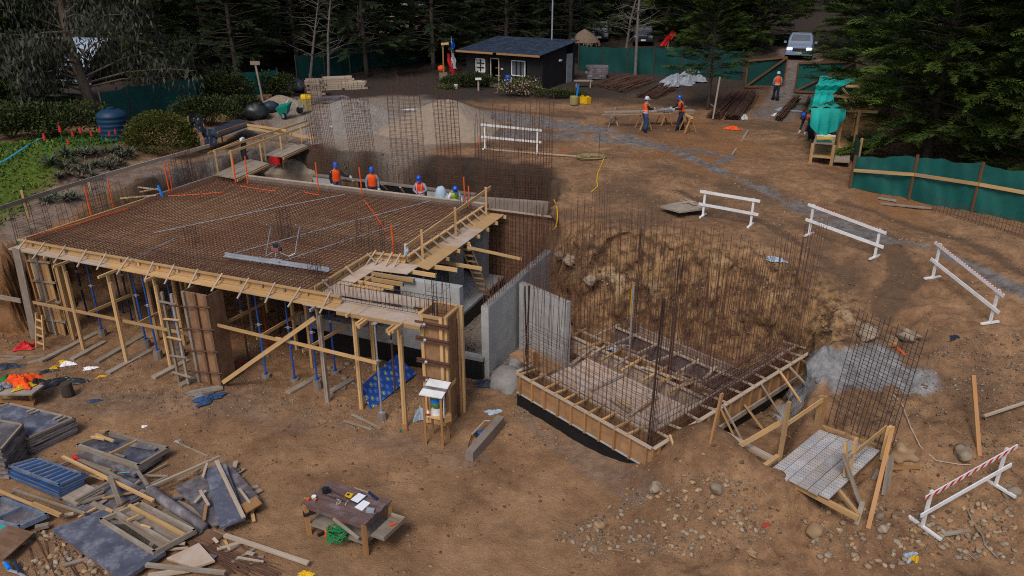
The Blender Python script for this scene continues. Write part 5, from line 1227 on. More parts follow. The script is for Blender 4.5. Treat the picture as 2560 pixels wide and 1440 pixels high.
vehicle(1607, 116, math.radians(-8), "dark car parked behind the green fence", card, "car", w=1.85, L=4.3)
vehicle(1497, 108, math.radians(-8), "silver car half hidden by a trunk beyond the cabin", galv, "car", w=1.8, L=4.2)
sp_ = G(1667, 150); sl_ = thing("red_slide", "red plastic playground slide on a grey pole", "slide", sp_)
zt = topz(sp_, 82); 
for k, (x0, z0, x1, z1) in enumerate([(-.45, zt - 1.0, .05, zt - .42), (.0, zt - .5, .42, zt)]):
    m = MB(); m.beam((sp_.x + x0, sp_.y - .1, z0), (sp_.x + x1, sp_.y + .3, z1), .55, .06)
    for s in (-.26, .26): m.beam((sp_.x + x0, sp_.y - .1 + s, z0 + .1), (sp_.x + x1, sp_.y + .3 + s, z1 + .1), .05, .2)
    part("chute", m, redp, sl_)
m = MB(); m.tube([sp_, V((sp_.x, sp_.y, zt - .6))], .06, 7); part("pole", m, galv, sl_)

# people
def person(loc, rz, lab, vest=vest_m, hel=hel_b, top=navy_c, legs=navy_c, lean=0.0, armL=None, armR=None, stride=0.0, bands=True, glove=white_c, h=1.75, knee=0.0, look=0.0):
    root = thing("person", lab, "person", loc, "workers on the building site"); root.rotation_euler = (0, 0, rz); k = h / 1.75; root.scale = (k, k, k)
    hip = V((0, 0, .94)); ml = Matrix.Rotation(lean, 3, 'X')   # forward is -Y
    def U(p): return hip + ml @ (V(p) - hip)
    shp = {s: U((s * .19, 0, 1.42)) for s in (-1, 1)}
    arms = {-1: armL or (U((-.26, .02, 1.14)), U((-.25, -.10, .90))), 1: armR or (U((.26, .02, 1.14)), U((.25, -.10, .90)))}
    feet = {s: V((s * .11, -s * stride, .07)) for s in (-1, 1)}; kn = {s: V((s * .10, -s * stride * .6 - .05 - knee, .50)) for s in (-1, 1)}; hp = {s: V((s * .09, 0, .92)) for s in (-1, 1)}
    # body: one continuous skinned figure
    jv = [hip, U((0, 0, 1.18)), U((0, 0, 1.40)), U((0, -.01, 1.50)), U((0, -.03, 1.58)), U((0, -.03, 1.68))]; rd = [.13, .125, .12, .06, .085, .075]; ed = [(0, 1), (1, 2), (2, 3), (3, 4), (4, 5)]
    for s in (-1, 1):
        i = len(jv); jv += [shp[s], arms[s][0], arms[s][1]]; rd += [.06, .045, .032]; ed += [(2, i), (i, i + 1), (i + 1, i + 2)]
        i = len(jv); jv += [hp[s], kn[s], feet[s], feet[s] + V((0, -.16, -.03))]; rd += [.085, .06, .045, .04]; ed += [(0, i), (i, i + 1), (i + 1, i + 2), (i + 2, i + 3)]
    me = bpy.data.meshes.new("body"); me.from_pydata([tuple(p) for p in jv], ed, []); at = me.attributes.new("g", 'FLOAT_VECTOR', 'POINT')
    o = bpy.data.objects.new("body", me); COL.objects.link(o); o.parent = root; me.materials.append(skin)
    md = o.modifiers.new("skin", 'SKIN')
    for i, r in enumerate(rd): me.skin_vertices[0].data[i].radius = (r, r)
    me.skin_vertices[0].data[0].use_root = True
    o.modifiers.new("sub", 'SUBSURF').levels = 1; o.modifiers["sub"].render_levels = 1
    # trousers, jacket, vest
    m = MB()
    for s in (-1, 1): m.tube([hp[s] + V((0, 0, .06)), hp[s].lerp(kn[s], .45), kn[s], kn[s].lerp(feet[s], .5), feet[s] + V((0, 0, .03))], [.115, .105, .085, .078, .085], 9)
    m.lathe((0, 0, .84), [(.09, 0), (.155, .05), (.165, .14), (.15, .22)], 12, squash=(1, .78)); lpart("trousers", m, legs, root, smooth=True)
    m = MB(); m.lathe((0, 0, 0), [(.15, 1.0), (.16, 1.1), (.175, 1.3), (.17, 1.4), (.10, 1.47), (.07, 1.50)], 12, squash=(1.05, .72)); m.v = [tuple(U(p)) for p in m.v]
    for s in (-1, 1): m.tube([shp[s] + V((-s * .05, 0, .0)), shp[s].lerp(arms[s][0], .5), arms[s][0], arms[s][0].lerp(arms[s][1], .6), arms[s][1]], [.075, .066, .058, .05, .045], 8)
    lpart("jacket", m, top, root, smooth=True)
    m = MB(); m.lathe((0, 0, 0), [(.178, .93), (.180, 1.0), (.178, 1.12), (.19, 1.28), (.192, 1.38), (.155, 1.45), (.10, 1.475)], 14, squash=(1.06, .77)); m.v = [tuple(U(p)) for p in m.v]; vt = lpart("vest", m, vest, root, smooth=True)
    if bands:
        for z in (1.0, 1.1):
            m = MB(); m.lathe((0, 0, 0), [(.181, z - .022), (.184, z - .02), (.184, z + .02), (.181, z + .022)], 14, squash=(1.06, .77)); m.v = [tuple(U(p)) for p in m.v]; lpart("reflective_band", m, band_m, vt)
        for s in (-1, 1):
            m = MB(); m.tube([(s * .09, -.148, 1.12), (s * .1, -.152, 1.30), (s * .1, -.12, 1.43), (s * .1, 0, 1.475)], .014, 4); m.v = [tuple(U(p)) for p in m.v]; lpart("reflective_band", m, band_m, vt)
    # head with face, hair and helmet
    mh = Matrix.Rotation(look, 3, 'X')
    def Hd(p): return U(V((0, -.02, 1.57)) + mh @ (V(p) - V((0, -.02, 1.57))))
    m = MB(); m.lathe((0, -.03, 0), [(.045, 1.50), (.07, 1.53), (.083, 1.60), (.085, 1.66), (.07, 1.73), (.03, 1.76)], 12, squash=(.9, 1.08)); m.blob((0, -.128, 1.605), (.014, .022, .02), 1, 1, 0)
    for s in (-1, 1): m.blob((s * .078, -.02, 1.61), (.012, .022, .032), 2, 1, 0)
    m.v = [tuple(Hd(p)) for p in m.v]; hd = lpart("head", m, skin, root, smooth=True)
    m = MB()
    for s in (-1, 1): m.blob((s * .032, -.115, 1.635), (.012, .008, .008), 3, 1, 0)
    m.box((0, -.112, 1.555), (.05, .01, .009)); m.v = [tuple(Hd(p)) for p in m.v]; lpart("face_detail", m, dark_c, hd)
    m = MB(); m.lathe((0, -.01, 0), [(.06, 1.56), (.088, 1.60), (.09, 1.68)], 10, squash=(.95, 1.0)); m.v = [tuple(Hd((p[0], max(p[1], -.02), p[2]))) for p in m.v]; lpart("hair", m, dark_c, hd)
    m = MB(); m.lathe((0, -.025, 0), [(.118, 1.66), (.122, 1.665), (.118, 1.70), (.105, 1.76), (.07, 1.805), (.02, 1.825)], 16, squash=(.92, 1.08)); m.prism([(-.085, -.12, 1.668), (-.05, -.205, 1.655), (.05, -.205, 1.655), (.085, -.12, 1.668)], .012, nrm=(0, 0, 1)); m.v = [tuple(Hd(p)) for p in m.v]; lpart("helmet", m, hel, root, smooth=False)
    for s in (-1, 1):
        w_ = arms[s][1]; d = (w_ - arms[s][0]).normalized(); sd = d.cross(V((0, 1, 0.2))).normalized(); q = d.cross(sd)
        m = MB(); m.beam(w_ - d * .02, w_ + d * .09, .08, .035, up=q)
        for f in range(4): b = w_ + d * .085 + sd * (.03 - .02 * f); m.tube([b, b + d * (.04, .05, .047, .035)[f] + q * .01, b + d * (.055, .065, .06, .045)[f] + q * .035], [.011, .010, .008], 5)
        b = w_ + d * .03 + sd * .04; m.tube([b, b + d * .03 + sd * .03, b + d * .065 + sd * .03 + q * .02], [.013, .012, .009], 5); lpart("glove", m, glove, root)
        m = MB(); f0 = feet[s]; m.blob(f0 + V((0, -.06, -.01)), (.055, .15, .065), 5, 2, .05, .2); m.tube([f0, f0 + V((0, 0, .12))], .06, 8); lpart("boot", m, dark_c, root, smooth=True)
    return root
def wz(x, y, z): return P(x, y, z)
def stand_at_top(px, py_top, y, h=1.75):
    """person whose helmet shows at this photo row, at this distance"""
    p = PD(px, py_top, y); return V((p.x, y, p.z - h * 1.04))
pw = [stand_at_top(837, 405, 32.3), stand_at_top(928, 416, 31.1), stand_at_top(1049, 436, 30.0), stand_at_top(1132, 454, 29.2)]
for q in pw: q.z = min(q.z, 2.45)
person(pw[0], math.radians(25), "person in a plain orange vest with black sleeves holding a bar in the trench", bands=False, top=dark_c, legs=jean, armR=(V((.32, -.12, 1.22)), V((.52, -.32, 1.18))))
person(pw[1], math.radians(8), "person in an orange vest with grey sleeves standing frontal in the trench", bands=False, top=grey_c, legs=navy_c)
person(pw[2], math.radians(-15), "person in a red orange vest with broad silver bands, head bent down in the trench", vest=M("hi-vis red orange", (.85, .06, .012), .8, var=.2, rnd=0), top=grey_c, legs=dark_c, look=.55, armL=(V((-.27, -.05, 1.15)), V((-.08, -.28, 1.12))), armR=(V((.3, -.08, 1.18)), V((.2, -.36, 1.15))))
person(pw[3], math.radians(20), "person in a lime vest with pale sleeves, bending forward beside the pale sack", vest=vest_g, top=white_c, legs=dark_c, lean=.35, look=.5, bands=False, armL=(V((-.28, -.25, 1.12)), V((-.12, -.40, 1.18))), armR=(V((.28, -.22, 1.1)), V((.2, -.4, .95))))
g = G(1611, 330); person(g, math.radians(100), "person in an orange vest, white helmet and jeans at the sawhorse table", hel=hel_w, top=dark_c, legs=jean, armL=(V((-.26, -.1, 1.2)), V((-.1, -.35, 1.18))), armR=(V((.26, -.1, 1.2)), V((.12, -.38, 1.14))))
g = G(1700, 325); person(g, math.radians(-75), "person with a blue helmet leaning over the sawhorse table, right", top=dark_c, legs=navy_c, bands=False, lean=.18, stride=.22, armL=(V((-.26, -.2, 1.2)), V((-.12, -.5, 1.15))), armR=(V((.26, -.18, 1.15)), V((.1, -.45, 1.12))))
g = G(1938, 251); person(g, math.radians(178), "person in an orange vest and white helmet walking to the gate, seen from behind", hel=hel_w, top=grey_c, legs=navy_c, stride=.1)
g = G(2028, 350); person(g, math.radians(-70), "person stooping behind the teal shelter, mostly hidden", top=navy_c, legs=navy_c, lean=1.1, bands=False, armL=(V((-.22, -.5, .8)), V((-.2, -.6, .5))), armR=(V((.22, -.5, .8)), V((.2, -.6, .5))), knee=.1)
sk = P(1105, 495, 2.4); m = crumple(sk, .95, .6, .1, 5, .3); 
m = MB(); m.blob(PD(1103, 497, 29.6), (.33, .28, .55), 8, 3, .06); m.blob(PD(1113, 505, 29.6), (.30, .26, .4), 9, 3, .06); solo("bulk_sack", m, bag_w, "tall pale blue sack standing before the lime vested person", "sack", smooth=True)

# sawhorse table where two people bend bars
def sawhorse(c, rz, lab, w=.9, h=.8, mat=wood_g):
    th = thing("sawhorse", lab, "sawhorse", c, "sawhorses of the bar bending table"); ca_, sa_ = math.cos(rz), math.sin(rz)
    def q(x, y, z): return V((c.x + x * ca_ - y * sa_, c.y + x * sa_ + y * ca_, c.z + z))
    m = MB(); m.beam(q(0, -w / 2, h), q(0, w / 2, h), .1, .1); part("top_beam", m, mat, th)
    for sx in (-1, 1):
        for sy in (-1, 1):
            m = MB(); m.beam(q(sx * .32, sy * w * .42, 0), q(sx * .03, sy * w * .36, h - .03), .08, .05); part("leg", m, wood_o, th)
sawhorse(G(1608, 322), .2, "sawhorse beside the person in jeans"); sawhorse(G(1718, 330), .2, "sawhorse right of the person with the blue helmet", mat=wood); sawhorse(G(1660, 312), .2, "sawhorse in the middle of the bending table")
m = MB(); m.beam(P(1505, 287, 4.65), P(1735, 283, 4.65), .06, .05); m.beam(P(1510, 280, 4.65), P(1735, 276, 4.65), .5, .04); solo("bending_table_top", m, wood_g, "long grey plank top of the bar bending table", "table top")
m = MB()
for k in range(10): m.tube([P(1640 + k * 3, 275 + R.uniform(-3, 3), 4.74), P(1690 + k * 3, 268 + R.uniform(-3, 3), 4.76)], .025, 5)
solo("tube_bundle", m, galv, "bundle of shiny tubes on the bending table", "tubes")
m = MB(); m.beam(P(1520, 320, 3.9), P(1540, 268, 4.5), .06, .05); m.beam(P(1545, 318, 3.9), P(1535, 280, 4.5), .06, .05); solo("timber_trestle", m, wood_g, "thin timber trestle at the left end of the bending table", "trestle")
# ---------------------------------------------------------------- lower yard: stacked panels, offcuts, workbench
def quad(c, z, th=0.0):
    """corner pixels left, back, right (front found from the others) on level z"""
    l, b, r = [P(*q, z) for q in c[:3]]
    f = P(*c[3], z) if len(c) > 3 else l + r - b
    return [l, f, r, b]          # counter-clockwise seen from above
def slab(c, z, th, mat, name, label, cat, group=None, tilt=0.0):
    q = quad(c, z)
    if tilt: q = [q[0], q[1], q[2] + UZ * tilt, q[3] + UZ * tilt]
    m = MB(); m.prism(q, th, nrm=None if tilt else (0, 0, 1)); return solo(name, m, mat, label, cat, group)
def frame_panel(q, th, face, edge, parent, slats=0, slat_mat=None, rim=.05, inset=.03):
    """panel with a raised rim and cross battens; q counter-clockwise corners of the top"""
    n = (q[1] - q[0]).cross(q[3] - q[0]).normalized()
    m = MB(); m.prism([p - n * inset for p in q], .02, nrm=n); fc = part("panel_face", m, face, parent)
    for i in range(4):
        a, b = q[i], q[(i + 1) % 4]; inn = ((q[0] + q[2]) / 2 - (a + b) / 2).normalized() * rim * .5
        m = MB(); m.beam(a + inn - n * th / 2, b + inn - n * th / 2, rim, th, up=n); part("panel_rim", m, edge, parent)
    for i in range(slats):
        f = (i + 1) / (slats + 1); m = MB(); m.beam(q[0].lerp(q[1], f) - n * (th / 2 - .005), q[3].lerp(q[2], f) - n * (th / 2 - .005), rim * .8, th - .012, up=n); part("batten", m, slat_mat or edge, parent)
def stack(c, ztop, n, face, edge, lab, slats=0, slat_mat=None, jit=.04, name="panel_stack", z0=0.0):
    q = quad(c, ztop); ctr = sum(q, V((0, 0, 0))) / 4; ctr.z = z0
    th_ = (ztop - z0) / n
    for k in range(n):
        dx, dy, rz = J(jit), J(jit), J(.03); o = q[0] * 0
        qq = []
        for p in q:
            d = p - ctr; d.z = 0
            d = Matrix.Rotation(rz, 3, 'Z') @ d; s = 1 + (J(.02) if k < n - 1 else 0)
            qq.append(V((ctr.x + d.x * s + (dx if k < n - 1 else 0), ctr.y + d.y * s + (dy if k < n - 1 else 0), z0 + th_ * (k + 1) - .004)))
        nm = "shuttering_panel"
        lab_k = (lab + ", topmost panel") if k == n - 1 else lab + ", panel below the top"
        th = thing(nm, lab_k, "panel", V((ctr.x, ctr.y, z0 + th_ * k)), lab)
        if k == n - 1: frame_panel(qq, th_ - .01, face, edge, th, slats, slat_mat)
        else:
            m = MB(); m.prism(qq, th_ * .35, nrm=(0, 0, 1)); part("panel_face", m, face, th)
            e = [edge, wood_g, panel_b, wood_g][R.randrange(4)] if edge is not panel_blue else edge
            for i in range(4):
                a, b = qq[i], qq[(i + 1) % 4]; inn = (V((ctr.x, ctr.y, 0)) - V(((a.x + b.x) / 2, (a.y + b.y) / 2, 0))).normalized() * .03
                m = MB(); zz = -UZ * (th_ * .67); m.beam(a + inn + zz, b + inn + zz, .06, th_ * .58); part("panel_rim", m, e, th)
stack([(-150, 1075), (20, 1006), (187, 1042), (71, 1094)], .52, 8, panel_m, wood_g, "rear stack of worn dark shuttering panels", 0)
stack([(-110, 1120), (-50, 1040), (58, 1058), (2, 1124)], .85, 12, panel_b, wood_g, "tall front stack of brown shuttering panels at the left edge", 0)
stack([(19, 1163), (92, 1142), (210, 1182), (147, 1212)], .46, 7, panel_in, panel_blue, "stack of blue slatted shuttering panels", 8, panel_blue, .07)
for k, (a, b) in enumerate([((66, 1030), (88, 1022)), ((74, 1034), (96, 1026)), ((134, 1048), (156, 1038)), ((144, 1052), (165, 1042))]):
    m = MB(); m.beam(P(*a, .535), P(*b, .535), .05, .03); solo("batten", m, wood_p if k % 2 == 0 else wood_g, ["thin batten lying on the rear panel stack, leftmost", "second batten from the left on the rear panel stack", "third batten from the left on the rear panel stack", "rightmost batten lying on the rear panel stack"][k], "batten", "battens on the rear panel stack")
t1 = thing("tray_panel", "open framed panel holding pine offcuts, lying on another panel", "panel", G(305, 1120))
frame_panel(quad([(189, 1111), (272, 1076), (424, 1117), (345, 1164)], .34), .13, panel_m, wood_g, t1, 1, wood, .07, .11)
slab([(190, 1135), (270, 1095), (405, 1140), (335, 1186)], .20, .09, panel_b, "shuttering_panel", "dark panel lying beneath the open framed panel", "panel")
slab([(192, 1150), (260, 1120), (330, 1150)], .10, .08, wood_g, "shuttering_panel", "lowest grey panel beneath the open framed panel", "panel")
t2 = thing("tray_panel", "weathered wooden framed panel lying on the big dark sheet", "panel", G(370, 1315))
frame_panel(quad([(247, 1297), (352, 1252), (491, 1323), (383, 1380)], .30), .12, wood_g, wood_g, t2, 0, None, .06, .10)
q = quad([(247, 1297), (352, 1252), (491, 1323), (383, 1380)], .27)
for f in (.38, .72):
    m = MB(); m.beam(q[0].lerp(q[3], f), q[1].lerp(q[2], f), .07, .08); part("batten", m, wood_g if f < .5 else wood, t2)
t3 = thing("tray_panel", "small grey framed panel at the left edge under pine strips", "panel", G(50, 1285))
frame_panel(quad([(-90, 1282), (2, 1240), (121, 1283), (46, 1316)], .26), .12, panel_b, panel_blue, t3, 1, panel_blue, .06, .10)
slab([(129, 1322), (259, 1275), (413, 1378), (308, 1448)], .20, .10, panel_m, "shuttering_panel", "large dark blue coated panel in the lower left", "panel")
slab([(-70, 1370), (20, 1312), (85, 1331), (8, 1400)], .22, .03, ply_d, "plywood_sheet", "brown plywood sheet at the lower left edge", "sheet")
slab([(-80, 1340), (-10, 1285), (22, 1312), (-30, 1370)], .16, .03, teal_t, "plywood_sheet", "teal painted sheet at the lower left edge", "sheet")
slab([(416, 1395), (497, 1357), (537, 1401), (484, 1419)], .16, .05, ply_w, "plywood_sheet", "small pale plywood offcut right of the dark panel", "sheet")
slab([(437, 1218), (515, 1184), (600, 1295), (530, 1313)], .22, .05, panel_b, "shuttering_panel", "grey board at the left of the fanned boards", "panel")
slab([(548, 1200), (575, 1160), (652, 1247), (610, 1290)], .18, .05, panel_b, "shuttering_panel", "worn board at the right of the fanned boards", "panel")
slab([(512, 1172), (562, 1154), (613, 1297), (549, 1320)], .29, .04, panel_m, "shuttering_panel", "dark purple board on top of the fanned boards", "panel")
slab([(600, 1262), (640, 1240), (655, 1258), (615, 1282)], .27, .03, wood_o, "plywood_sheet", "short orange board at the corner of the fanned boards", "sheet")
PLK = [((541, 1152), (609, 1294), .34, .09, .04, wood_p, "pale plank along the fanned boards"), ((366, 1222), (549, 1142), .30, .07, .06, wood_p, "long pale beam reaching left from the fanned boards"), ((507, 1192), (518, 1158), .33, .06, .03, wood_p, "short lath at the top of the fanned boards"),
       ((487, 1256), (515, 1226), .31, .07, .03, wood_p, "short pale stick lying on the grey fanned board"), ((500, 1226), (522, 1263), .34, .06, .03, wood_p, "second short stick crossing on the grey fanned board"), ((510, 1300), (516, 1262), .3, .07, .03, wood_o, "brown stick at the foot of the grey fanned board"), ((598, 1222), (625, 1258), .27, .06, .03, wood_p, "short lath on the right fanned board"),
       ((157, 1142), (384, 1252), .26, .07, .06, wood, "long pine beam between the blue stack and the tray"), ((262, 1178), (362, 1232), .16, .12, .04, wood_g, "grey board below the long pine beam"), ((274, 1192), (300, 1262), .34, .10, .05, wood_g, "grey plank crossing over the pine beam"), ((-10, 1224), (150, 1290), .30, .06, .05, wood, "yellow pine strip at the left edge"), ((82, 1258), (152, 1287), .36, .08, .04, wood, "doubled pine strip with painted end"),
       ((33, 1224), (213, 1284), .20, .05, .05, wood_g, "thin grey stick below the blue stack"), ((188, 1252), (272, 1206), .24, .07, .05, wood_g, "grey stick rising to the crossing plank"), ((205, 1256), (262, 1240), .12, .11, .04, wood_g, "short grey board below the blue stack"), ((255, 1246), (332, 1231), .16, .05, .03, wood, "thin pine lath right of the crossing plank"), ((230, 1258), (285, 1283), .15, .12, .05, wood_g, "grey blue board beside the dark panel corner"),
       ((344, 1178), (369, 1214), .30, .08, .04, wood_g, "grey board leaning up by the tray corner"), ((372, 1213), (419, 1191), .24, .06, .04, wood_g, "grey stick right of the tray corner"), ((358, 1188), (420, 1190), .18, .05, .03, wood_g, "thin stick behind the tray corner"), ((306, 1202), (350, 1224), .18, .13, .04, panel_b, "dark short board by the tray corner"), ((420, 1250), (470, 1235), .18, .1, .04, panel_b, "dark offcut left of the fanned boards"),
       ((562, 1338), (771, 1408), .12, .10, .05, wood_p, "long pale beam lying alone right of the debris"), ((365, 1412), (563, 1432), .18, .09, .06, wood_g, "grey beam across the lower edge of the debris"), ((370, 1440), (475, 1424), .12, .12, .05, wood_p, "pale plank under the grey beam"), ((412, 1362), (463, 1358), .12, .06, .03, wood_p, "short lath right of the dark panel"), ((412, 1374), (470, 1370), .1, .06, .03, wood_p, "second short lath right of the dark panel"),
       ((344, 1170), (368, 1168), .16, .06, .05, wood, "small pine block at the tray front"), ((196, 1294), (240, 1270), .12, .05, .04, wood, "short pine stick behind the dark panel"), ((160, 1288), (184, 1284), .15, .08, .04, wood_p, "small pale block by the pine strips"), ((88, 1320), (122, 1312), .12, .12, .08, conc_d, "grey block by the small framed panel"), ((265, 1272), (282, 1279), .24, .06, .03, wood, "tiny pine offcut at the panel corner"),
       ((229, 1092), (262, 1098), .36, .06, .05, wood, "pine offcut in the tray, left"), ((240, 1086), (284, 1103), .40, .06, .05, wood, "pine offcut crossing in the tray"), ((250, 1078), (264, 1080), .40, .06, .05, wood, "pine block at the tray back corner"), ((310, 1108), (392, 1122), .27, .16, .02, panel_b, "grey board strip lying inside the tray"), ((272, 1130), (312, 1142), .27, .06, .02, wood_g, "thin strip lying inside the tray"),
       ((318, 1302), (348, 1288), .38, .06, .05, wood, "pine block across the wooden framed panel"), ((352, 1312), (376, 1320), .3, .05, .03, wood, "small lath in the wooden framed panel"), ((880, 1036), (952, 1072), .05, .08, .03, wood_g, "grey lath lying before the blue cloth"), ((860, 1052), (930, 1074), .04, .05, .04, wood_g, "thin timber before the blue cloth"), ((445, 1108), (520, 1140), .02, .03, .03, wood_g, "thin stick lying on open ground"),
       ((0, 890), (60, 893), .05, .09, .04, wood_g, "grey board at the left edge by the red bag"), ((20, 900), (112, 888), .03, .16, .03, wood_g, "flat board before the small ladder"), ((70, 908), (130, 890), .02, .2, .03, wood_g, "wide board before the left column form"), ((557, 968), (470, 985), .04, .3, .04, wood_g, "wide grey board before the plywood column form")]
for a, b, z, w, h, mt, lab in PLK:
    m = MB(); pa, pb = P(*a, z), P(*b, z + J(.02)); m.beam(pa, pb, w, h)
    o = solo("plank" if w > .075 else "lath", m, mt, lab, "plank" if w > .075 else "lath", "offcuts in the yard")
for lab, (x, y) in (("painted end of the doubled strip", (152, 1288)),):
    pass
for k, (c, z, mt) in enumerate([([(150, 1262), (232, 1210), (330, 1242), (250, 1300)], .06, panel_b), ([(-40, 1255), (60, 1215), (160, 1262), (70, 1310)], .05, panel_b), ([(250, 1215), (330, 1175), (400, 1205), (330, 1250)], .08, panel_m), ([(380, 1300), (440, 1250), (520, 1290), (470, 1345)], .05, wood_g), ([(130, 1232), (200, 1205), (260, 1228), (190, 1262)], .14, wood_g), ([(430, 1330), (480, 1305), (560, 1340), (510, 1372)], .06, ply_d)]):
    slab(c, z, .045, mt, "shuttering_panel", ["worn panel half buried under the crossing plank", "worn panel under the yellow pine strip", "dark panel under the long pine beam foot", "grey board under the thick grey tube", "grey board wedged below the blue stack", "brown board under the rusty bars"][k], "panel", tilt=J(.08))
for k in range(64):
    x, y = R.uniform(150, 640), R.uniform(1165, 1420); a = R.random() * 3.1; L = R.uniform(.15, .6); b = G(x, y); z = R.uniform(.03, .12); d = V((math.cos(a) * L / 2, math.sin(a) * L / 2, J(.03)))
    m = MB(); m.beam(b + UZ * z - d, b + UZ * z + d, R.uniform(.04, .12), .03); solo("offcut", m, R.choice((wood_g, wood_p, wood, wood_g, panel_b)), "small splintered offcut lying among the debris in the yard", "offcut", "small offcuts in the debris")
m = MB(); m.tube([P(376, 1226, .24), P(440, 1272, .2), P(513, 1318, .16)], [.13, .12, .10], 12); solo("fibre_tube", m, panel_b, "thick dark grey tube lying beside the fanned boards", "tube", smooth=True)
m = MB()
for k in range(36): a = P(455 + R.uniform(-30, 40), 1340 + R.uniform(-6, 22), R.uniform(.02, .1)); b = P(640 + R.uniform(-60, 80), 1425 + R.uniform(-20, 30), R.uniform(.02, .08)); m.tube([a, b], R.choice((.008, .011, .014)), 5)
solo("bar_bundle", m, steel_rust, "loose bundle of rusty bars at the bottom of the debris", "rebar")
m = MB(); m.tube([P(598, 1362, .05), P(655, 1405, .05)], .025, 6); m.tube([P(655, 1405, .05), P(650, 1408, .05)], .04, 6); solo("rusty_clamp", m, steel_rust, "rusty clamp bar lying right of the bars", "clamp")
m = MB()
for k in range(9): m.tube([P(60 + k * 25, 1330 + k * 9, .03), P(100 + k * 28 + J(20), 1445, .06)], .01, 5)
solo("bar_bundle", m, steel_rust, "rusty bars on the stones at the bottom left", "rebar")
m = MB(); m.tube([P(x, y, .1) for x, y in ((10, 1405), (22, 1425), (45, 1432), (60, 1440), (75, 1452))], .03, 6); solo("blue_hose", m, galv, "grey hose at the bottom left corner", "hose")
m = MB(); m.tube([P(14, 1408, .14), P(24, 1422, .14)], .045, 8); solo("blue_bottle", m, bluep, "blue capped bottle at the bottom left corner", "bottle")
m = MB(); m.tube([P(36, 1402, .1), P(48, 1432, .12)], .03, 6); solo("dark_hose", m, navy_s, "short dark hose at the bottom left corner", "hose")
m = MB(); m.tube([P(293, 1183, .2), P(325, 1180, .2)], .014, 5); solo("cyan_tube", m, cyan, "thin cyan tube below the tray panel", "tube")

# timber bench with bright clothes
bn = thing("timber_trestle", "rough low timber trestle under a heap of bright work clothes", "trestle", G(60, 1000))
m = MB(); m.prism([P(-30, 985, .55), P(80, 985, .55), P(110, 962, .55), P(-20, 955, .55)], .05); part("top", m, wood_g, bn)
for a, b in (((-10, 1000), (86, 1010)), ((76, 968), (86, 1008))):
    m = MB(); m.beam(P(*a, .12), P(*b, .08), .06, .12); part("rail", m, wood_o, bn)
for x, y in ((82, 1008), (-20, 1000), (100, 985)):
    m = MB(); b = P(x, y, 0); m.beam(b, b + UZ * .55, .1, .07); part("leg", m, wood_o, bn)
def heap(px, py, z, r, mat, name, lab, cat, seed, flat=.5):
    c = P(px, py, z); m = crumple(c, r[0], r[1], r[2], seed, seed); return solo(name, m, mat, lab, cat)
heap(52, 955, .57, (.85, .55, .32), vest_m, "work_vest", "crumpled orange vests heaped on the trestle", "clothing", 3)
heap(62, 968, .57, (.5, .2, .14), yellow, "work_vest", "yellow cloth at the front of the clothes heap", "clothing", 4)
heap(20, 952, .57, (.35, .4, .22), greenp, "cloth_bag", "green rimmed cloth at the left of the heap", "clothing", 6)
heap(5, 970, .57, (.4, .3, .2), grey_c, "cloth_bag", "grey cloth at the left end of the trestle", "clothing", 7)
heap(92, 955, .57, (.35, .3, .12), dark_c, "cloth_bag", "dark cloth at the right end of the trestle", "clothing", 9)
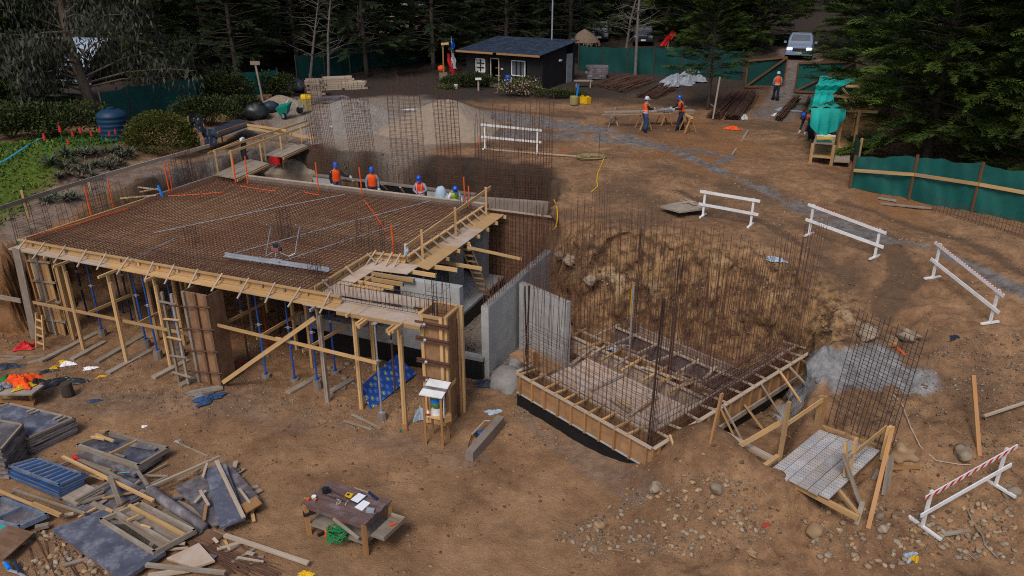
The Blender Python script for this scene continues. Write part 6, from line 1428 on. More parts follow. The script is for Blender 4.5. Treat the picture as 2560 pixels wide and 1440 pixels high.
for (x, y, sx, sy, h, mt, nm, lab, cat, rot) in [(155, 958, 1.1, .45, .22, black_p, "plastic_sheet", "black plastic sheet right of the clothes heap", "sheet", .3), (20, 918, .9, .35, .15, tarp_d, "plastic_sheet", "dark plastic sheet at the left edge", "sheet", .1), (120, 930, .5, .2, .1, black_p, "plastic_sheet", "small black plastic scrap behind the heap", "sheet", .4),
                                         (62, 872, .5, .3, .28, redp, "red_sack", "red paper sack lying by the small ladder", "sack", .5), (170, 912, .42, .22, .14, paper, "paper_bag", "white crumpled paper bag on the ground", "litter", .1), (137, 921, .22, .2, .12, yellow, "litter_wrapper", "yellow wrapper left of the white bag", "litter", .3), (158, 906, .22, .16, .1, yellow, "litter_wrapper", "yellow wrapper behind the white bag", "litter", .2),
                                         (226, 922, .36, .16, .08, paper, "paper_scrap", "flat white paper scrap right of the bag", "litter", .2), (253, 942, .24, .12, .06, yellow, "litter_wrapper", "small yellow wrapper on open ground", "litter", .5), (238, 1003, .3, .18, .06, jean, "cloth_scrap", "blue cloth scrap on the ground", "litter", .3), (522, 998, .75, .4, .12, jean, "tarp_scrap", "blue grey tarp at the foot of the diagonal brace", "sheet", .7), (505, 985, .7, .5, .06, panel_b, "tarp_scrap", "grey sheet under the diagonal foot", "sheet", .4),
                                         (203, 1147, .35, .25, .18, redp, "snack_bag", "red and yellow snack bag below the tray", "litter", .2), (212, 1150, .12, .12, .2, yellow, "snack_wrapper", "yellow piece on the red snack bag", "litter", .1), (360, 1067, .14, .1, .05, paper, "paper_scrap", "tiny white scrap right of the tray", "litter", .1), (443, 1104, .12, .1, .05, bag_w, "paper_scrap", "tiny pale scrap far right of the tray", "litter", .1), (762, 1437, .3, .18, .08, yellow, "litter_wrapper", "yellow wrapper at the bottom edge", "litter", .3),
                                         (602, 908, .16, .14, .08, redp, "red_ring", "small red item by the diagonal brace", "litter", .1), (1235, 1032, .42, .18, .12, bag_w, "sack", "grey blue sack above the concrete kerb", "sack", .2), (2280, 1392, .35, .18, .12, bag_w, "snack_bag", "blue and yellow bag among the near right stones", "litter", .4), (2288, 1400, .16, .12, .13, yellow, "snack_wrapper", "yellow end of the near right bag", "litter", .4),
                                         (2385, 845, .28, .16, .1, navy_c, "cloth_scrap", "navy cloth scrap on the right slope", "litter", .2), (1938, 652, .55, .28, .16, bag_w, "sack", "pale green sack on the cut slope", "sack", -.6), (1980, 995, .3, .14, .3, white_c, "cloth_scrap", "white cloth hanging at the raking struts", "cloth", 1.2)]:
    litter(x, y, sx, sy, h, mt, nm, lab, cat, rot)
st = G(172, 990); m = MB(); m.lathe(st, [(.16, 0), (.17, .1), (.15, .42), (.14, .44)], 12); solo("tree_stump", m, bark, "dark chopping stump right of the clothes heap", "stump")
for x, y in ((118, 1000), (134, 1000)): pass

# blue patterned cloth
pt = bpy.data.materials.new("patterned cloth"); pt.use_nodes = True; n_, l_ = pt.node_tree.nodes, pt.node_tree.links
at = n_.new("ShaderNodeAttribute"); at.attribute_name = "g"; vo = n_.new("ShaderNodeTexVoronoi"); vo.voronoi_dimensions = '2D'; vo.inputs["Scale"].default_value = 4.6; vo.inputs["Randomness"].default_value = .35
mp = n_.new("ShaderNodeMapping"); mp.inputs["Rotation"].default_value = (0, 0, .6); l_.new(at.outputs["Vector"], mp.inputs[0]); l_.new(mp.outputs[0], vo.inputs["Vector"])
r1 = n_.new("ShaderNodeValToRGB"); r1.color_ramp.interpolation = 'CONSTANT'; es = r1.color_ramp.elements
es[0].position = 0; es[0].color = (1, 1, 1, 1); es[1].position = .14; es[1].color = (0, 0, 0, 1); e = es.new(.22); e.color = (.7, .7, .7, 1); e = es.new(.30); e.color = (0, 0, 0, 1)
l_.new(vo.outputs["Distance"], r1.inputs[0])
sp = n_.new("ShaderNodeSeparateColor"); l_.new(vo.outputs["Color"], sp.inputs[0]); gt = n_.new("ShaderNodeMath"); gt.operation = 'GREATER_THAN'; gt.inputs[1].default_value = .55; l_.new(sp.outputs[0], gt.inputs[0])
c1 = n_.new("ShaderNodeMix"); c1.data_type = 'RGBA'; c1.inputs[6].default_value = (.16, .26, .55, 1); c1.inputs[7].default_value = (.42, .55, .08, 1); l_.new(gt.outputs[0], c1.inputs[0])
c2 = n_.new("ShaderNodeMix"); c2.data_type = 'RGBA'; c2.inputs[6].default_value = (.008, .07, .36, 1); l_.new(r1.outputs[0], c2.inputs[0]); l_.new(c1.outputs[2], c2.inputs[7]); l_.new(c2.outputs[2], n_["Principled BSDF"].inputs["Base Color"]); n_["Principled BSDF"].inputs["Roughness"].default_value = .8
q = [P(929, 1023, .03), P(1040, 934, .06), P(991, 886, .62), P(901, 966, .62)]
m = MB(); m.prism(q, .05); solo("patterned_cloth", m, pt, "blue cloth sheet with yellow and white rings leaning among the props", "cloth")
# water cabinet
wc = thing("water_cabinet", "small timber cabinet on legs with a green water bottle and white roof board", "cabinet", P(1090, 1105, 0))
FLg, FRg, BLg, BRg = P(1065, 1111, 0), P(1107, 1119, 0), P(1083, 1088, 0), P(1122, 1096, 0)
hF_ = topz(FLg, 985); hB_ = hF_ + .08
for g_, h_ in ((FLg, hF_), (FRg, hF_), (BLg, hB_), (BRg, hB_)):
    m = MB(); m.beam(g_, g_ + UZ * h_, .06, .06, up=(1, 0, 0)); part("leg", m, wood_o, wc)
zs = topz(FLg, 1040)
m = MB(); m.prism([FLg + UZ * zs, FRg + UZ * zs, BRg + UZ * zs, BLg + UZ * zs], .04); part("shelf", m, wood, wc)
m = MB(); a, b, c_, d = [p + UZ * h_ for p, h_ in ((FLg, hF_ + .05), (FRg, hF_ + .05), (BRg, hB_ + .05), (BLg, hB_ + .05))]; e1 = (b - a).normalized() * .08; e2 = (d - a).normalized() * .1
m.prism([a - e1 - e2, b + e1 - e2, c_ + e1 + e2, d - e1 + e2], .03); rb = part("roof_board", m, white, wc)
m = MB(); m.beam(a.lerp(d, .45) - e1 + UZ * .006, b.lerp(c_, .45) + e1 + UZ * .006, .12, .012); part("tape_strip", m, panel_b, rb)
m = MB(); m.beam((FRg + BRg) / 2 + UZ * (zs + .02), (FRg + BRg) / 2 + UZ * hF_, (BRg - FRg).length * .9, .02, up=(1, 0, 0)); part("side_panel", m, white, wc)
m = MB(); m.beam((BLg + BRg) / 2 + UZ * (zs + .02), (BLg + BRg) / 2 + UZ * hF_, (BRg - BLg).length * .9, .02, up=(0, 1, 0)); part("back_panel", m, panel_b, wc)
ctr = (FLg + FRg + BLg + BRg) / 4; z = zs
m = MB(); m.lathe(ctr + UZ * z, [(.15, 0), (.12, .15), (.07, .16)], 12); dj = solo("water_dispenser", m, white, "white water dispenser stand inside the timber cabinet", "dispenser")
m = MB(); m.lathe(ctr + UZ * (z + .162), [(.05, 0), (.13, .08), (.14, .12), (.14, .40), (.12, .44)], 14); jg = solo("water_bottle", m, M("green bottle plastic", (.10, .22, .07), .25, (.07, .15, .05), 3), "large green water bottle upside down in the cabinet", "bottle", smooth=True)
m = MB(); m.lathe(ctr + UZ * (z + .36), [(.141, 0), (.142, .01), (.142, .12), (.141, .13)], 14); part("bottle_label", m, bluep, jg)
m = MB(); m.lathe(FLg + V((.1, -.02, z)), [(.035, 0), (.035, .13), (.015, .17), (.015, .2)], 8); bt = solo("small_bottle", m, white, "small white bottle with red label on the cabinet shelf", "bottle")
m = MB(); m.lathe(FLg + V((.1, -.02, z + .03)), [(.036, 0), (.036, .07)], 8); part("bottle_label", m, redp, bt)
m = MB(); m.box(FRg + V((.12, .15, zs - .05)), (.2, .16, .2), .5); solo("small_box", m, wood_o, "small wooden box hung at the cabinet side", "box")
litter(1050, 1050, .3, .2, .5, bag_w, "plastic_bag", "clear pale plastic hanging left of the cabinet", "bag", .3)
# concrete kerb with reel
m = MB(); a, b = P(1173, 1143, .14), P(1252, 1052, .14); m.beam(a, b, .22, .32); solo("concrete_kerb", m, conc_d, "low concrete kerb block leading to the foundation", "kerb")
rl = thing("cable_reel", "black and blue cable reel lying by the concrete kerb", "reel", G(1203, 1092)); g = G(1203, 1092)
m = MB(); m.lathe(g + UZ * .02, [(.15, 0), (.16, .02), (.16, .10), (.13, .12)], 14); part("rim", m, black_p, rl)
m = MB(); m.lathe(g + UZ * .14, [(.10, 0), (.11, .01), (.06, .04)], 12); part("hub", m, blue_s, rl)
m = MB(); m.tube([P(1180, 1085, .2), P(1212, 1052, .2), P(1226, 1052, .2)], .02, 5); solo("stick_tool", m, wood_p, "wooden handled tool lying on the kerb fill", "tool")
m = MB(); m.tube([P(x, y, .08) for x, y in ((1167, 1145), (1172, 1110), (1180, 1088), (1192, 1080))], .015, 5); solo("bent_bar", m, steel_rust, "bent rusty bar at the left side of the kerb", "rebar")
m = MB(); m.tube([P(1183, 1120, .22), P(1194, 1112, .22)], .02, 5); solo("white_tube", m, white, "short white tube lying on the kerb", "tube")

# foreground workbench
ZT = .87
tb = thing("site_workbench", "stained wooden workbench with papers and tools in the foreground", "workbench", P(860, 1330, 0))
Tl, Tb, Tr, Tf = P(754, 1256, ZT), P(820, 1202, ZT), P(980, 1250, ZT), P(912, 1311, ZT)
benchm = M("stained bench boards", (.17, .10, .088), .8, (.09, .052, .048), 2.0, stretch=(.8, 6, 6), rnd=.12, stain=(.27, .24, .25), stain_amt=.5)
NB = 6
for i in range(NB):
    a0, a1 = Tl.lerp(Tb, i / NB), Tl.lerp(Tb, (i + 1) / NB - .008); b0, b1 = Tf.lerp(Tr, i / NB), Tf.lerp(Tr, (i + 1) / NB - .008); dz = UZ * J(.004); ex = (b0 - a0).normalized() * J(.02)
    m = MB(); m.prism([a0 + dz, b0 + dz + ex, b1 + dz + ex, a1 + dz], .04); part("top_board", m, benchm, tb)
ins = .07; ctr = (Tl + Tb + Tr + Tf) / 4
for p in (Tl, Tb, Tr, Tf):
    q = p.lerp(ctr, .08); m = MB(); m.beam(V((q.x, q.y, -.02)), V((q.x, q.y, ZT - .045)), .09, .09, up=(1, .6, 0)); part("leg", m, wood_o, tb)
for a, b in ((Tl, Tf), (Tf, Tr), (Tr, Tb), (Tb, Tl)):
    m = MB(); aa, b_ = a.lerp(ctr, .07), b.lerp(ctr, .07); m.beam(aa - UZ * .10, b_ - UZ * .10, .04, .11); part("apron", m, benchm, tb)
sh_ = [p.lerp(ctr, .08) - UZ * .58 for p in (Tl, Tf, Tr, Tb)]
m = MB(); m.prism(sh_, .035); part("lower_shelf", m, wood_g, tb)
m = MB(); m.beam(Tf.lerp(ctr, .08) - UZ * .17, Tf.lerp(Tl, .5).lerp(ctr, .08) - UZ * .5, .04, .07) if False else m.beam(Tf.lerp(Tl, .12) - UZ * .45, Tf.lerp(Tl, .5) - UZ * .14, .04, .07); part("brace", m, wood_g, tb)
ed = (Tr - Tf); od = (Tf - Tl).normalized()
tq = [Tf.lerp(Tr, .12) + od * .02, Tf.lerp(Tr, .12) + od * .36, Tf.lerp(Tr, .92) + od * .36, Tf.lerp(Tr, .92) + od * .02]; tq = [p - UZ * .36 for p in tq]
m = MB(); m.prism(tq, .03); ty = part("side_tray", m, wood_g, tb)
for i in (1, 2): 
    m = MB(); m.beam(tq[i] + UZ * .02, tq[(i + 1) % 4] + UZ * .02, .025, .10); part("tray_edge", m, wood_g, ty)
m = MB(); m.beam(tq[0].lerp(tq[1], .4) + UZ * .03, tq[3].lerp(tq[2], .7) + UZ * .03, .05, .03) if False else m.beam(tq[0].lerp(tq[2], .55) + UZ * .02, tq[0].lerp(tq[2], .75) + UZ * .02, .045, .03); solo("orange_tool", m, orange, "orange handled tool in the side tray of the bench", "tool")
def onb(px, py, dz=.0): return P(px, py, ZT + .006 + dz)
def flat(c, mat, name, lab, cat, th=.008, dz=.0):
    m = MB(); m.prism([onb(*q, dz) for q in c], th, nrm=(0, 0, 1)); return solo(name, m, mat, lab, cat)
cbp = flat([(874, 1252), (892, 1260), (920, 1240), (902, 1231)], navy_s, "clipboard", "dark blue clipboard on the foreground bench", "clipboard", dz=.008)
m = MB(); m.prism([onb(876, 1249, .012), onb(894, 1257, .012), onb(915, 1239, .012), onb(897, 1232, .012)], .003, nrm=(0, 0, 1)); part("paper_sheet", m, paper, cbp)
flat([(886, 1268), (905, 1277), (926, 1257), (909, 1250)], paper, "paper_sheet", "loose white paper sheet before the clipboard", "paper", .004, .004)
yp = flat([(860, 1242), (876, 1245), (884, 1234), (868, 1230)], yellow, "yellow_packet", "yellow packet with a dark mark on the bench", "packet", .03, .03)
m = MB(); m.prism([onb(866, 1238, .032), onb(873, 1239, .032), onb(875, 1234, .032), onb(868, 1233, .032)], .002, nrm=(0, 0, 1)); part("dark_mark", m, black_p, yp)
flat([(914, 1277), (934, 1279), (937, 1270), (918, 1268)], tarp_s, "crumpled_bag", "small grey bag at the front of the bench", "bag", .05, .05)
hm = thing("hammer", "long handled steel hammer lying at the back of the bench", "hammer", onb(920, 1235))
m = MB(); m.tube([onb(886, 1219, .02), onb(925, 1233, .02)], .014, 6); part("handle", m, wood_g, hm)
m = MB(); m.beam(onb(922, 1230, .025), onb(943, 1248, .025), .05, .045); part("head", m, navy_s, hm)
for k, (a, b, mt, lab) in enumerate([((810, 1220), (875, 1248), rust_d, "upper dark rod lying on the bench"), ((806, 1234), (868, 1256), rust_d, "lower dark rod lying on the bench"), ((818, 1237), (850, 1250), galv, "short bright rod between the dark rods")]):
    m = MB(); m.tube([onb(*a, .02), onb(*b, .02)], .017, 6); solo("steel_rod", m, mt, lab, "rod", "rods on the bench")
m = MB(); m.box(onb(815, 1226, .06), (.16, .12, .09), .5); m.box(onb(813, 1222, .12), (.09, .1, .06), .3); solo("cutting_tool", m, black_p, "dark hand tool at the left end of the rods", "tool")
for (x, y, r_, h_, mt, lab) in [(785, 1246, .055, .06, white, "white cup on the left of the bench"), (770, 1251, .04, .05, orange, "orange cap at the left edge of the bench"), (787, 1252, .045, .05, wood_o, "brown cup beside the white cup")]:
    m = MB(); m.lathe(onb(x, y), [(r_ * .8, 0), (r_, h_), (r_ * .8, h_ - .005)], 10); solo("cup", m, mt, lab, "cup")
m = MB()
for k in range(11): m.box(onb(838 + R.uniform(0, 32), 1252 + R.uniform(0, 11), .015), (.04, .025, .025), R.random() * 3)
solo("wood_chips", m, wood_p, "scatter of small pale wood chips on the bench", "chips", kind="stuff")
m = MB()
for k in range(7):
    p0 = V((Tl.lerp(Tf, .55).x, Tl.lerp(Tf, .55).y, .45)); pts = []
    ph = R.random() * 6
    for i in range(9): a = ph + i * 1.1; pts.append(p0 + V((math.cos(a) * R.uniform(.12, .3), math.sin(a) * .12 - .05, R.uniform(-.2, .12) + (-.15 if i > 6 else 0))))
    m.tube(pts, .014, 5)
solo("green_hose", m, greenp, "tangled green hose stuffed under the bench", "hose")
m = MB(); b = Tl.lerp(Tf, .44); m.tube([V((b.x, b.y - .05, .5)), V((b.x - .08, b.y - .1, .42)), V((b.x - .1, b.y - .1, .24))], .03, 6); solo("orange_strap", m, orange, "orange strap hanging from the green hose", "strap")
m = MB(); b = Tl.lerp(Tf, .02); m.beam(b + V((-.02, -.02, -.3)), b + V((.32, .1, -.26)), .12, .07); solo("black_tool", m, black_p, "black tool lying on the shelf at the bench leg", "tool")
m = MB(); m.box(G(803, 1338) + UZ * .03, (.15, .06, .05), .6); solo("dropped_glove", m, dark_c, "dark glove dropped on the ground under the bench", "glove")

# ---------------------------------------------------------------- upper site clutter
def heapmesh(px, py, ptop, rx, ry, seed, pw=1.5, nr=16, na=40):
    c = G(px, py); h = topz(c, ptop) - c.z; m = MB(); vs, fs = [], []
    for i in range(nr + 1):
        r = i / nr
        for k in range(na):
            a = 2 * math.pi * k / na; rr = r * (1 + .12 * math.sin(3 * a + seed) + .06 * math.sin(7 * a + seed * 2))
            x, y = c.x + rx * rr * math.cos(a), c.y + ry * rr * math.sin(a)
            z0 = hz(x, y) if i == nr else 0; pk = max(0, 1.02 - math.sqrt(r * r + .035)) / .833
            base = c.z if i < nr else z0 - .1
            vs.append(V((x, y, (c.z + h * pk + .06 * h * (R.random() - .5) * (1 - r)) if i < nr else base)))
    for i in range(nr):
        for k in range(na): k2 = (k + 1) % na; fs.append((i * na + k, i * na + k2, (i + 1) * na + k2, (i + 1) * na + k)[::-1])
    m.add(vs, fs); return m
gravm = M("heaped gravel", (.36, .31, .27), .95, (.13, .105, .09), 16, bump=.9, rnd=.05, detail=6)
sandm = M("heaped sand", (.31, .245, .185), .95, (.22, .165, .12), 5, bump=.4, rnd=.05)
solo("gravel_heap", heapmesh(880, 315, 248, 3.7, 4.0, 1), gravm, "large gravel heap left of the middle behind the bar cages", "gravel heap", "gravel heaps")
solo("gravel_heap", heapmesh(1115, 315, 250, 3.3, 4.0, 4), sandm, "smooth gravel heap right of the larger one, before the cabin", "gravel heap", "gravel heaps")
solo("gravel_heap", heapmesh(702, 268, 238, 1.7, 1.2, 7), sandm, "small sand heap beside the short head board pole", "gravel heap", "gravel heaps")
def log_stack(px, py, ptop, w, n, mat, lab, rz=0, L=2.4):
    c = G(px, py); h = topz(c, ptop) - c.z; t = h / n; ax = V((math.cos(rz), math.sin(rz), 0)); ay = V((-ax.y, ax.x, 0))
    th = thing("timber_stack", lab, "timber stack", c)
    nn = max(1, int(w / .28))
    for k in range(n):
        for i in range(nn):
            o = ay * (w * ((i + .5) / nn - .5)); e = J(.15); m = MB(); m.beam(c + o - ax * (L / 2 + e) + UZ * t * (k + .5), c + o + ax * (L / 2 - e) + UZ * t * (k + .5), w / nn - .02, t - .015); part("timber", m, mat, th)
log_stack(790, 240, 198, 1.2, 8, wood_g, "grey stack of weathered boards, left of the pale ones", .25, 1.0)
log_stack(848, 222, 192, 1.1, 6, wood_p, "pale stack of boards behind the left gravel heap", .35, 2.0); log_stack(884, 222, 203, .9, 4, wood_p, "lower pale stack of boards, rightmost", .35, 1.6)
log_stack(810, 256, 243, .9, 2, panel_b, "flat grey panels lying before the board stacks", .45, 3.0); log_stack(634, 262, 240, 1.0, 3, ply_d, "reddish brown timber stack behind the pole", .3, 2.0)
log_stack(1492, 195, 164, 1.2, 6, panel_b, "grey block stack beside the dark green fence", .05, 1.4)
po = G(660, 264); m = MB(); t = PD(638, 158, po.y); m.beam(po, t, .12, .1); pp_ = solo("timber_pole", m, wood_g, "grey leaning timber pole with a short head board", "pole")  # plain timber pole, carries no lamp
m = MB(); m.beam(t + V((-.28, -.06, .02)), t + V((.3, -.06, .02)), .06, .22); part("head_board", m, wood_g, pp_)
for (x, y, r, mt, lab, nm) in [(640, 298, (.75, .55, .62), black_p, "large black rubbish bag beside the wheelbarrow", "rubbish_bag"), (680, 280, (.5, .4, .42), tarp_d, "dark bag behind the large rubbish bag", "rubbish_bag"), (750, 232, (.6, .5, .6), black_p, "black covered heap left of the grey boards", "covered_heap"), (662, 275, (.4, .3, .3), tarp_d, "small dark bag between the other bags", "rubbish_bag")]:
    c = G(x, y); m = MB(); m.blob(c + UZ * r[2] * .55, r, int(x), 3, .10, .4); solo(nm, m, mt, lab, "bag", smooth=True)
# wheelbarrow
wbg = G(712, 298); wr = thing("wheelbarrow", "teal wheelbarrow tipped on its nose beside the black bags", "wheelbarrow", wbg)
m = MB(); c = wbg + V((0, .1, .55)); m.add([c + V(p) for p in ((-.42, -.28, .05), (.32, -.34, .28), (.42, .30, .40), (-.36, .34, .2), (-.22, -.2, -.38), (.15, -.22, -.32), (.2, .15, -.25), (-.2, .15, -.3))], [(0, 1, 5, 4), (1, 2, 6, 5), (2, 3, 7, 6), (3, 0, 4, 7), (4, 5, 6, 7), (0, 3, 2, 1)]); part("tray", m, tealp, wr)
m = MB(); m.lathe(wbg + V((.0, -.12, .2)), [(.12, -.05), (.2, -.04), (.2, .04), (.12, .05)], 14, axis=(.6, .8, 0)); wl_ = part("wheel", m, tyre, wr)
m = MB(); m.lathe(wbg + V((.0, -.12, .2)), [(.05, -.06), (.11, -.05), (.11, .05), (.05, .06)], 10, axis=(.6, .8, 0)); part("rim", m, galv, wl_)
for s in (-1, 1):
    m = MB(); m.tube([wbg + V((s * .12, -.1, .2)), wbg + V((s * .25 + .1, .2, .5)), wbg + V((s * .3 + .5, .5, 1.05))], .02, 6); part("handle", m, galv, wr)
gm = G(765, 286); ge_ = thing("cement_mixer", "yellow and brown machine behind the timber rails", "machine", gm)
m = MB(); m.box(gm + V((0, 0, .55)), (.75, .5, .55), .2); part("body", m, olive, ge_)
m = MB(); m.lathe(gm + V((-.2, 0, .95)), [(.16, 0), (.2, .08), (.2, .5), (.15, .6)], 10, axis=(1, .2, 0)); part("drum", m, yellow, ge_)
m = MB(); m.lathe(gm + V((-.25, -.28, .3)), [(.2, 0), (.22, .04), (.1, .1)], 10, axis=(-.2, -1, 0)); part("wheel", m, tyre, ge_)
m = MB(); m.box(gm + V((-.15, -.3, .55)), (.25, .1, .2), .2); part("engine", m, galv, ge_)
jc = P(692, 411, 3.0); m = MB(); m.box(jc + V((0, 0, .2)), (.52, .26, .36), -.2); jo = solo("red_jerrycan", m, redp, "red jerrycan at the edge of the trench by the plank bridge", "jerrycan")
m = MB(); m.beam(jc + V((-.15, -.02, .43)), jc + V((.15, -.02, .43)), .05, .05); m.beam(jc + V((-.17, -.02, .36)), jc + V((-.15, -.02, .44)), .05, .05); m.beam(jc + V((.17, -.02, .36)), jc + V((.15, -.02, .44)), .05, .05); part("handle", m, redp, jo)
m = MB(); m.lathe(jc + V((.2, -.02, .38)), [(.04, 0), (.04, .06), (.02, .07)], 8); part("cap", m, black_p, jo)
mm = G(692, 414) ; m = heapmesh(735, 432, 398, 1.6, .9, 9, 1.6, 8, 20); solo("earth_heap", m, sandm, "pale earth heap in the trench under the red jerrycan", "earth heap")
sk_ = G(828, 340); m = MB(); m.blob(sk_ + UZ * .2, (.42, .3, .35), 77, 3, .12, .3); so_ = solo("cement_sack", m, white_c, "torn white cement sack on the gravel heap foot", "sack", smooth=True)
litter(845, 332, .5, .2, .1, redp, "red_scrap", "red edge of the torn cement sack", "litter", .2); litter(1032, 275, .9, .5, .12, white_c, "sheet_scrap", "pale sheet lying on the gravel between the heaps", "sheet", .1)
# easel with black tarp, tank
ez = thing("tarp_easel", "timber easel draped with black tarpaulin", "easel", G(490, 368)); 
for a, b in (((478, 372), (470, 290)), ((502, 376), (474, 318)), ((520, 350), (505, 300))):
    p0 = G(*a); p1 = PD(b[0], b[1], p0.y); m = MB(); m.beam(p0, p1, .08, .06); part("leg", m, wood_o, ez)
def drape(pts, z, seed, nm, lab, mat=tarp_d):
    q = [PD(x, y, d) for x, y, d in pts]; rr = random.Random(seed); ph = rr.random() * 6
    m = MB(); m.grid(lambda u, v: tuple(q[0].lerp(q[1], u).lerp(q[3].lerp(q[2], u), v) + V((0, -.10 * math.sin(u * 9 + ph) - .06 * math.sin(v * 13 + ph), .05 * math.sin(u * 17)))), 14, 10); return m
e_y = G(490, 368).y
part("tarpaulin", drape([(468, 288, e_y), (502, 286, e_y + .2), (512, 335, e_y - .3), (472, 312, e_y - .2)], 0, 3, "", ""), black_p, ez)
m = drape([(500, 320, e_y), (540, 322, e_y), (545, 360, e_y - .5), (515, 372, e_y - .6)], 0, 5, "", ""); solo("tarpaulin", m, tarp_d, "black tarpaulin heap slipping off beside the easel", "tarpaulin")
m = MB(); m.prism([P(512, 330, 4.3), P(600, 300, 4.3), P(635, 312, 4.3), P(545, 345, 4.3)], .06); solo("covered_bench", m, tarp_d, "low bench covered with black sheeting behind the easel", "bench")
tk = G(292, 350); hh = topz(tk, 272) - tk.z; m = MB(); rk_ = 34 * (tk.y * 1.05) / F_PX
prof = [(rk_ * .98, 0), (rk_, .05)]
for k in range(6): z = hh * .85 * (k + .5) / 6; prof += [(rk_ * 1.0, z - .04), (rk_ * 1.04, z), (rk_ * 1.0, z + .04)]
prof += [(rk_ * .98, hh * .86), (rk_ * .6, hh * .97), (rk_ * .25, hh)]
m.lathe(tk, prof, 24); tko = solo("water_tank", m, tank_m, "dark blue ribbed plastic water tank by the green mound", "tank", smooth=True)
m = MB(); m.lathe(tk + UZ * hh, [(rk_ * .25, -.02), (rk_ * .27, .0), (rk_ * .27, .07), (rk_ * .1, .09)], 14); part("lid", m, tank_m, tko)
# timber rails and plank bridge over the trench
rg = thing("timber_railing", "pale timber railings around the plank bridge over the trench", "railing", P(640, 370, 3.7))
def tr(a, b, za, zb, w=.05, h=.1, mt=wood, nm="rail"):
    m = MB(); m.beam(P(*a, za), P(*b, zb), w, h); part(nm, m, mt, rg)
def tpost(x, y, yt, z=3.6, mt=wood):
    b = P(x, y, z); b.z = max(hz(b.x, b.y) - .1, 2.9) if z > 3.3 else z; m = MB(); m.beam(b, V((b.x, b.y, topz(P(x, y, z), yt))), .09, .07); part("post", m, mt, rg)
tr((533, 378), (768, 302), 4.3, 4.55); tr((572, 382), (775, 312), 4.1, 4.5); tr((543, 332), (618, 308), 4.5, 4.5, mt=wood_o); tr((618, 312), (716, 326), 4.45, 4.45); tr((620, 320), (790, 345), 4.3, 4.2, .05, .14); tr((520, 385), (600, 352), 4.0, 4.2)
for x, y, yt in ((545, 430, 374), (585, 440, 376), (654, 398, 354), (663, 385, 336), (706, 392, 340), (718, 357, 312), (755, 360, 316), (615, 390, 348), (556, 352, 328)): tpost(x, y, yt, 3.4 if y > 380 else 3.7)
pb = thing("plank_bridge", "two grey plank decks bridging the trench behind the slab", "bridge", P(650, 400, 3.4))
for q_, z in (([(536, 436), (592, 446), (672, 408), (620, 396)], 3.45), ([(664, 386), (708, 391), (768, 364), (735, 352)], 3.75)):
    a, b, c_, d = [P(*p, z) for p in q_]
    for k in range(3):
        m = MB(); m.prism([a.lerp(b, k / 3), a.lerp(b, (k + 1) / 3 - .01), d.lerp(c_, (k + 1) / 3 - .01), d.lerp(c_, k / 3)], .05); part("deck_plank", m, wood_g, pb)
    m = MB(); m.beam(b - UZ * .1, c_ - UZ * .1, .06, .1); part("bearer", m, wood, pb)
jk = PD(607, 350, P(610, 385, 3.7).y); m = MB(); m.grid(lambda u, v: (jk.x - .14 + .28 * u + .03 * math.sin(v * 8), jk.y - .06 + .06 * math.sin(u * 6), jk.z - .95 * v), 5, 10); ja = solo("hung_jacket", m, dark_c, "dark jacket hung over the timber railing", "jacket")
m = MB(); m.blob(jk + V((.0, -.08, .02)), (.2, .1, .12), 4, 2, .2); part("collar", m, white_c, ja)
# plank rail along the left path
rp = thing("path_rail", "long grey plank rail beside the path at the left", "railing", P(60, 540, 3.3))
pts_ = [(-30, 530), (120, 481), (258, 439), (388, 402), (520, 365)]
for k, (a, b) in enumerate(zip(pts_, pts_[1:])):
    m = MB(); m.beam(P(*a, 4.0 + .05 * k), P(b[0] + 4, b[1] - 1, 4.0 + .05 * (k + 1)), .05, .15); part("rail", m, wood_g if k < 2 else wood_p, rp)
for x, y, yt in ((72, 545, 476), (228, 482, 447), (390, 425, 398)):
    b = P(x, y, 3.35); m = MB(); m.beam(b, V((b.x, b.y, topz(b, yt))), .1, .08); part("post", m, wood, rp)
for k, (a, b, lab) in enumerate([((275, 460), (398, 474), "pale lath over the left trench"), ((300, 496), (390, 488), "yellow lath near the blue tube"), ((350, 480), (400, 470), "short lath near the blue tube")]):
    m = MB(); m.beam(P(*a, 3.35), P(*b, 3.35), .08, .04); solo("lath", m, wood_p if k == 0 else wood, lab, "lath")
# right: cable lath, hoses, board
m = MB(); m.beam(P(1205, 372, 3.75), P(1525, 397, 3.75), .04, .06); solo("ground_lath", m, wood_p, "long thin lath on the ground before the far barrier", "lath")
m = MB(); m.tube([G(1497, 393), G(1497, 393) + UZ * 1.25], .012, 5); solo("iron_stake", m, rust_d, "single iron stake standing right of the far barrier", "stake")
for k, (x, y, t) in enumerate(((1198, 365, 342), (1338, 400, 378), (1408, 392, 372), (1313, 545, 500))):
    b = G(x, y); m = MB(); m.tube([b, b + UZ * .5], .02, 5); solo("orange_stub", m, orange, ["small orange stub left of the far barrier", "small orange stub under the far barrier", "small orange stub right of the far barrier", "orange stub among bars right of the slab"][k], "conduit", "orange stubs in the ground")
m = MB(); c = G(1478, 396)
for k in range(3): m.tube([c + V((math.cos(a) * (.55 + .06 * k), math.sin(a) * (.4 + .05 * k), .04 + .03 * k)) for a in np.linspace(0, 6.2, 22)], .02, 5)
solo("hose_coil", m, olive, "coiled hose on the earth right of the far barrier", "hose")
m = MB(); m.tube([G(*p) + UZ * .03 for p in ((1510, 398), (1503, 415), (1494, 435), (1492, 455), (1494, 468), (1478, 482))], .022, 6); solo("yellow_hose", m, yellow, "yellow hose snaking down the earth, upper piece", "hose")
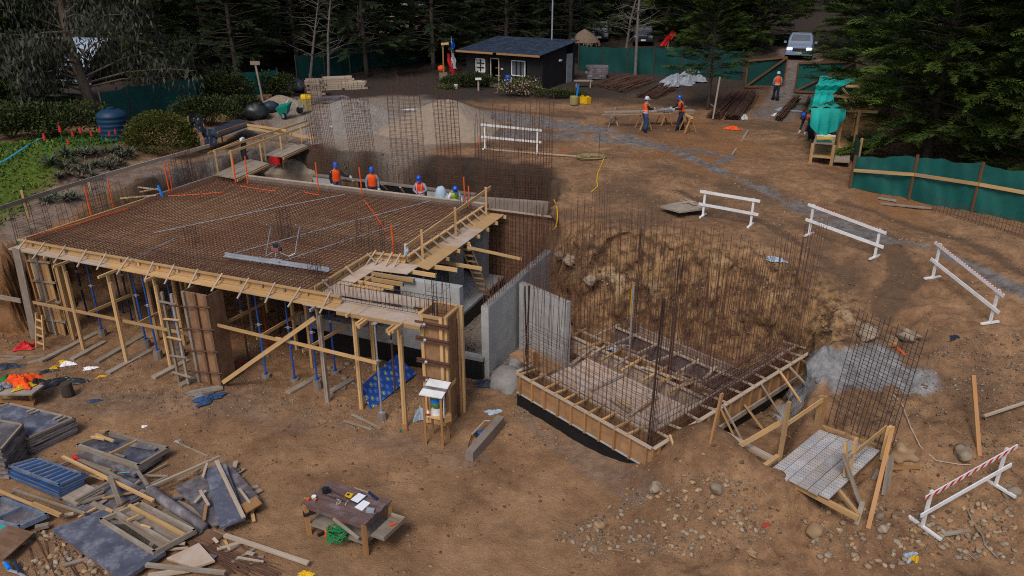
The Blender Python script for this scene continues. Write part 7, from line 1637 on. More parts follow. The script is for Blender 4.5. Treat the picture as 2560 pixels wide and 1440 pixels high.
m = MB(); m.tube([G(*p) + UZ * .05 for p in ((1385, 502), (1392, 520), (1394, 545), (1390, 570), (1383, 578))], .022, 6); solo("yellow_hose", m, yellow, "short yellow hose hanging at the edge of the cut", "hose")
bd = thing("formwork_board", "grey formwork board lying on the earth beside a barrier", "board", G(1710, 520))
z = G(1710, 520).z + .28; m = MB(); m.prism([P(1650, 515, z), P(1700, 529, z), P(1772, 519, z), P(1725, 498, z)], .06); part("sheet", m, wood_g, bd)
for a, b in (((1700, 500), (1742, 512)), ((1704, 506), (1738, 504)), ((1712, 497), (1735, 512))):
    m = MB(); m.beam(P(*a, z + .04), P(*b, z + .06), .05, .04); solo("offcut", m, wood_p, "small pale offcut on the grey formwork board", "offcut", "offcuts on the grey board")
# bar piles and tarps near the gate
def bar_pile(a0, a1, b0, b1, n, lab, mat=steel_rust, z=.08):
    m = MB()
    for k in range(n):
        f = R.random(); p = G(a0[0] + (a1[0] - a0[0]) * f, a0[1] + (a1[1] - a0[1]) * f); q = G(b0[0] + (b1[0] - b0[0]) * f + J(6), b0[1] + (b1[1] - b0[1]) * f + J(3)); h = R.uniform(.03, .32)
        m.tube([p + UZ * h, q + UZ * h], .02, 4, caps=False)
    solo("bar_pile", m, mat, lab, "rebar pile", "rebar piles by the gate")
bar_pile((1810, 300), (1850, 302), (1862, 232), (1892, 236), 60, "wide rusty bar pile left of the gate track"); bar_pile((1765, 296), (1800, 300), (1830, 236), (1860, 236), 40, "dark rusty bar pile left of the widest one"); bar_pile((1935, 302), (1955, 305), (1988, 246), (1998, 250), 30, "narrow rusty bar pile right of the gate track")
bar_pile((2000, 300), (2010, 300), (2025, 250), (2030, 255), 16, "thin bar pile beside the shelter"); bar_pile((1480, 215), (1560, 235), (1560, 192), (1640, 205), 50, "long rusty bar pile below the dark green fence"); bar_pile((1590, 245), (1640, 250), (1650, 215), (1690, 225), 40, "rusty bar pile before the silver tarp")
for (x, y, sx, sy, h, mt, nm, lab) in [(1690, 215, 2.2, 1.2, .9, tarp_s, "silver_tarp", "silver tarp over a heap under the small conifer"), (1725, 205, 1.8, 1.1, 1.0, tarp_s, "silver_tarp", "second silver tarp behind the first"), (1655, 222, 1.0, .7, .45, black_p, "plastic_sheet", "dark plastic left of the silver tarp"), (1860, 300, .3, .2, .4, white_c, "cloth_scrap", "white rag on the bar pile"), (1832, 323, .7, .5, .2, orange, "orange_net", "small orange net heap on the earth"), (1965, 275, 1.2, 1.4, .08, tarp_s, "sheet", "pale sheet flat beside the narrow bar pile"), (1940, 290, .4, .2, .2, white, "paper_scrap", "white scrap at the narrow bar pile")]:
    litter(x, y, sx, sy, h, mt, nm, lab, "tarp" if "tarp" in nm else "sheet", .3)
for k, (a, b, lab) in enumerate([((1782, 300), (1800, 212), "stray pole leaning near the small conifer"), ((1830, 390), (1870, 330), "grey plank lying on the earth by the slurry"), ((1775, 262), (1800, 282), "short yellow plank near the bar piles"), ((2200, 512), (2330, 525), "blue grey plank before the right fence"), ((2195, 498), (2240, 506), "short board before the right fence")]):
    m = MB(); p0, p1 = G(*a), G(*b)
    if k == 0: p1 = PD(1800, 195, p0.y + .5)
    m.beam(p0 + UZ * .05, p1 + UZ * .06, .09, .06); solo("loose_plank", m, wood_g if k != 2 else wood, lab, "plank", "loose planks on the upper earth")
m = MB(); 
for k in range(26): p = G(2330 + k * 9, 528 + k * 2.6); m.tube([p, p + V((0, 0, .55))], .008, 4, caps=False)
for z in (.1, .3, .5): m.tube([G(2330, 528) + UZ * z, G(2560, 596) + UZ * z], .007, 4, caps=False)
solo("low_mesh_fence", m, rust_d, "low rusty mesh at the foot of the right fence", "mesh")
# pails, cans and benches by the cabin
for (x, y, r, h, mt, lab, nm) in [(1435, 262, .28, .55, olive, "olive can at the right of the cabin garden", "can"), (1270, 222, .22, .95, blue_s, "blue barrel at the cabin door", "barrel"), (1140, 222, .14, .3, white, "white pail before the left cabin shrub", "pail")]:
    g = G(x, y); m = MB(); m.lathe(g, [(r * .9, 0), (r, .05), (r, h * .9), (r * .85, h)], 14); solo(nm, m, mt, lab, nm)
for k, (x, y) in enumerate(((1455, 258), (1468, 259))):
    g = G(x, y); m = MB(); m.box(g + UZ * .2, (.38, .3, .4), .2 + k * .5); j = solo("yellow_jerrycan", m, yellow, ["left yellow jerrycan beside the olive can", "right yellow jerrycan farther from the olive can"][k], "jerrycan", "yellow jerrycans by the cabin")
    m = MB(); m.beam(g + V((-.1, 0, .45)), g + V((.12, 0, .45)), .05, .06); part("handle", m, yellow, j)
g = G(1435, 262); m = MB(); m.beam(g + V((.15, .0, .5)), g + V((.25, .05, 1.25)), .12, .06); solo("blue_board", m, bluep, "bright blue strip standing in the olive can", "strip")
g = G(1457, 218); be = thing("low_bench", "small grey bench at the end wall of the cabin", "bench", g); m = MB(); m.box(g + V((0, 0, .45)), (1.3, .5, .06), .1); part("seat", m, wood_g, be)
for s in (-.5, .5):
    m = MB(); m.box(g + V((s, 0, .21)), (.08, .4, .42), .1); part("leg", m, wood_g, be)
g = G(1196, 227); bx = thing("bird_table", "white topped post in the left cabin garden", "post", g); m = MB(); m.beam(g, g + UZ * .75, .1, .1); part("post", m, wood_p, bx); m = MB(); m.box(g + UZ * .82, (.42, .3, .12), .1); part("tray", m, white, bx)
for k, (x, y, rr, lab) in enumerate(((1105, 195, .5, "orange and grey machine by the flagpole"),)):
    g = G(x, y + 8); mc_ = thing("mixer_machine", lab, "machine", g); m = MB(); m.blob(g + UZ * .9, (.32, .28, .28), 5, 2, .05); part("drum", m, orange, mc_); m = MB(); m.box(g + V((.1, 0, .4)), (.6, .4, .5), .2); part("frame", m, conc_d, mc_); m = MB(); m.lathe(g + V((.35, -.25, .22)), [(.1, -.05), (.22, -.04), (.22, .04), (.1, .05)], 12, axis=(.3, 1, 0)); part("wheel", m, tyre, mc_)
# right slope sticks and rope
m = MB(); m.beam(G(2448, 1140), PD(2433, 938, G(2448, 1140).y + 1.2), .09, .07); solo("loose_plank", m, wood_o, "long orange timber lying up the right slope", "plank", "loose planks on the upper earth")
m = MB(); p0 = G(2455, 1058); m.beam(p0 + UZ * .2, G(2575, 1018) + UZ * .2, .06, .05); solo("loose_plank", m, wood_p, "pale lath running off the right edge", "plank", "loose planks on the upper earth")
m = MB(); m.tube([G(*p) + UZ * .04 for p in ((2232, 990), (2255, 1015), (2275, 1070), (2300, 1120), (2340, 1155), (2400, 1165), (2425, 1165))], .014, 5); solo("thin_rope", m, wood_p, "thin rope curving down the right slope to the striped barrier", "rope")
m = MB(); m.tube([G(*p) + UZ * .04 for p in ((2418, 1278), (2432, 1310), (2455, 1342), (2460, 1365), (2495, 1400))], .016, 5); solo("thin_rope", m, wood_g, "dark cord on the stones right of the striped barrier", "rope")
m = MB(); m.beam(G(2355, 1340) + UZ * .05, G(2425, 1332) + UZ * .05, .08, .05); solo("loose_plank", m, wood_g, "short grey stick at the foot of the striped barrier", "plank", "loose planks on the upper earth")
m = MB(); m.tube([G(1906, 1322) + UZ * .05, G(1922, 1312) + UZ * .05], .025, 5); solo("red_stick", m, redp, "short red stick on the near slope", "stick")
# ---------------------------------------------------------------- vegetation
def leafmat(name, c1, c2, rough=.75):
    m = bpy.data.materials.new(name); m.use_nodes = True; n, l = m.node_tree.nodes, m.node_tree.links; bs = n["Principled BSDF"]
    bs.inputs["Roughness"].default_value = rough; bs.inputs["Specular IOR Level"].default_value = .2
    a = n.new("ShaderNodeAttribute"); a.attribute_name = "tone"; oi = n.new("ShaderNodeObjectInfo")
    r = n.new("ShaderNodeValToRGB"); r.color_ramp.elements[0].color = (*c1, 1); r.color_ramp.elements[1].color = (*c2, 1)
    mr = n.new("ShaderNodeMapRange"); mr.inputs[3].default_value = .8; mr.inputs[4].default_value = 1.2; l.new(oi.outputs["Random"], mr.inputs[0])
    vm = n.new("ShaderNodeVectorMath"); vm.operation = 'SCALE'; l.new(a.outputs["Fac"], r.inputs[0]); l.new(r.outputs[0], vm.inputs[0]); l.new(mr.outputs[0], vm.inputs["Scale"]); l.new(vm.outputs[0], bs.inputs["Base Color"])
    return m
lf_cyp = leafmat("cypress sprays", (.010, .026, .006), (.085, .125, .016)); lf_dark = leafmat("dark conifer sprays", (.009, .019, .009), (.052, .072, .026)); lf_euc = leafmat("eucalyptus leaves", (.026, .033, .022), (.10, .102, .068))
lf_bush = leafmat("yellow green leaves", (.035, .045, .008), (.13, .14, .02)); lf_shrub = leafmat("shrub leaves", (.014, .026, .008), (.07, .085, .02)); lf_ice = leafmat("ice plant leaves", (.02, .05, .006), (.12, .19, .025)); lf_pink = leafmat("pale pink blossoms", (.30, .19, .17), (.55, .40, .36)); lf_aloe = leafmat("aloe leaves", (.045, .055, .035), (.16, .17, .12)); lf_dry = leafmat("dry aloe leaves", (.10, .075, .055), (.22, .17, .125))
def quads_from(base, mats_, offs, tones):
    """base (nq,4,3) copied by rotations (k,3,3) and offsets (k,3)"""
    v = np.einsum('kij,qcj->kqci', mats_, base) + offs[:, None, None, :]
    k, nq = v.shape[:2]; vs = v.reshape(-1, 3); q = np.arange(len(vs)).reshape(-1, 4)
    t = np.repeat(tones[:, None], nq * 4, 1); return vs, q, t
def frond(seed, nb=14, w=.42, blade=.32, bw=.027):
    r = np.random.default_rng(seed); out, tn = [], []
    for i in range(nb):
        t = (i + .6) / nb
        for s in (-1, 1):
            a = s * r.uniform(.5, .95); L = blade * (1.05 - .65 * t) * r.uniform(.75, 1.2); x0, z0 = t, -.12 * t * t + .03 * r.normal()
            d = np.array([math.cos(a), math.sin(a) * w / .42, r.uniform(-.25, .15)]); p = np.array([-math.sin(a), math.cos(a), 0]) * bw; o = np.array([x0, 0, z0])
            out.append([o - p * .5, o + d * L * .55 - p, o + d * L, o + d * L * .5 + p]); tn.append(t)
    out.append([[0, -.02, 0], [1.1, -.01, -.14], [1.1, .01, -.14], [0, .02, 0]])
    return np.array(out)
FR_ = [frond(s) for s in range(5)]
def basis(d, roll):
    """rotation matrices with x along d (k,3), z kept upwards, rolled"""
    d = d / np.linalg.norm(d, axis=1, keepdims=True); up = np.array([0, 0, 1.0]); y = np.cross(up, d); y /= np.linalg.norm(y, axis=1, keepdims=True) + 1e-9; z = np.cross(d, y)
    c, s = np.cos(roll)[:, None], np.sin(roll)[:, None]; y2 = y * c + z * s; z2 = z * c - y * s
    return np.stack([d, y2, z2], -1)
def crown(H, rad, base_h, nbr, seed, nf=12, fl=(.5, 1.0), elev=(.05, .45), droop=.25, prof=None, lean=(0, 0), tone_b=0.0, thin=.025):
    r = np.random.default_rng(seed); VS, QS, TS, limbs = [], [], [], MB(); off = 0
    prof = prof or (lambda f: (1 - f) ** .7 * (.55 + .45 * min(1, f * 5)))
    D_, O_, S_, T_ = [], [], [], []
    for b in range(nbr):
        f = (b + r.random()) / nbr; h = base_h + (H - base_h) * f; az = b * 2.399 + r.normal() * .3; L = max(.4, rad * prof(f) * r.uniform(.72, 1.12)); el = r.uniform(*elev) + f * .5
        d = np.array([math.cos(az) * math.cos(el), math.sin(az) * math.cos(el), math.sin(el)]); o = np.array([lean[0] * h, lean[1] * h, h])
        pts = [o + d * L * s + np.array([0, 0, -droop * L * s * s]) for s in (0, .35, .7, 1.0)]
        limbs.tube([tuple(p) for p in pts], [max(.012, thin * L * .45), thin * L * .3, thin * L * .18, .006], 4, caps=False)
        bt = r.random()
        for k in range(nf):
            s = r.uniform(.28, 1.0) ** .8; p = o + d * L * s + np.array([0, 0, -droop * L * s * s]); yaw = r.normal() * .55 * (1.25 - s) + r.choice([-.5, .5]) * (1 - s) * 1.3
            dd = np.array([math.cos(az + yaw), math.sin(az + yaw), math.sin(el) - 2 * droop * s * .6 + r.normal() * .15])
            D_.append(dd); O_.append(p); S_.append(r.uniform(*fl) * (1.1 - .35 * s)); T_.append(np.clip(.25 + .35 * bt + .25 * r.normal() * .6 + tone_b + .12 * s, 0, 1))
    D_, O_, S_, T_ = np.array(D_), np.array(O_), np.array(S_), np.array(T_); R_ = basis(D_, r.normal(0, .45, len(D_))) * S_[:, None, None]
    for v in range(5):
        sl = slice(v, None, 5); a, q, t = quads_from(FR_[v], R_[sl], O_[sl], T_[sl]); VS.append(a); QS.append(q + off); TS.append((t + np.tile(np.clip((np.arange(t.shape[1]) // 4) / t.shape[1] - .35, -.2, .5) * .5, (t.shape[0], 1))).ravel()); off += len(a)
    return np.concatenate(VS), np.concatenate(QS), np.clip(np.concatenate(TS), 0, 1), limbs
TREE_MESH = {}
def tree(kind, base, lab, s=1.0, rz=0.0, leaf=lf_cyp, group=None, name=None, **kw):
    if kind not in TREE_MESH:
        spec = dict(cypress=dict(H=13, rad=5.4, base_h=.5, nbr=210, seed=2, nf=22, fl=(.65, 1.35), elev=(-.05, .4), droop=.22, tone_b=.05, prof=lambda f: (1 - f) ** .6 * (.75 + .25 * min(1, f * 4))),
                    cypress_b=dict(H=12, rad=4.6, base_h=.4, nbr=180, seed=5, nf=20, fl=(.6, 1.25), elev=(0, .5), droop=.2, prof=lambda f: (1 - f) ** .55),
                    conifer=dict(H=9, rad=2.9, base_h=2.0, nbr=120, seed=7, nf=14, fl=(.45, 1.0), elev=(.1, .4), droop=.12, tone_b=.1, prof=lambda f: (1 - f) ** .85),
                    pine=dict(H=13, rad=4.6, base_h=1.8, nbr=125, seed=9, nf=16, fl=(.6, 1.2), elev=(-.1, .3), droop=.18, prof=lambda f: .95 * (1 - .6 * f)),
                    pine_b=dict(H=14, rad=5.2, base_h=1.4, nbr=135, seed=13, nf=15, fl=(.7, 1.3), elev=(-.2, .25), droop=.2, prof=lambda f: .9 * (1 - .5 * f)))[kind]
        vs, q, t, limbs = crown(**spec); me = npmesh("crown", vs, q, leaf, extra={"tone": t})
        lm = limbs.mesh("limbs", bark if kind != "x" else deadw)
        H = spec["H"]; m = MB(); m.tube([(0, 0, -.4), (.05, 0, .6), (.1, .05, H * .35), (0, .1, H * .7), (.05, 0, H * .95)], [.26, .2, .16, .1, .03] if "cyp" in kind or "pine" in kind else [.13, .1, .08, .05, .02], 9); tm = m.mesh("trunk", bark, smooth=True)
        TREE_MESH[kind] = (me, lm, tm)
    me, lm, tm = TREE_MESH[kind]
    root = thing(name or ("pine_tree" if "pine" in kind else "conifer_tree" if kind == "conifer" else "cypress_tree"), lab, "tree", base, group); root.rotation_euler = (0, 0, rz); root.scale = (s, s, s)
    for nm, d in (("crown", me), ("trunk", tm)):
        o = bpy.data.objects.new(nm, d); o.parent = root; COL.objects.link(o)
        if nm == "trunk":
            b = bpy.data.objects.new("limbs", lm); b.parent = o; COL.objects.link(b)
    return root
def at_y(px, y): 
    p = PD(px, 300, y); return V((p.x, y, hz(p.x, y)))
# right-hand cypresses
CYPR = [(2335, 32.5, 1.0, .4, "cypress", "big dark cypress right behind the teal shelter, trunk showing above the fence"), (2500, 33, 1.05, 2.1, "cypress_b", "large cypress at the right edge behind the long green fence"), (2640, 29, 1.0, 1.0, "cypress", "cypress cut by the right picture edge"), (2210, 43, 1.05, 3.0, "cypress_b", "cypress behind the teal shelter beside the right gate leaf"),
      (2420, 44, 1.2, 4.4, "cypress", "tall cypress in the second row at the right"), (2150, 62, 1.2, 5.2, "cypress_b", "far cypress to the right of the pickup"), (2330, 58, 1.2, .9, "cypress", "far cypress behind the second row at the right"), (2560, 50, 1.2, 2.6, "cypress_b", "far cypress at the upper right corner"),
      (1880, 66, 1.05, 1.3, "cypress_b", "dark cypress to the left of the pickup"), (1745, 64, 1.15, 3.9, "cypress", "dark cypress behind the small conifer")]
for x, y, s, rz, k, lab in CYPR: tree(k, at_y(x, y), lab, s, rz, group="cypresses on the right")
tree("conifer", G(1768, 275), "small bright green conifer with feathery sprays left of the gate", .92, .5)
# back row pines
PN = [(840, 66, 1.0, .2), (925, 60, .9, 1.7), (1010, 70, 1.1, 2.6), (1090, 64, 1.0, 4.1), (1180, 72, 1.1, .7), (1265, 66, 1.0, 5.3), (1345, 74, 1.15, 3.2), (1420, 67, 1.0, 1.1), (1530, 80, 1.0, 2.2), (1600, 86, 1.0, 4.8), (1650, 76, 1.2, .4), (760, 62, 1.0, 3.3), (690, 66, 1.1, 5.9), (610, 56, .95, 2.9), (540, 60, 1.05, 1.4), (470, 70, 1.1, 4.6), (400, 64, 1.0, .1), (330, 72, 1.1, 2.0)]
pl_ = ["dark pine in the back row, above the left gravel heap", "dark pine left of the cabin, nearer one", "dark pine in the back row left of the cabin", "dark pine behind the flagpole", "dark pine behind the left half of the cabin roof", "dark pine behind the middle of the cabin roof", "dark pine behind the antenna mast", "dark pine behind the right end of the cabin", "dark pine behind the silver car", "dark pine behind the dark parked car", "far dark pine above the red slide",
       "dark pine above the pale board stacks", "dark pine behind the short head board pole", "dark pine beside the teal green fence", "dark pine left of the leaning timber pole", "far dark pine behind the eucalyptus right side", "dark pine behind the eucalyptus crown", "farthest dark pine behind the eucalyptus"]
for i, (x, y, s, rz) in enumerate(PN): tree("pine" if i % 2 else "pine_b", at_y(x, y), pl_[i], s, rz, lf_dark, "dark pines behind the site")
for i, (x, y, s, rz) in enumerate([(430, 58, .8, 1), (520, 68, .9, 2), (580, 74, 1, 3), (660, 76, 1, 4), (735, 70, .9, 5), (800, 78, 1, 0), (885, 72, 1, 1.5), (960, 66, .8, 2.5), (1040, 76, 1, 3.5), (1130, 78, 1, 4.5), (1215, 80, 1.1, 5.5), (1300, 84, 1.1, .5), (1380, 80, 1, 1.2), (1455, 82, 1.1, 2.2), (1545, 82, 1, 3.2), (1690, 84, 1.1, 4.2), (1830, 74, 1, 5.2)]): tree("cypress_b", at_y(x, y), ORD[i] + " dark cypress from the left in the dense row behind the pines", s, rz, lf_dark, "dense cypress row")
FAR = [(-60, 84), (80, 90), (220, 96), (380, 88), (560, 98), (700, 90), (850, 100), (960, 92), (1080, 104), (1220, 94), (1330, 100), (1480, 92), (1600, 102), (1720, 90), (1850, 98), (2020, 104), (2180, 92), (2350, 90), (2500, 86), (2650, 80)]
for i, (x, y) in enumerate(FAR): tree(("pine", "cypress_b", "pine_b")[i % 3], at_y(x, y), "far dark tree in the background wood behind the site", 1.35 + .2 * R.random(), R.random() * 6, lf_dark, "far trees of the background wood", name="pine_tree" if i % 3 != 1 else None)
m = MB()
def wood_mass(n=900):
    r = np.random.default_rng(77); base = FR_[2]; k = n * 6
    xs = r.uniform(-150, 160, n); ys = r.uniform(112, 190, n); zs = height(xs, ys, False)
    O = np.stack([np.repeat(xs, 6) + r.normal(0, 2.4, k), np.repeat(ys, 6) + r.normal(0, 2.0, k), np.repeat(zs, 6) + r.uniform(.5, 12, k)], 1); Dn = np.stack([r.normal(size=k), r.normal(size=k), r.normal(0, .4, k)], 1)
    v, q, t = quads_from(base, basis(Dn, r.normal(0, .6, k)) * r.uniform(2.2, 4.2, k)[:, None, None], O, r.uniform(0, .8, k)); me = npmesh("far_wood", v, q, lf_dark, extra={"tone": t.ravel()}); o = bpy.data.objects.new("far_wood", me); COL.objects.link(o); tag(o, "far dark wood on the hillside reading as one mass", None, None, "stuff")
wood_mass()
# dead bare branches round the cabin
def dead_tree(base, h, seed, lab, lean=(0, 0)):
    r = random.Random(seed); m = MB(); top = base + V((lean[0], lean[1], h)); m.tube([base, base.lerp(top, .5) + V((J(.2), J(.2), 0)), top], [.12, .08, .03], 7)
    root = thing("bare_tree", lab, "tree", base, "bare trees by the back fence"); part("trunk", m, deadw, root); m = MB()
    for k in range(26):
        f = r.uniform(.25, 1); p = base.lerp(top, f); a = r.random() * 6.28; L = r.uniform(.8, 2.6) * (1.2 - f * .6); q = p + V((math.cos(a) * L * .5, math.sin(a) * L * .5, L * r.uniform(.05, .5))); e = q + V((math.cos(a + J(.6)) * L * .5, math.sin(a) * L * .4, L * r.uniform(-.2, .35))); m.tube([p, q, e], [.03, .018, .006], 4, caps=False)
        for _ in range(3): g_ = q.lerp(e, r.random()); m.tube([g_, g_ + V((r.uniform(-.5, .5), r.uniform(-.4, .4), r.uniform(-.2, .5)))], [.009, .004], 3, caps=False)
    part("branches", m, deadw, root)
for i, (x, y, h, ln, lab) in enumerate([(775, 205, 6, (1.2, .3), "bare leaning tree behind the board stacks, left"), (822, 205, 6.5, (.8, 0), "bare leaning tree behind the board stacks, right"), (1290, 130, 7, (-1.5, 0), "bare grey tree behind the cabin roof"), (1560, 160, 6.5, (1.0, 0), "bare tree right of the cabin"), (1588, 188, 9, (.2, 0), "bare trunk standing before the dark green fence"), (905, 175, 5, (0, .2), "thin bare trunk by the left mesh fence"), (1395, 120, 8, (1.2, 0), "bare tree by the antenna mast")]): dead_tree(G(x, y), h, i + 3, lab, ln)
# eucalyptus
def eucalyptus():
    r = np.random.default_rng(21); base = at_y(238, 42); root = thing("eucalyptus_tree", "large eucalyptus with drooping grey green foliage and pale trunk at the upper left", "tree", base)
    H = 13; m = MB(); T0 = [(0, 0, -.5), (-.15, 0, 1.5), (-.5, 0, 3.6), (-.6, .2, 6.5), (-.1, .2, 9.5), (.1, .1, 12)]
    m.tube(T0, [.34, .28, .23, .17, .11, .03], 10); lpart("trunk", m, bark_e, root, smooth=True); lim = MB(); O, Dv, S, T = [], [], [], []
    for b in range(60):
        f = r.uniform(.12, 1); h = f * 11.5; o = np.array([-.3, .1, h]); az = b * 2.4 + r.normal() * .3; L = r.uniform(2.6, 6.6) * (1.1 - .4 * f); el = r.uniform(.1, .7); d = np.array([math.cos(az) * math.cos(el), math.sin(az) * math.cos(el), math.sin(el)])
        pts = [o + d * L * s + np.array([0, 0, -.22 * L * s * s]) for s in (0, .4, .75, 1)]; lim.tube([tuple(p) for p in pts], [.07, .045, .025, .01], 5, caps=False); bt = r.random()
        for c in range(11):
            s = r.uniform(.45, 1.05); p = o + d * L * s + np.array([0, 0, -.22 * L * s * s]) + r.normal(0, .35, 3)
            for k in range(26): O.append(p + r.normal(0, .33, 3) + np.array([0, 0, -.2])); Dv.append([r.normal() * .35, r.normal() * .35, -1.0]); S.append(r.uniform(.22, .42)); T.append(np.clip(.15 + .5 * bt + r.normal() * .2, 0, 1))
    O, Dv, S, T = map(np.array, (O, Dv, S, T)); leaf = np.array([[[0, -.03, 0], [.4, -.16, .02], [1, 0, .1], [.45, .14, .02]]]); v, q, t = quads_from(leaf, basis(Dv, r.uniform(0, 6, len(Dv))) * S[:, None, None], O, T)
    me = npmesh("foliage", v, q, lf_euc, extra={"tone": t.ravel()}); o = bpy.data.objects.new("crown", me); o.parent = root; COL.objects.link(o); lpart("limbs", lim, bark_e, root)
eucalyptus()
for x, y, s, rz, k, lab in [(40, 41, .62, 1.0, "cypress", "dark cypress at the left picture edge"), (-40, 40, .75, 3.0, "cypress_b", "dark cypress cut by the left picture edge"), (120, 47, .6, 4.0, "cypress", "dark cypress behind the eucalyptus trunk")]: tree(k, at_y(x, y), lab, s, rz, lf_dark, "cypresses on the left")
# bushes: leaf clumps over an uneven dome
def bush(base, rx, ry, h, n, mat, name, lab, leaf=.12, seed=1, flowers=None, up=.3, stems=True, lumps=11):
    r = np.random.default_rng(seed); root = thing(name, lab, "bush" if name != "flower_shrub" else "shrub", base); cs = [(r.uniform(-.5, .5), r.uniform(-.5, .5), r.uniform(.12, .55), r.uniform(.4, .58)) for _ in range(lumps)]
    if lumps == 1: cs = [(0, 0, .12, .92)]
    idx = r.integers(0, lumps, n); c = np.array(cs)[idx]; d = r.normal(size=(n, 3)); d[:, 2] = np.abs(d[:, 2]) * .9 - .15; d /= np.linalg.norm(d, axis=1, keepdims=True); rad = c[:, 3] * r.uniform(.75, 1.08, n)
    P_ = np.stack([(c[:, 0] + d[:, 0] * rad) * rx, (c[:, 1] + d[:, 1] * rad) * ry, np.maximum(.03, (c[:, 2] + d[:, 2] * rad * .75) * h)], 1); Dn = d + r.normal(0, .5, (n, 3)) + np.array([0, 0, up])
    lq = np.array([[[0, -.1, 0], [.5, -.3, .05], [1, 0, -.05], [.5, .3, .05]]]); v, q, t = quads_from(lq, basis(Dn, r.uniform(-1, 1, n)) * (leaf * r.uniform(.6, 1.4, n))[:, None, None], P_, np.clip(r.normal(.42, .25, n), 0, 1))
    me = npmesh("foliage", v, q, mat, extra={"tone": t.ravel()}); o = bpy.data.objects.new("foliage", me); o.parent = root; COL.objects.link(o)
    if stems:
        m = MB()
        for k in range(14): a = r.random() * 6.28; m.tube([(0, 0, -.1), (math.cos(a) * rx * .3, math.sin(a) * ry * .3, h * .35), (math.cos(a) * rx * .7, math.sin(a) * ry * .7, h * .6)], [.03, .02, .008], 4, caps=False)
        lpart("stems", m, bark, root)
    if flowers:
        k = flowers; sel = r.choice(n, k, replace=False); a_ = P_[sel] * 1.04; v, q, t = quads_from(np.array([[[-.5, -.5, 0], [.5, -.5, .1], [.5, .5, 0], [-.5, .5, .1]]]), basis(r.normal(size=(k, 3)), r.uniform(0, 6, k)) * (leaf * .75), a_, r.random(k)); me = npmesh("blossoms", v, q, lf_pink, extra={"tone": t.ravel()}); o = bpy.data.objects.new("blossoms", me); o.parent = root; COL.objects.link(o)
    return root
bush(G(405, 375), 1.75, 1.4, 2.1, 9000, lf_bush, "round_bush", "round yellow green bush right of the blue tank", .10, 2, lumps=1, stems=False)
bush(G(525, 315), 2.0, 1.3, 1.9, 6000, lf_shrub, "leafy_bush", "loose green bush behind the black tarp easel", .13, 3); bush(G(600, 300), 1.6, 1.1, 1.5, 4500, lf_shrub, "leafy_bush", "green bush left of the black bags", .12, 4); bush(G(560, 262), 2.4, 1.4, 2.6, 6000, lf_shrub, "leafy_bush", "taller dark bush before the teal fence", .14, 5); bush(G(690, 240), 1.5, 1.0, 1.8, 3500, lf_shrub, "leafy_bush", "dark bush right of the leaning pole", .13, 6)
bush(G(130, 345), 3.4, 1.5, 2.0, 8000, lf_shrub, "leafy_bush", "wide dark bush below the eucalyptus", .14, 8); bush(G(30, 345), 2.0, 1.2, 1.7, 4500, lf_shrub, "leafy_bush", "dark bush at the left edge above the mound", .14, 9); bush(G(1500, 172), 1.2, .8, 1.2, 1500, lf_shrub, "leafy_bush", "dark bush right of the thatched parasol", .13, 10)
bush(G(1170, 218), 2.3, .9, 1.25, 3600, lf_shrub, "garden_shrub", "green shrub left of the cabin door", .12, 11); bush(G(1306, 240), 1.8, .9, 1.35, 2600, lf_bush, "flower_shrub", "flowering shrub with pale pink blossoms before the cabin window", .11, 12, 520); bush(G(1400, 246), 2.0, .8, .65, 2600, lf_shrub, "garden_shrub", "low green plants before the cabin end wall", .10, 13); bush(G(1118, 222), .9, .5, .25, 900, lf_ice, "ground_plant", "bright green ground plants beside the white pail", .09, 14, stems=False)
for i, (x, y) in enumerate(((1230, 165), (1090, 110), (985, 130), (880, 150))): bush(at_y(x, 66 + i * 2), 3.0, 1.5, 2.6, 3000, lf_dark, "leafy_bush", ["dark undergrowth behind the cabin", "dark undergrowth behind the flag", "dark undergrowth by the left mesh fence", "dark undergrowth in the back left corner"][i], .25, 30 + i)
# green mound cover, aloes with red spikes
def ground_cover():
    r = np.random.default_rng(31); x = r.uniform(-30, -12, 60000); y = r.uniform(24, 46, 60000); g_ = terrain_masks(x, y)["mgreen"]; k = r.random(60000) < g_ * .55; x, y = x[k], y[k]; z = height(x, y); n = len(x)
    Dn = np.stack([r.normal(size=n), r.normal(size=n), np.abs(r.normal(.9, .3, n))], 1); lump = np.clip(vnoise(x, y, .8, 91) * 1.2 + .45 + r.normal(0, .18, n), 0, 1)
    v, q, t = quads_from(np.array([[[0, -.12, 0], [.6, -.2, .05], [1, 0, 0], [.6, .2, .05]]]), basis(Dn, r.uniform(-1, 1, n)) * r.uniform(.10, .24, n)[:, None, None], np.stack([x, y, z - .02], 1), lump); me = npmesh("ice_plant", v, q, lf_ice, extra={"tone": t.ravel()}); o = bpy.data.objects.new("ice_plant", me); COL.objects.link(o); tag(o, "low bright green ground cover on the mound at the left", None, None, "stuff")
ground_cover()
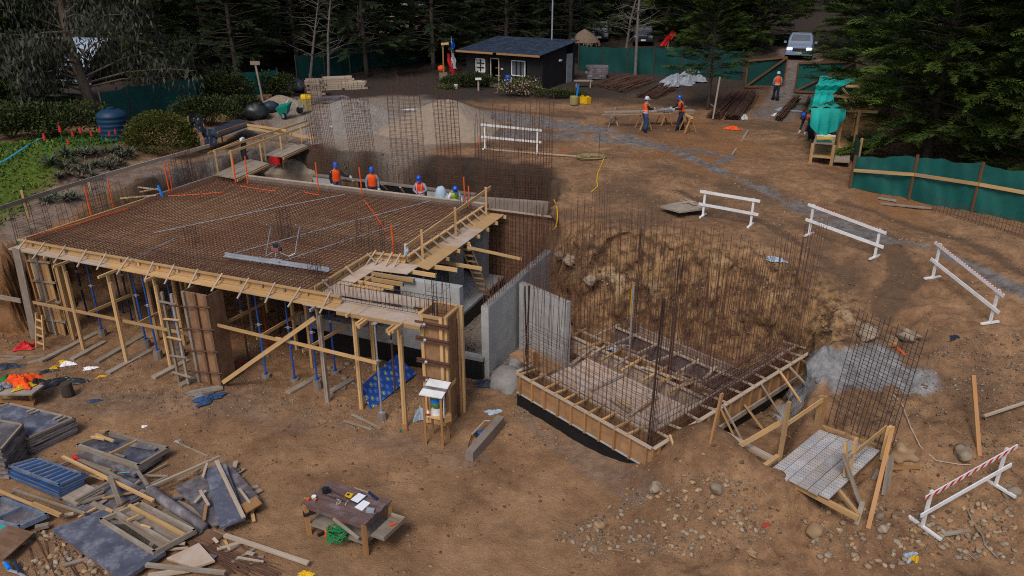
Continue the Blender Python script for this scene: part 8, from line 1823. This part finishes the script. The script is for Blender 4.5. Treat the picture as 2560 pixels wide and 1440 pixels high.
def aloe(seed, n=44, dry=False):
    r = np.random.default_rng(seed); qs, tn = [], []
    for i in range(n):
        a = i * 2.4 + r.normal() * .2; L = r.uniform(.35, .7); el = r.uniform(.15, 1.2); d = np.array([math.cos(a), math.sin(a), 0]); w = .028; s_ = np.array([-math.sin(a), math.cos(a), 0])
        p = [d * (L * t * math.cos(el)) + np.array([0, 0, L * t * math.sin(el) - .35 * L * t * t * (1.3 if dry else .8) + .08]) for t in (0, .4, .75, 1)]
        for k, (w0, w1) in enumerate(((w, w), (w, w * .6), (w * .6, .004))): qs.append([p[k] - s_ * w0, p[k + 1] - s_ * w1, p[k + 1] + s_ * w1, p[k] + s_ * w0]); tn.append(r.uniform(.2, .9))
    v = np.array(qs).reshape(-1, 3); return npmesh("leaves", v, np.arange(len(v)).reshape(-1, 4), lf_dry if dry else lf_aloe, extra={"tone": np.repeat(tn, 4)})
AL = [aloe(1), aloe(2), aloe(3, 30, True), aloe(4, 24)]
sm = MB(); sm.tube([(0, 0, 0), (.02, 0, .5), (.0, 0, .95)], .014, 5); STK = sm.mesh("stalk", greenp); sm = MB(); sm.lathe((0, 0, .85), [(.02, 0), (.055, .04), (.045, .16), (.015, .28)], 8); SPK = sm.mesh("spike", M("aloe red", (.62, .035, .015), .7, (.40, .02, .012), 8))
FL = {(128, 415): 1, (166, 392): 1, (194, 390): 1, (183, 410): 1, (216, 392): 1, (240, 388): 1, (262, 382): 1, (284, 384): 1, (299, 380): 1}
spots = list(FL) + [(150, 450), (172, 440), (196, 434), (215, 425), (240, 418), (262, 410), (285, 405), (305, 398), (325, 392), (205, 452), (232, 445), (160, 425), (275, 425), (300, 415), (140, 500), (165, 505), (120, 508), (100, 500), (185, 498)]
for i, (x, y) in enumerate(spots):
    b = G(x, y); fl_ = (x, y) in FL
    root = thing("aloe_plant", "grey green aloe rosette with a red flower spike on the mound edge" if fl_ else ("dry aloe rosette in the bank below the mound" if y > 490 else "grey aloe rosette without flower on the mound edge"), "aloe", b, "flowering aloes" if fl_ else "aloes on the bank"); s = R.uniform(.8, 1.25); root.scale = (s, s, s); root.rotation_euler = (0, 0, R.random() * 6)
    o = bpy.data.objects.new("leaves", AL[i % 4]); o.parent = root; COL.objects.link(o)
    if fl_:
        for nm, d in (("stalk", STK), ("spike", SPK)): o = bpy.data.objects.new(nm, d); o.parent = root; COL.objects.link(o)
m = MB(); m.tube([G(*p) + UZ * .12 for p in ((-20, 425), (15, 408), (40, 392), (70, 372), (92, 360), (118, 346))], .035, 6); solo("cyan_hose", m, cyan, "cyan hose lying over the green mound", "hose")
# beyond the fence on the left: pale tunnel roof and low white walls
m = MB(); a, b = at_y(-40, 62), at_y(330, 58)
ax = (b - a); ax.z = 0; L = ax.length; ax /= L; ay = V((-ax.y, ax.x, 0)); pale = M("pale sheeting", (.36, .42, .52), .5, (.26, .30, .38), 1.0, rnd=.05)
tn = thing("poly_tunnel", "pale grey polythene tunnel behind the eucalyptus", "tunnel", a)
for k in range(8):
    m = MB(); m.grid(lambda u, v: tuple(a + ax * (L * (k + u * .99) / 8) + ay * (-3.2 * math.cos(math.pi * v)) + UZ * (2.9 * math.sin(math.pi * v))), 2, 12); part("cover_sheet", m, pale, tn, smooth=True)
m = MB()
for k in range(9): m.tube([a + ax * (L * k / 8) + ay * (-3.22 * math.cos(math.pi * v)) + UZ * (2.92 * math.sin(math.pi * v)) for v in np.linspace(0, 1, 12)], .04, 5)
part("hoops", m, galv, tn)
for i, (x, y, w, h, lab) in enumerate([(505, 78, 7, 1.0, "low white wall beyond the fence, left"), (590, 74, 6, .9, "low white wall beyond the fence, right"), (985, 84, 8, 3.2, "pale dust heap like building far behind the pines"), (460, 92, 6, 2.6, "pinkish shed far behind the pines"), (2230, 70, 6, 2.2, "pale low building behind the right cypresses")]):
    b = at_y(x, y); bl = thing("low_building" if h > 2 else "garden_wall", lab, "building" if h > 2 else "wall", b)
    m = MB(); m.box(b + UZ * h / 2, (w, .3 if h < 2 else 3, h), .1); part("wall", m, conc if h < 2 else ply_w, bl)
    if h > 2: m = MB(); m.box(b + UZ * (h + .08), (w + .5, 3.5, .16), .1); part("roof", m, galv, bl)
    else: m = MB(); m.box(b + UZ * (h + .03), (w, .4, .06), .1); part("coping", m, white, bl)

# ---------------------------------------------------------------- stones, rubble, twigs
def to_px(x, y, z):
    z = z - CAM_H; d = y * CP - z * SP; up = y * SP + z * CP; return 1280 + F_PX * x / d, 720 - F_PX * up / d
stone_m = leafmat("stones", (.11, .072, .047), (.40, .32, .235), .9); stone_y = leafmat("ochre stones", (.15, .088, .045), (.40, .27, .155), .9)
ZONES = [([(1390, 1340), (1620, 1225), (1780, 1170), (1900, 1215), (1960, 1330), (1800, 1385), (1480, 1400)], 2550, (.02, .08)), ([(2190, 1020), (2330, 860), (2560, 820), (2560, 1160), (2420, 1240), (2230, 1130)], 2210, (.02, .075)), ([(1990, 1290), (2180, 1240), (2320, 1300), (2540, 1230), (2540, 1400), (2050, 1430)], 1190, (.02, .09)), ([(1380, 620), (1700, 690), (1850, 640), (2150, 700), (2080, 830), (1950, 800), (1700, 790), (1420, 700)], 1530, (.02, .09)),
         ([(60, 1340), (130, 1330), (340, 1440), (40, 1440)], 900, (.025, .10)), ([(120, 905), (320, 890), (760, 960), (720, 1040), (420, 1040), (150, 960)], 1530, (.012, .05)), ([(690, 1000), (860, 960), (1040, 900), (1050, 1010), (1000, 1090), (830, 1110)], 850, (.02, .09)), ([(600, 800), (900, 850), (1020, 890), (900, 960), (620, 900)], 510, (.03, .12)), ([(1150, 950), (1290, 960), (1330, 1050), (1440, 1130), (1250, 1130)], 714, (.015, .07)),
         ([(1130, 780), (1210, 760), (1215, 900), (1150, 880)], 442, (.02, .06)), ([(0, 960), (2560, 1180), (2560, 1440), (0, 1440)], 2210, (.006, .022)), ([(1380, 440), (1650, 380), (2100, 520), (2560, 600), (2560, 800), (2000, 640), (1500, 590)], 1190, (.012, .06)), ([(1540, 330), (2000, 300), (2060, 420), (1850, 440)], 340, (.02, .06)), ([(0, 660), (30, 620), (90, 850), (0, 880)], 374, (.03, .1)), ([(560, 395), (760, 375), (1000, 395), (1360, 440), (1300, 470), (800, 420)], 680, (.02, .07)),
         ([(150, 1230), (520, 1100), (660, 1330), (760, 1440), (380, 1440)], 850, (.008, .03)), ([(20, 470), (320, 420), (520, 370), (300, 460), (60, 545)], 850, (.02, .07)), ([(700, 250), (1250, 250), (1260, 380), (760, 370)], 1190, (.012, .04))]
def pts_in(poly, n, rng):
    """random ground points whose image falls in the pixel polygon"""
    w = [P(x, max(y, 200), 1.0) for x, y in poly]; x0, x1 = min(p.x for p in w) - 2, max(p.x for p in w) + 2; y0, y1 = min(p.y for p in w) - 5, max(p.y for p in w) + 2; out = np.zeros((0, 3))
    for _ in range(6):
        x = rng.uniform(x0, x1, n * 3); y = rng.uniform(y0, y1, n * 3); z = height(x, y); u, v = to_px(x, y, z); k = sdpoly(u, v, poly) < 6 * rng.normal(size=len(u)); out = np.concatenate([out, np.stack([x, y, z], 1)[k]])
        if len(out) >= n: break
    return out[:n]
def rubble():
    r = np.random.default_rng(41); B_ = []
    for s in range(6):
        v = np.array(ICO[1][0]); v = v * (1 + r.uniform(-.28, .28, (len(v), 1))) * np.array([1, r.uniform(.6, .9), r.uniform(.45, .7)]); B_.append(v)
    fc = np.array(ICO[1][1]); VS, FS, TS, off = [], [], [], 0; big = []
    for zi, (poly, n, (s0, s1)) in enumerate(ZONES):
        p = pts_in(poly, n, r); k = len(p); s = s0 * .7 + (s1 - s0) * r.random(k) ** 3.2; clump = vnoise(p[:, 0], p[:, 1], .9, 51) + .35 * r.random(k) > -.05; p, s = p[clump], s[clump]
        bg = (s * F_PX / (p[:, 1] * 1.05) > 5.2) ; big += [(zi, *q, ss) for q, ss in zip(p[bg], s[bg])]
        p, s = p[~bg], s[~bg]; a = r.uniform(0, 6.28, len(s)); c, sn = np.cos(a), np.sin(a)
        for i in range(6):
            sl = slice(i, None, 6); b = B_[i]; x = b[None, :, 0] * c[sl, None] - b[None, :, 1] * sn[sl, None]; y = b[None, :, 0] * sn[sl, None] + b[None, :, 1] * c[sl, None]; z = np.repeat(b[None, :, 2], len(x), 0)
            v = np.stack([x, y, z], -1) * s[sl, None, None] + p[sl, None, :] + np.array([0, 0, 1])[None, None] * (s[sl] * .2)[:, None, None]; m_ = len(x); VS.append(v.reshape(-1, 3)); FS.append((fc[None] + (np.arange(m_) * len(b))[:, None, None]).reshape(-1, 3) + off); TS.append(np.repeat(np.clip(r.normal(.45, .28, m_), 0, 1), len(b))); off += m_ * len(b)
    me = npmesh("rubble", np.concatenate(VS), np.concatenate(FS), stone_m, extra={"tone": np.concatenate(TS)}); o = bpy.data.objects.new("rubble", me); COL.objects.link(o); tag(o, "countless small stones strewn over the whole site", None, None, "stuff")
    cl = [];
    for poly, n in (([(0, 960), (2560, 1180), (2560, 1440), (0, 1440)], 3200), ([(1380, 420), (1650, 330), (2100, 480), (2560, 600), (2560, 1100), (2100, 850), (1500, 590)], 3200), ([(100, 860), (1300, 1000), (1640, 1250), (900, 1300), (100, 1060)], 2600), ([(1380, 600), (1750, 640), (2080, 820), (2000, 900), (1400, 800)], 1500), ([(1400, 1400), (1700, 1080), (2560, 900), (2560, 1440)], 3000), ([(560, 250), (1500, 260), (1380, 420), (560, 400)], 1200)): cl.append(pts_in(poly, n, r))
    p = np.concatenate(cl); p = p[vnoise(p[:, 0], p[:, 1], 1.1, 57) + .5 * vnoise(p[:, 0], p[:, 1], .4, 58) + .25 * r.normal(size=len(p)) > .02]; n = len(p); s = .01 + .06 * r.random(n) ** 3.5; b = B_[0] * np.array([1, 1, .7]); a = r.uniform(0, 6.28, n); c, sn = np.cos(a)[:, None], np.sin(a)[:, None]
    v = np.stack([b[None, :, 0] * c - b[None, :, 1] * sn, b[None, :, 0] * sn + b[None, :, 1] * c, np.repeat(b[None, :, 2], n, 0)], -1) * s[:, None, None] + p[:, None, :]
    me = npmesh("soil_clods", v.reshape(-1, 3), (fc[None] + (np.arange(n) * len(b))[:, None, None]).reshape(-1, 3), leafmat("soil clods", (.13, .072, .04), (.40, .24, .13), .95), extra={"tone": np.repeat(np.clip(r.normal(.45, .3, n), 0, 1), len(b))}); o = bpy.data.objects.new("soil_clods", me); COL.objects.link(o); tag(o, "countless crumbs and clods of brown soil on the ground", None, None, "stuff")
    names = ["on the mound before the foundation corner", "on the right slope", "by the striped barrier in the near right corner", "on the cut slope behind the foundation", "in the heap at the lower left", "before the slab posts", "around the blue patterned cloth", "under the slab", "before the concrete spill", "in the gravel bay", "on the open yard", "on the upper earth", "by the gate track", "on the left bank", "at the trench edge", "among the boards", "on the left path", "at the gravel heaps"]
    SM = []
    for i in range(6):
        v = np.array(ICO[2][0]); rr = np.random.default_rng(60 + i); v = np.sign(v) * np.abs(v) ** 1.25 * (1 + rr.uniform(-.26, .26, (len(v), 1))) * np.array([1, rr.uniform(.6, .9), rr.uniform(.5, .75)]); SM.append(npmesh("stone", v, np.array(ICO[2][1]), stone_y if i % 2 else stone_m, extra={"tone": np.clip(rr.normal(.4 + .1 * i, .05, len(v)), 0, 1)}))
    big.sort(key=lambda t: -t[4] / t[2])
    for k, (zi, x, y, z, s) in enumerate(big[:290]):
        o = bpy.data.objects.new("stone", SM[k % 6]); o.location = (x, y, z + s * .15); o.scale = (s,) * 3; o.rotation_euler = (J(.3), J(.3), R.random() * 6); COL.objects.link(o); tag(o, "loose stone lying " + names[zi], "stone", "loose stones " + names[zi])
rubble()
for k, (x, y, s, lab, mt) in enumerate([(2035, 1332, .22, "large brown stone under the metal plank bridge", stone_y), (2195, 1290, .13, "blue grey stone right of the bridge foot", stone_m), (2208, 1325, .15, "larger blue grey stone below it", stone_m), (2255, 1140, .3, "big pale boulder at the right end of the bridge", stone_y), (2405, 1135, .22, "large grey stone above the striped barrier", stone_m), (2530, 1235, .2, "grey stone at the foot of the striped barrier", stone_m), (1790, 1225, .16, "pale stone on the near mound", stone_m), (1640, 1222, .16, "tall pale stone by the coated foundation base", stone_m),
                                       (1880, 1385, .12, "small dark stone on the near slope", stone_y), (1480, 1375, .1, "white stone lying on the open near yard", stone_m), (1500, 1315, .16, "brown angular stone on the near mound foot", stone_y), (2270, 845, .28, "grey boulder above the pale slurry slab", stone_m), (2170, 840, .34, "large flat boulder above the bar mesh", stone_m), (2225, 860, .24, "ochre boulder above the bar mesh", stone_y), (1425, 655, .25, "grey rock sticking out of the cut left", stone_m), (1398, 642, .2, "dark grey rock at the left end of the cut", stone_m), (1475, 705, .22, "grey rock low in the cut", stone_m)]):
    v = np.array(ICO[3][0]); rr = np.random.default_rng(90 + k); nz_ = np.array([vnoise(v[:, 0] * 1.3 + k * 9, v[:, 1] * 1.3 + v[:, 2] * 1.7, .8, 3)]).T; v = v * (1 + .7 * nz_) * np.array([1, .8, .75]); b = G(x, y); me = npmesh("boulder", v, np.array(ICO[3][1]), mt, extra={"tone": np.clip(.5 + nz_[:, 0] * .5, 0, 1)}); o = bpy.data.objects.new("boulder", me); o.location = b + UZ * s * .25; o.scale = (s,) * 3; o.rotation_euler = (0, 0, rr.uniform(0, 6)); COL.objects.link(o); tag(o, lab, "boulder")
m = MB()
for poly, n, _ in ZONES[:9] + ZONES[10:13]:
    for p in pts_in(poly, 26, np.random.default_rng(n)):
        a = R.random() * 6.28; L = R.uniform(.06, .28); m.tube([(p[0], p[1], p[2] + .015), (p[0] + math.cos(a) * L, p[1] + math.sin(a) * L, float(p[2]) + .02)], .006, 3, caps=False)
solo("twigs", m, wood_g, "scatter of twigs and splinters over the ground", kind="stuff")
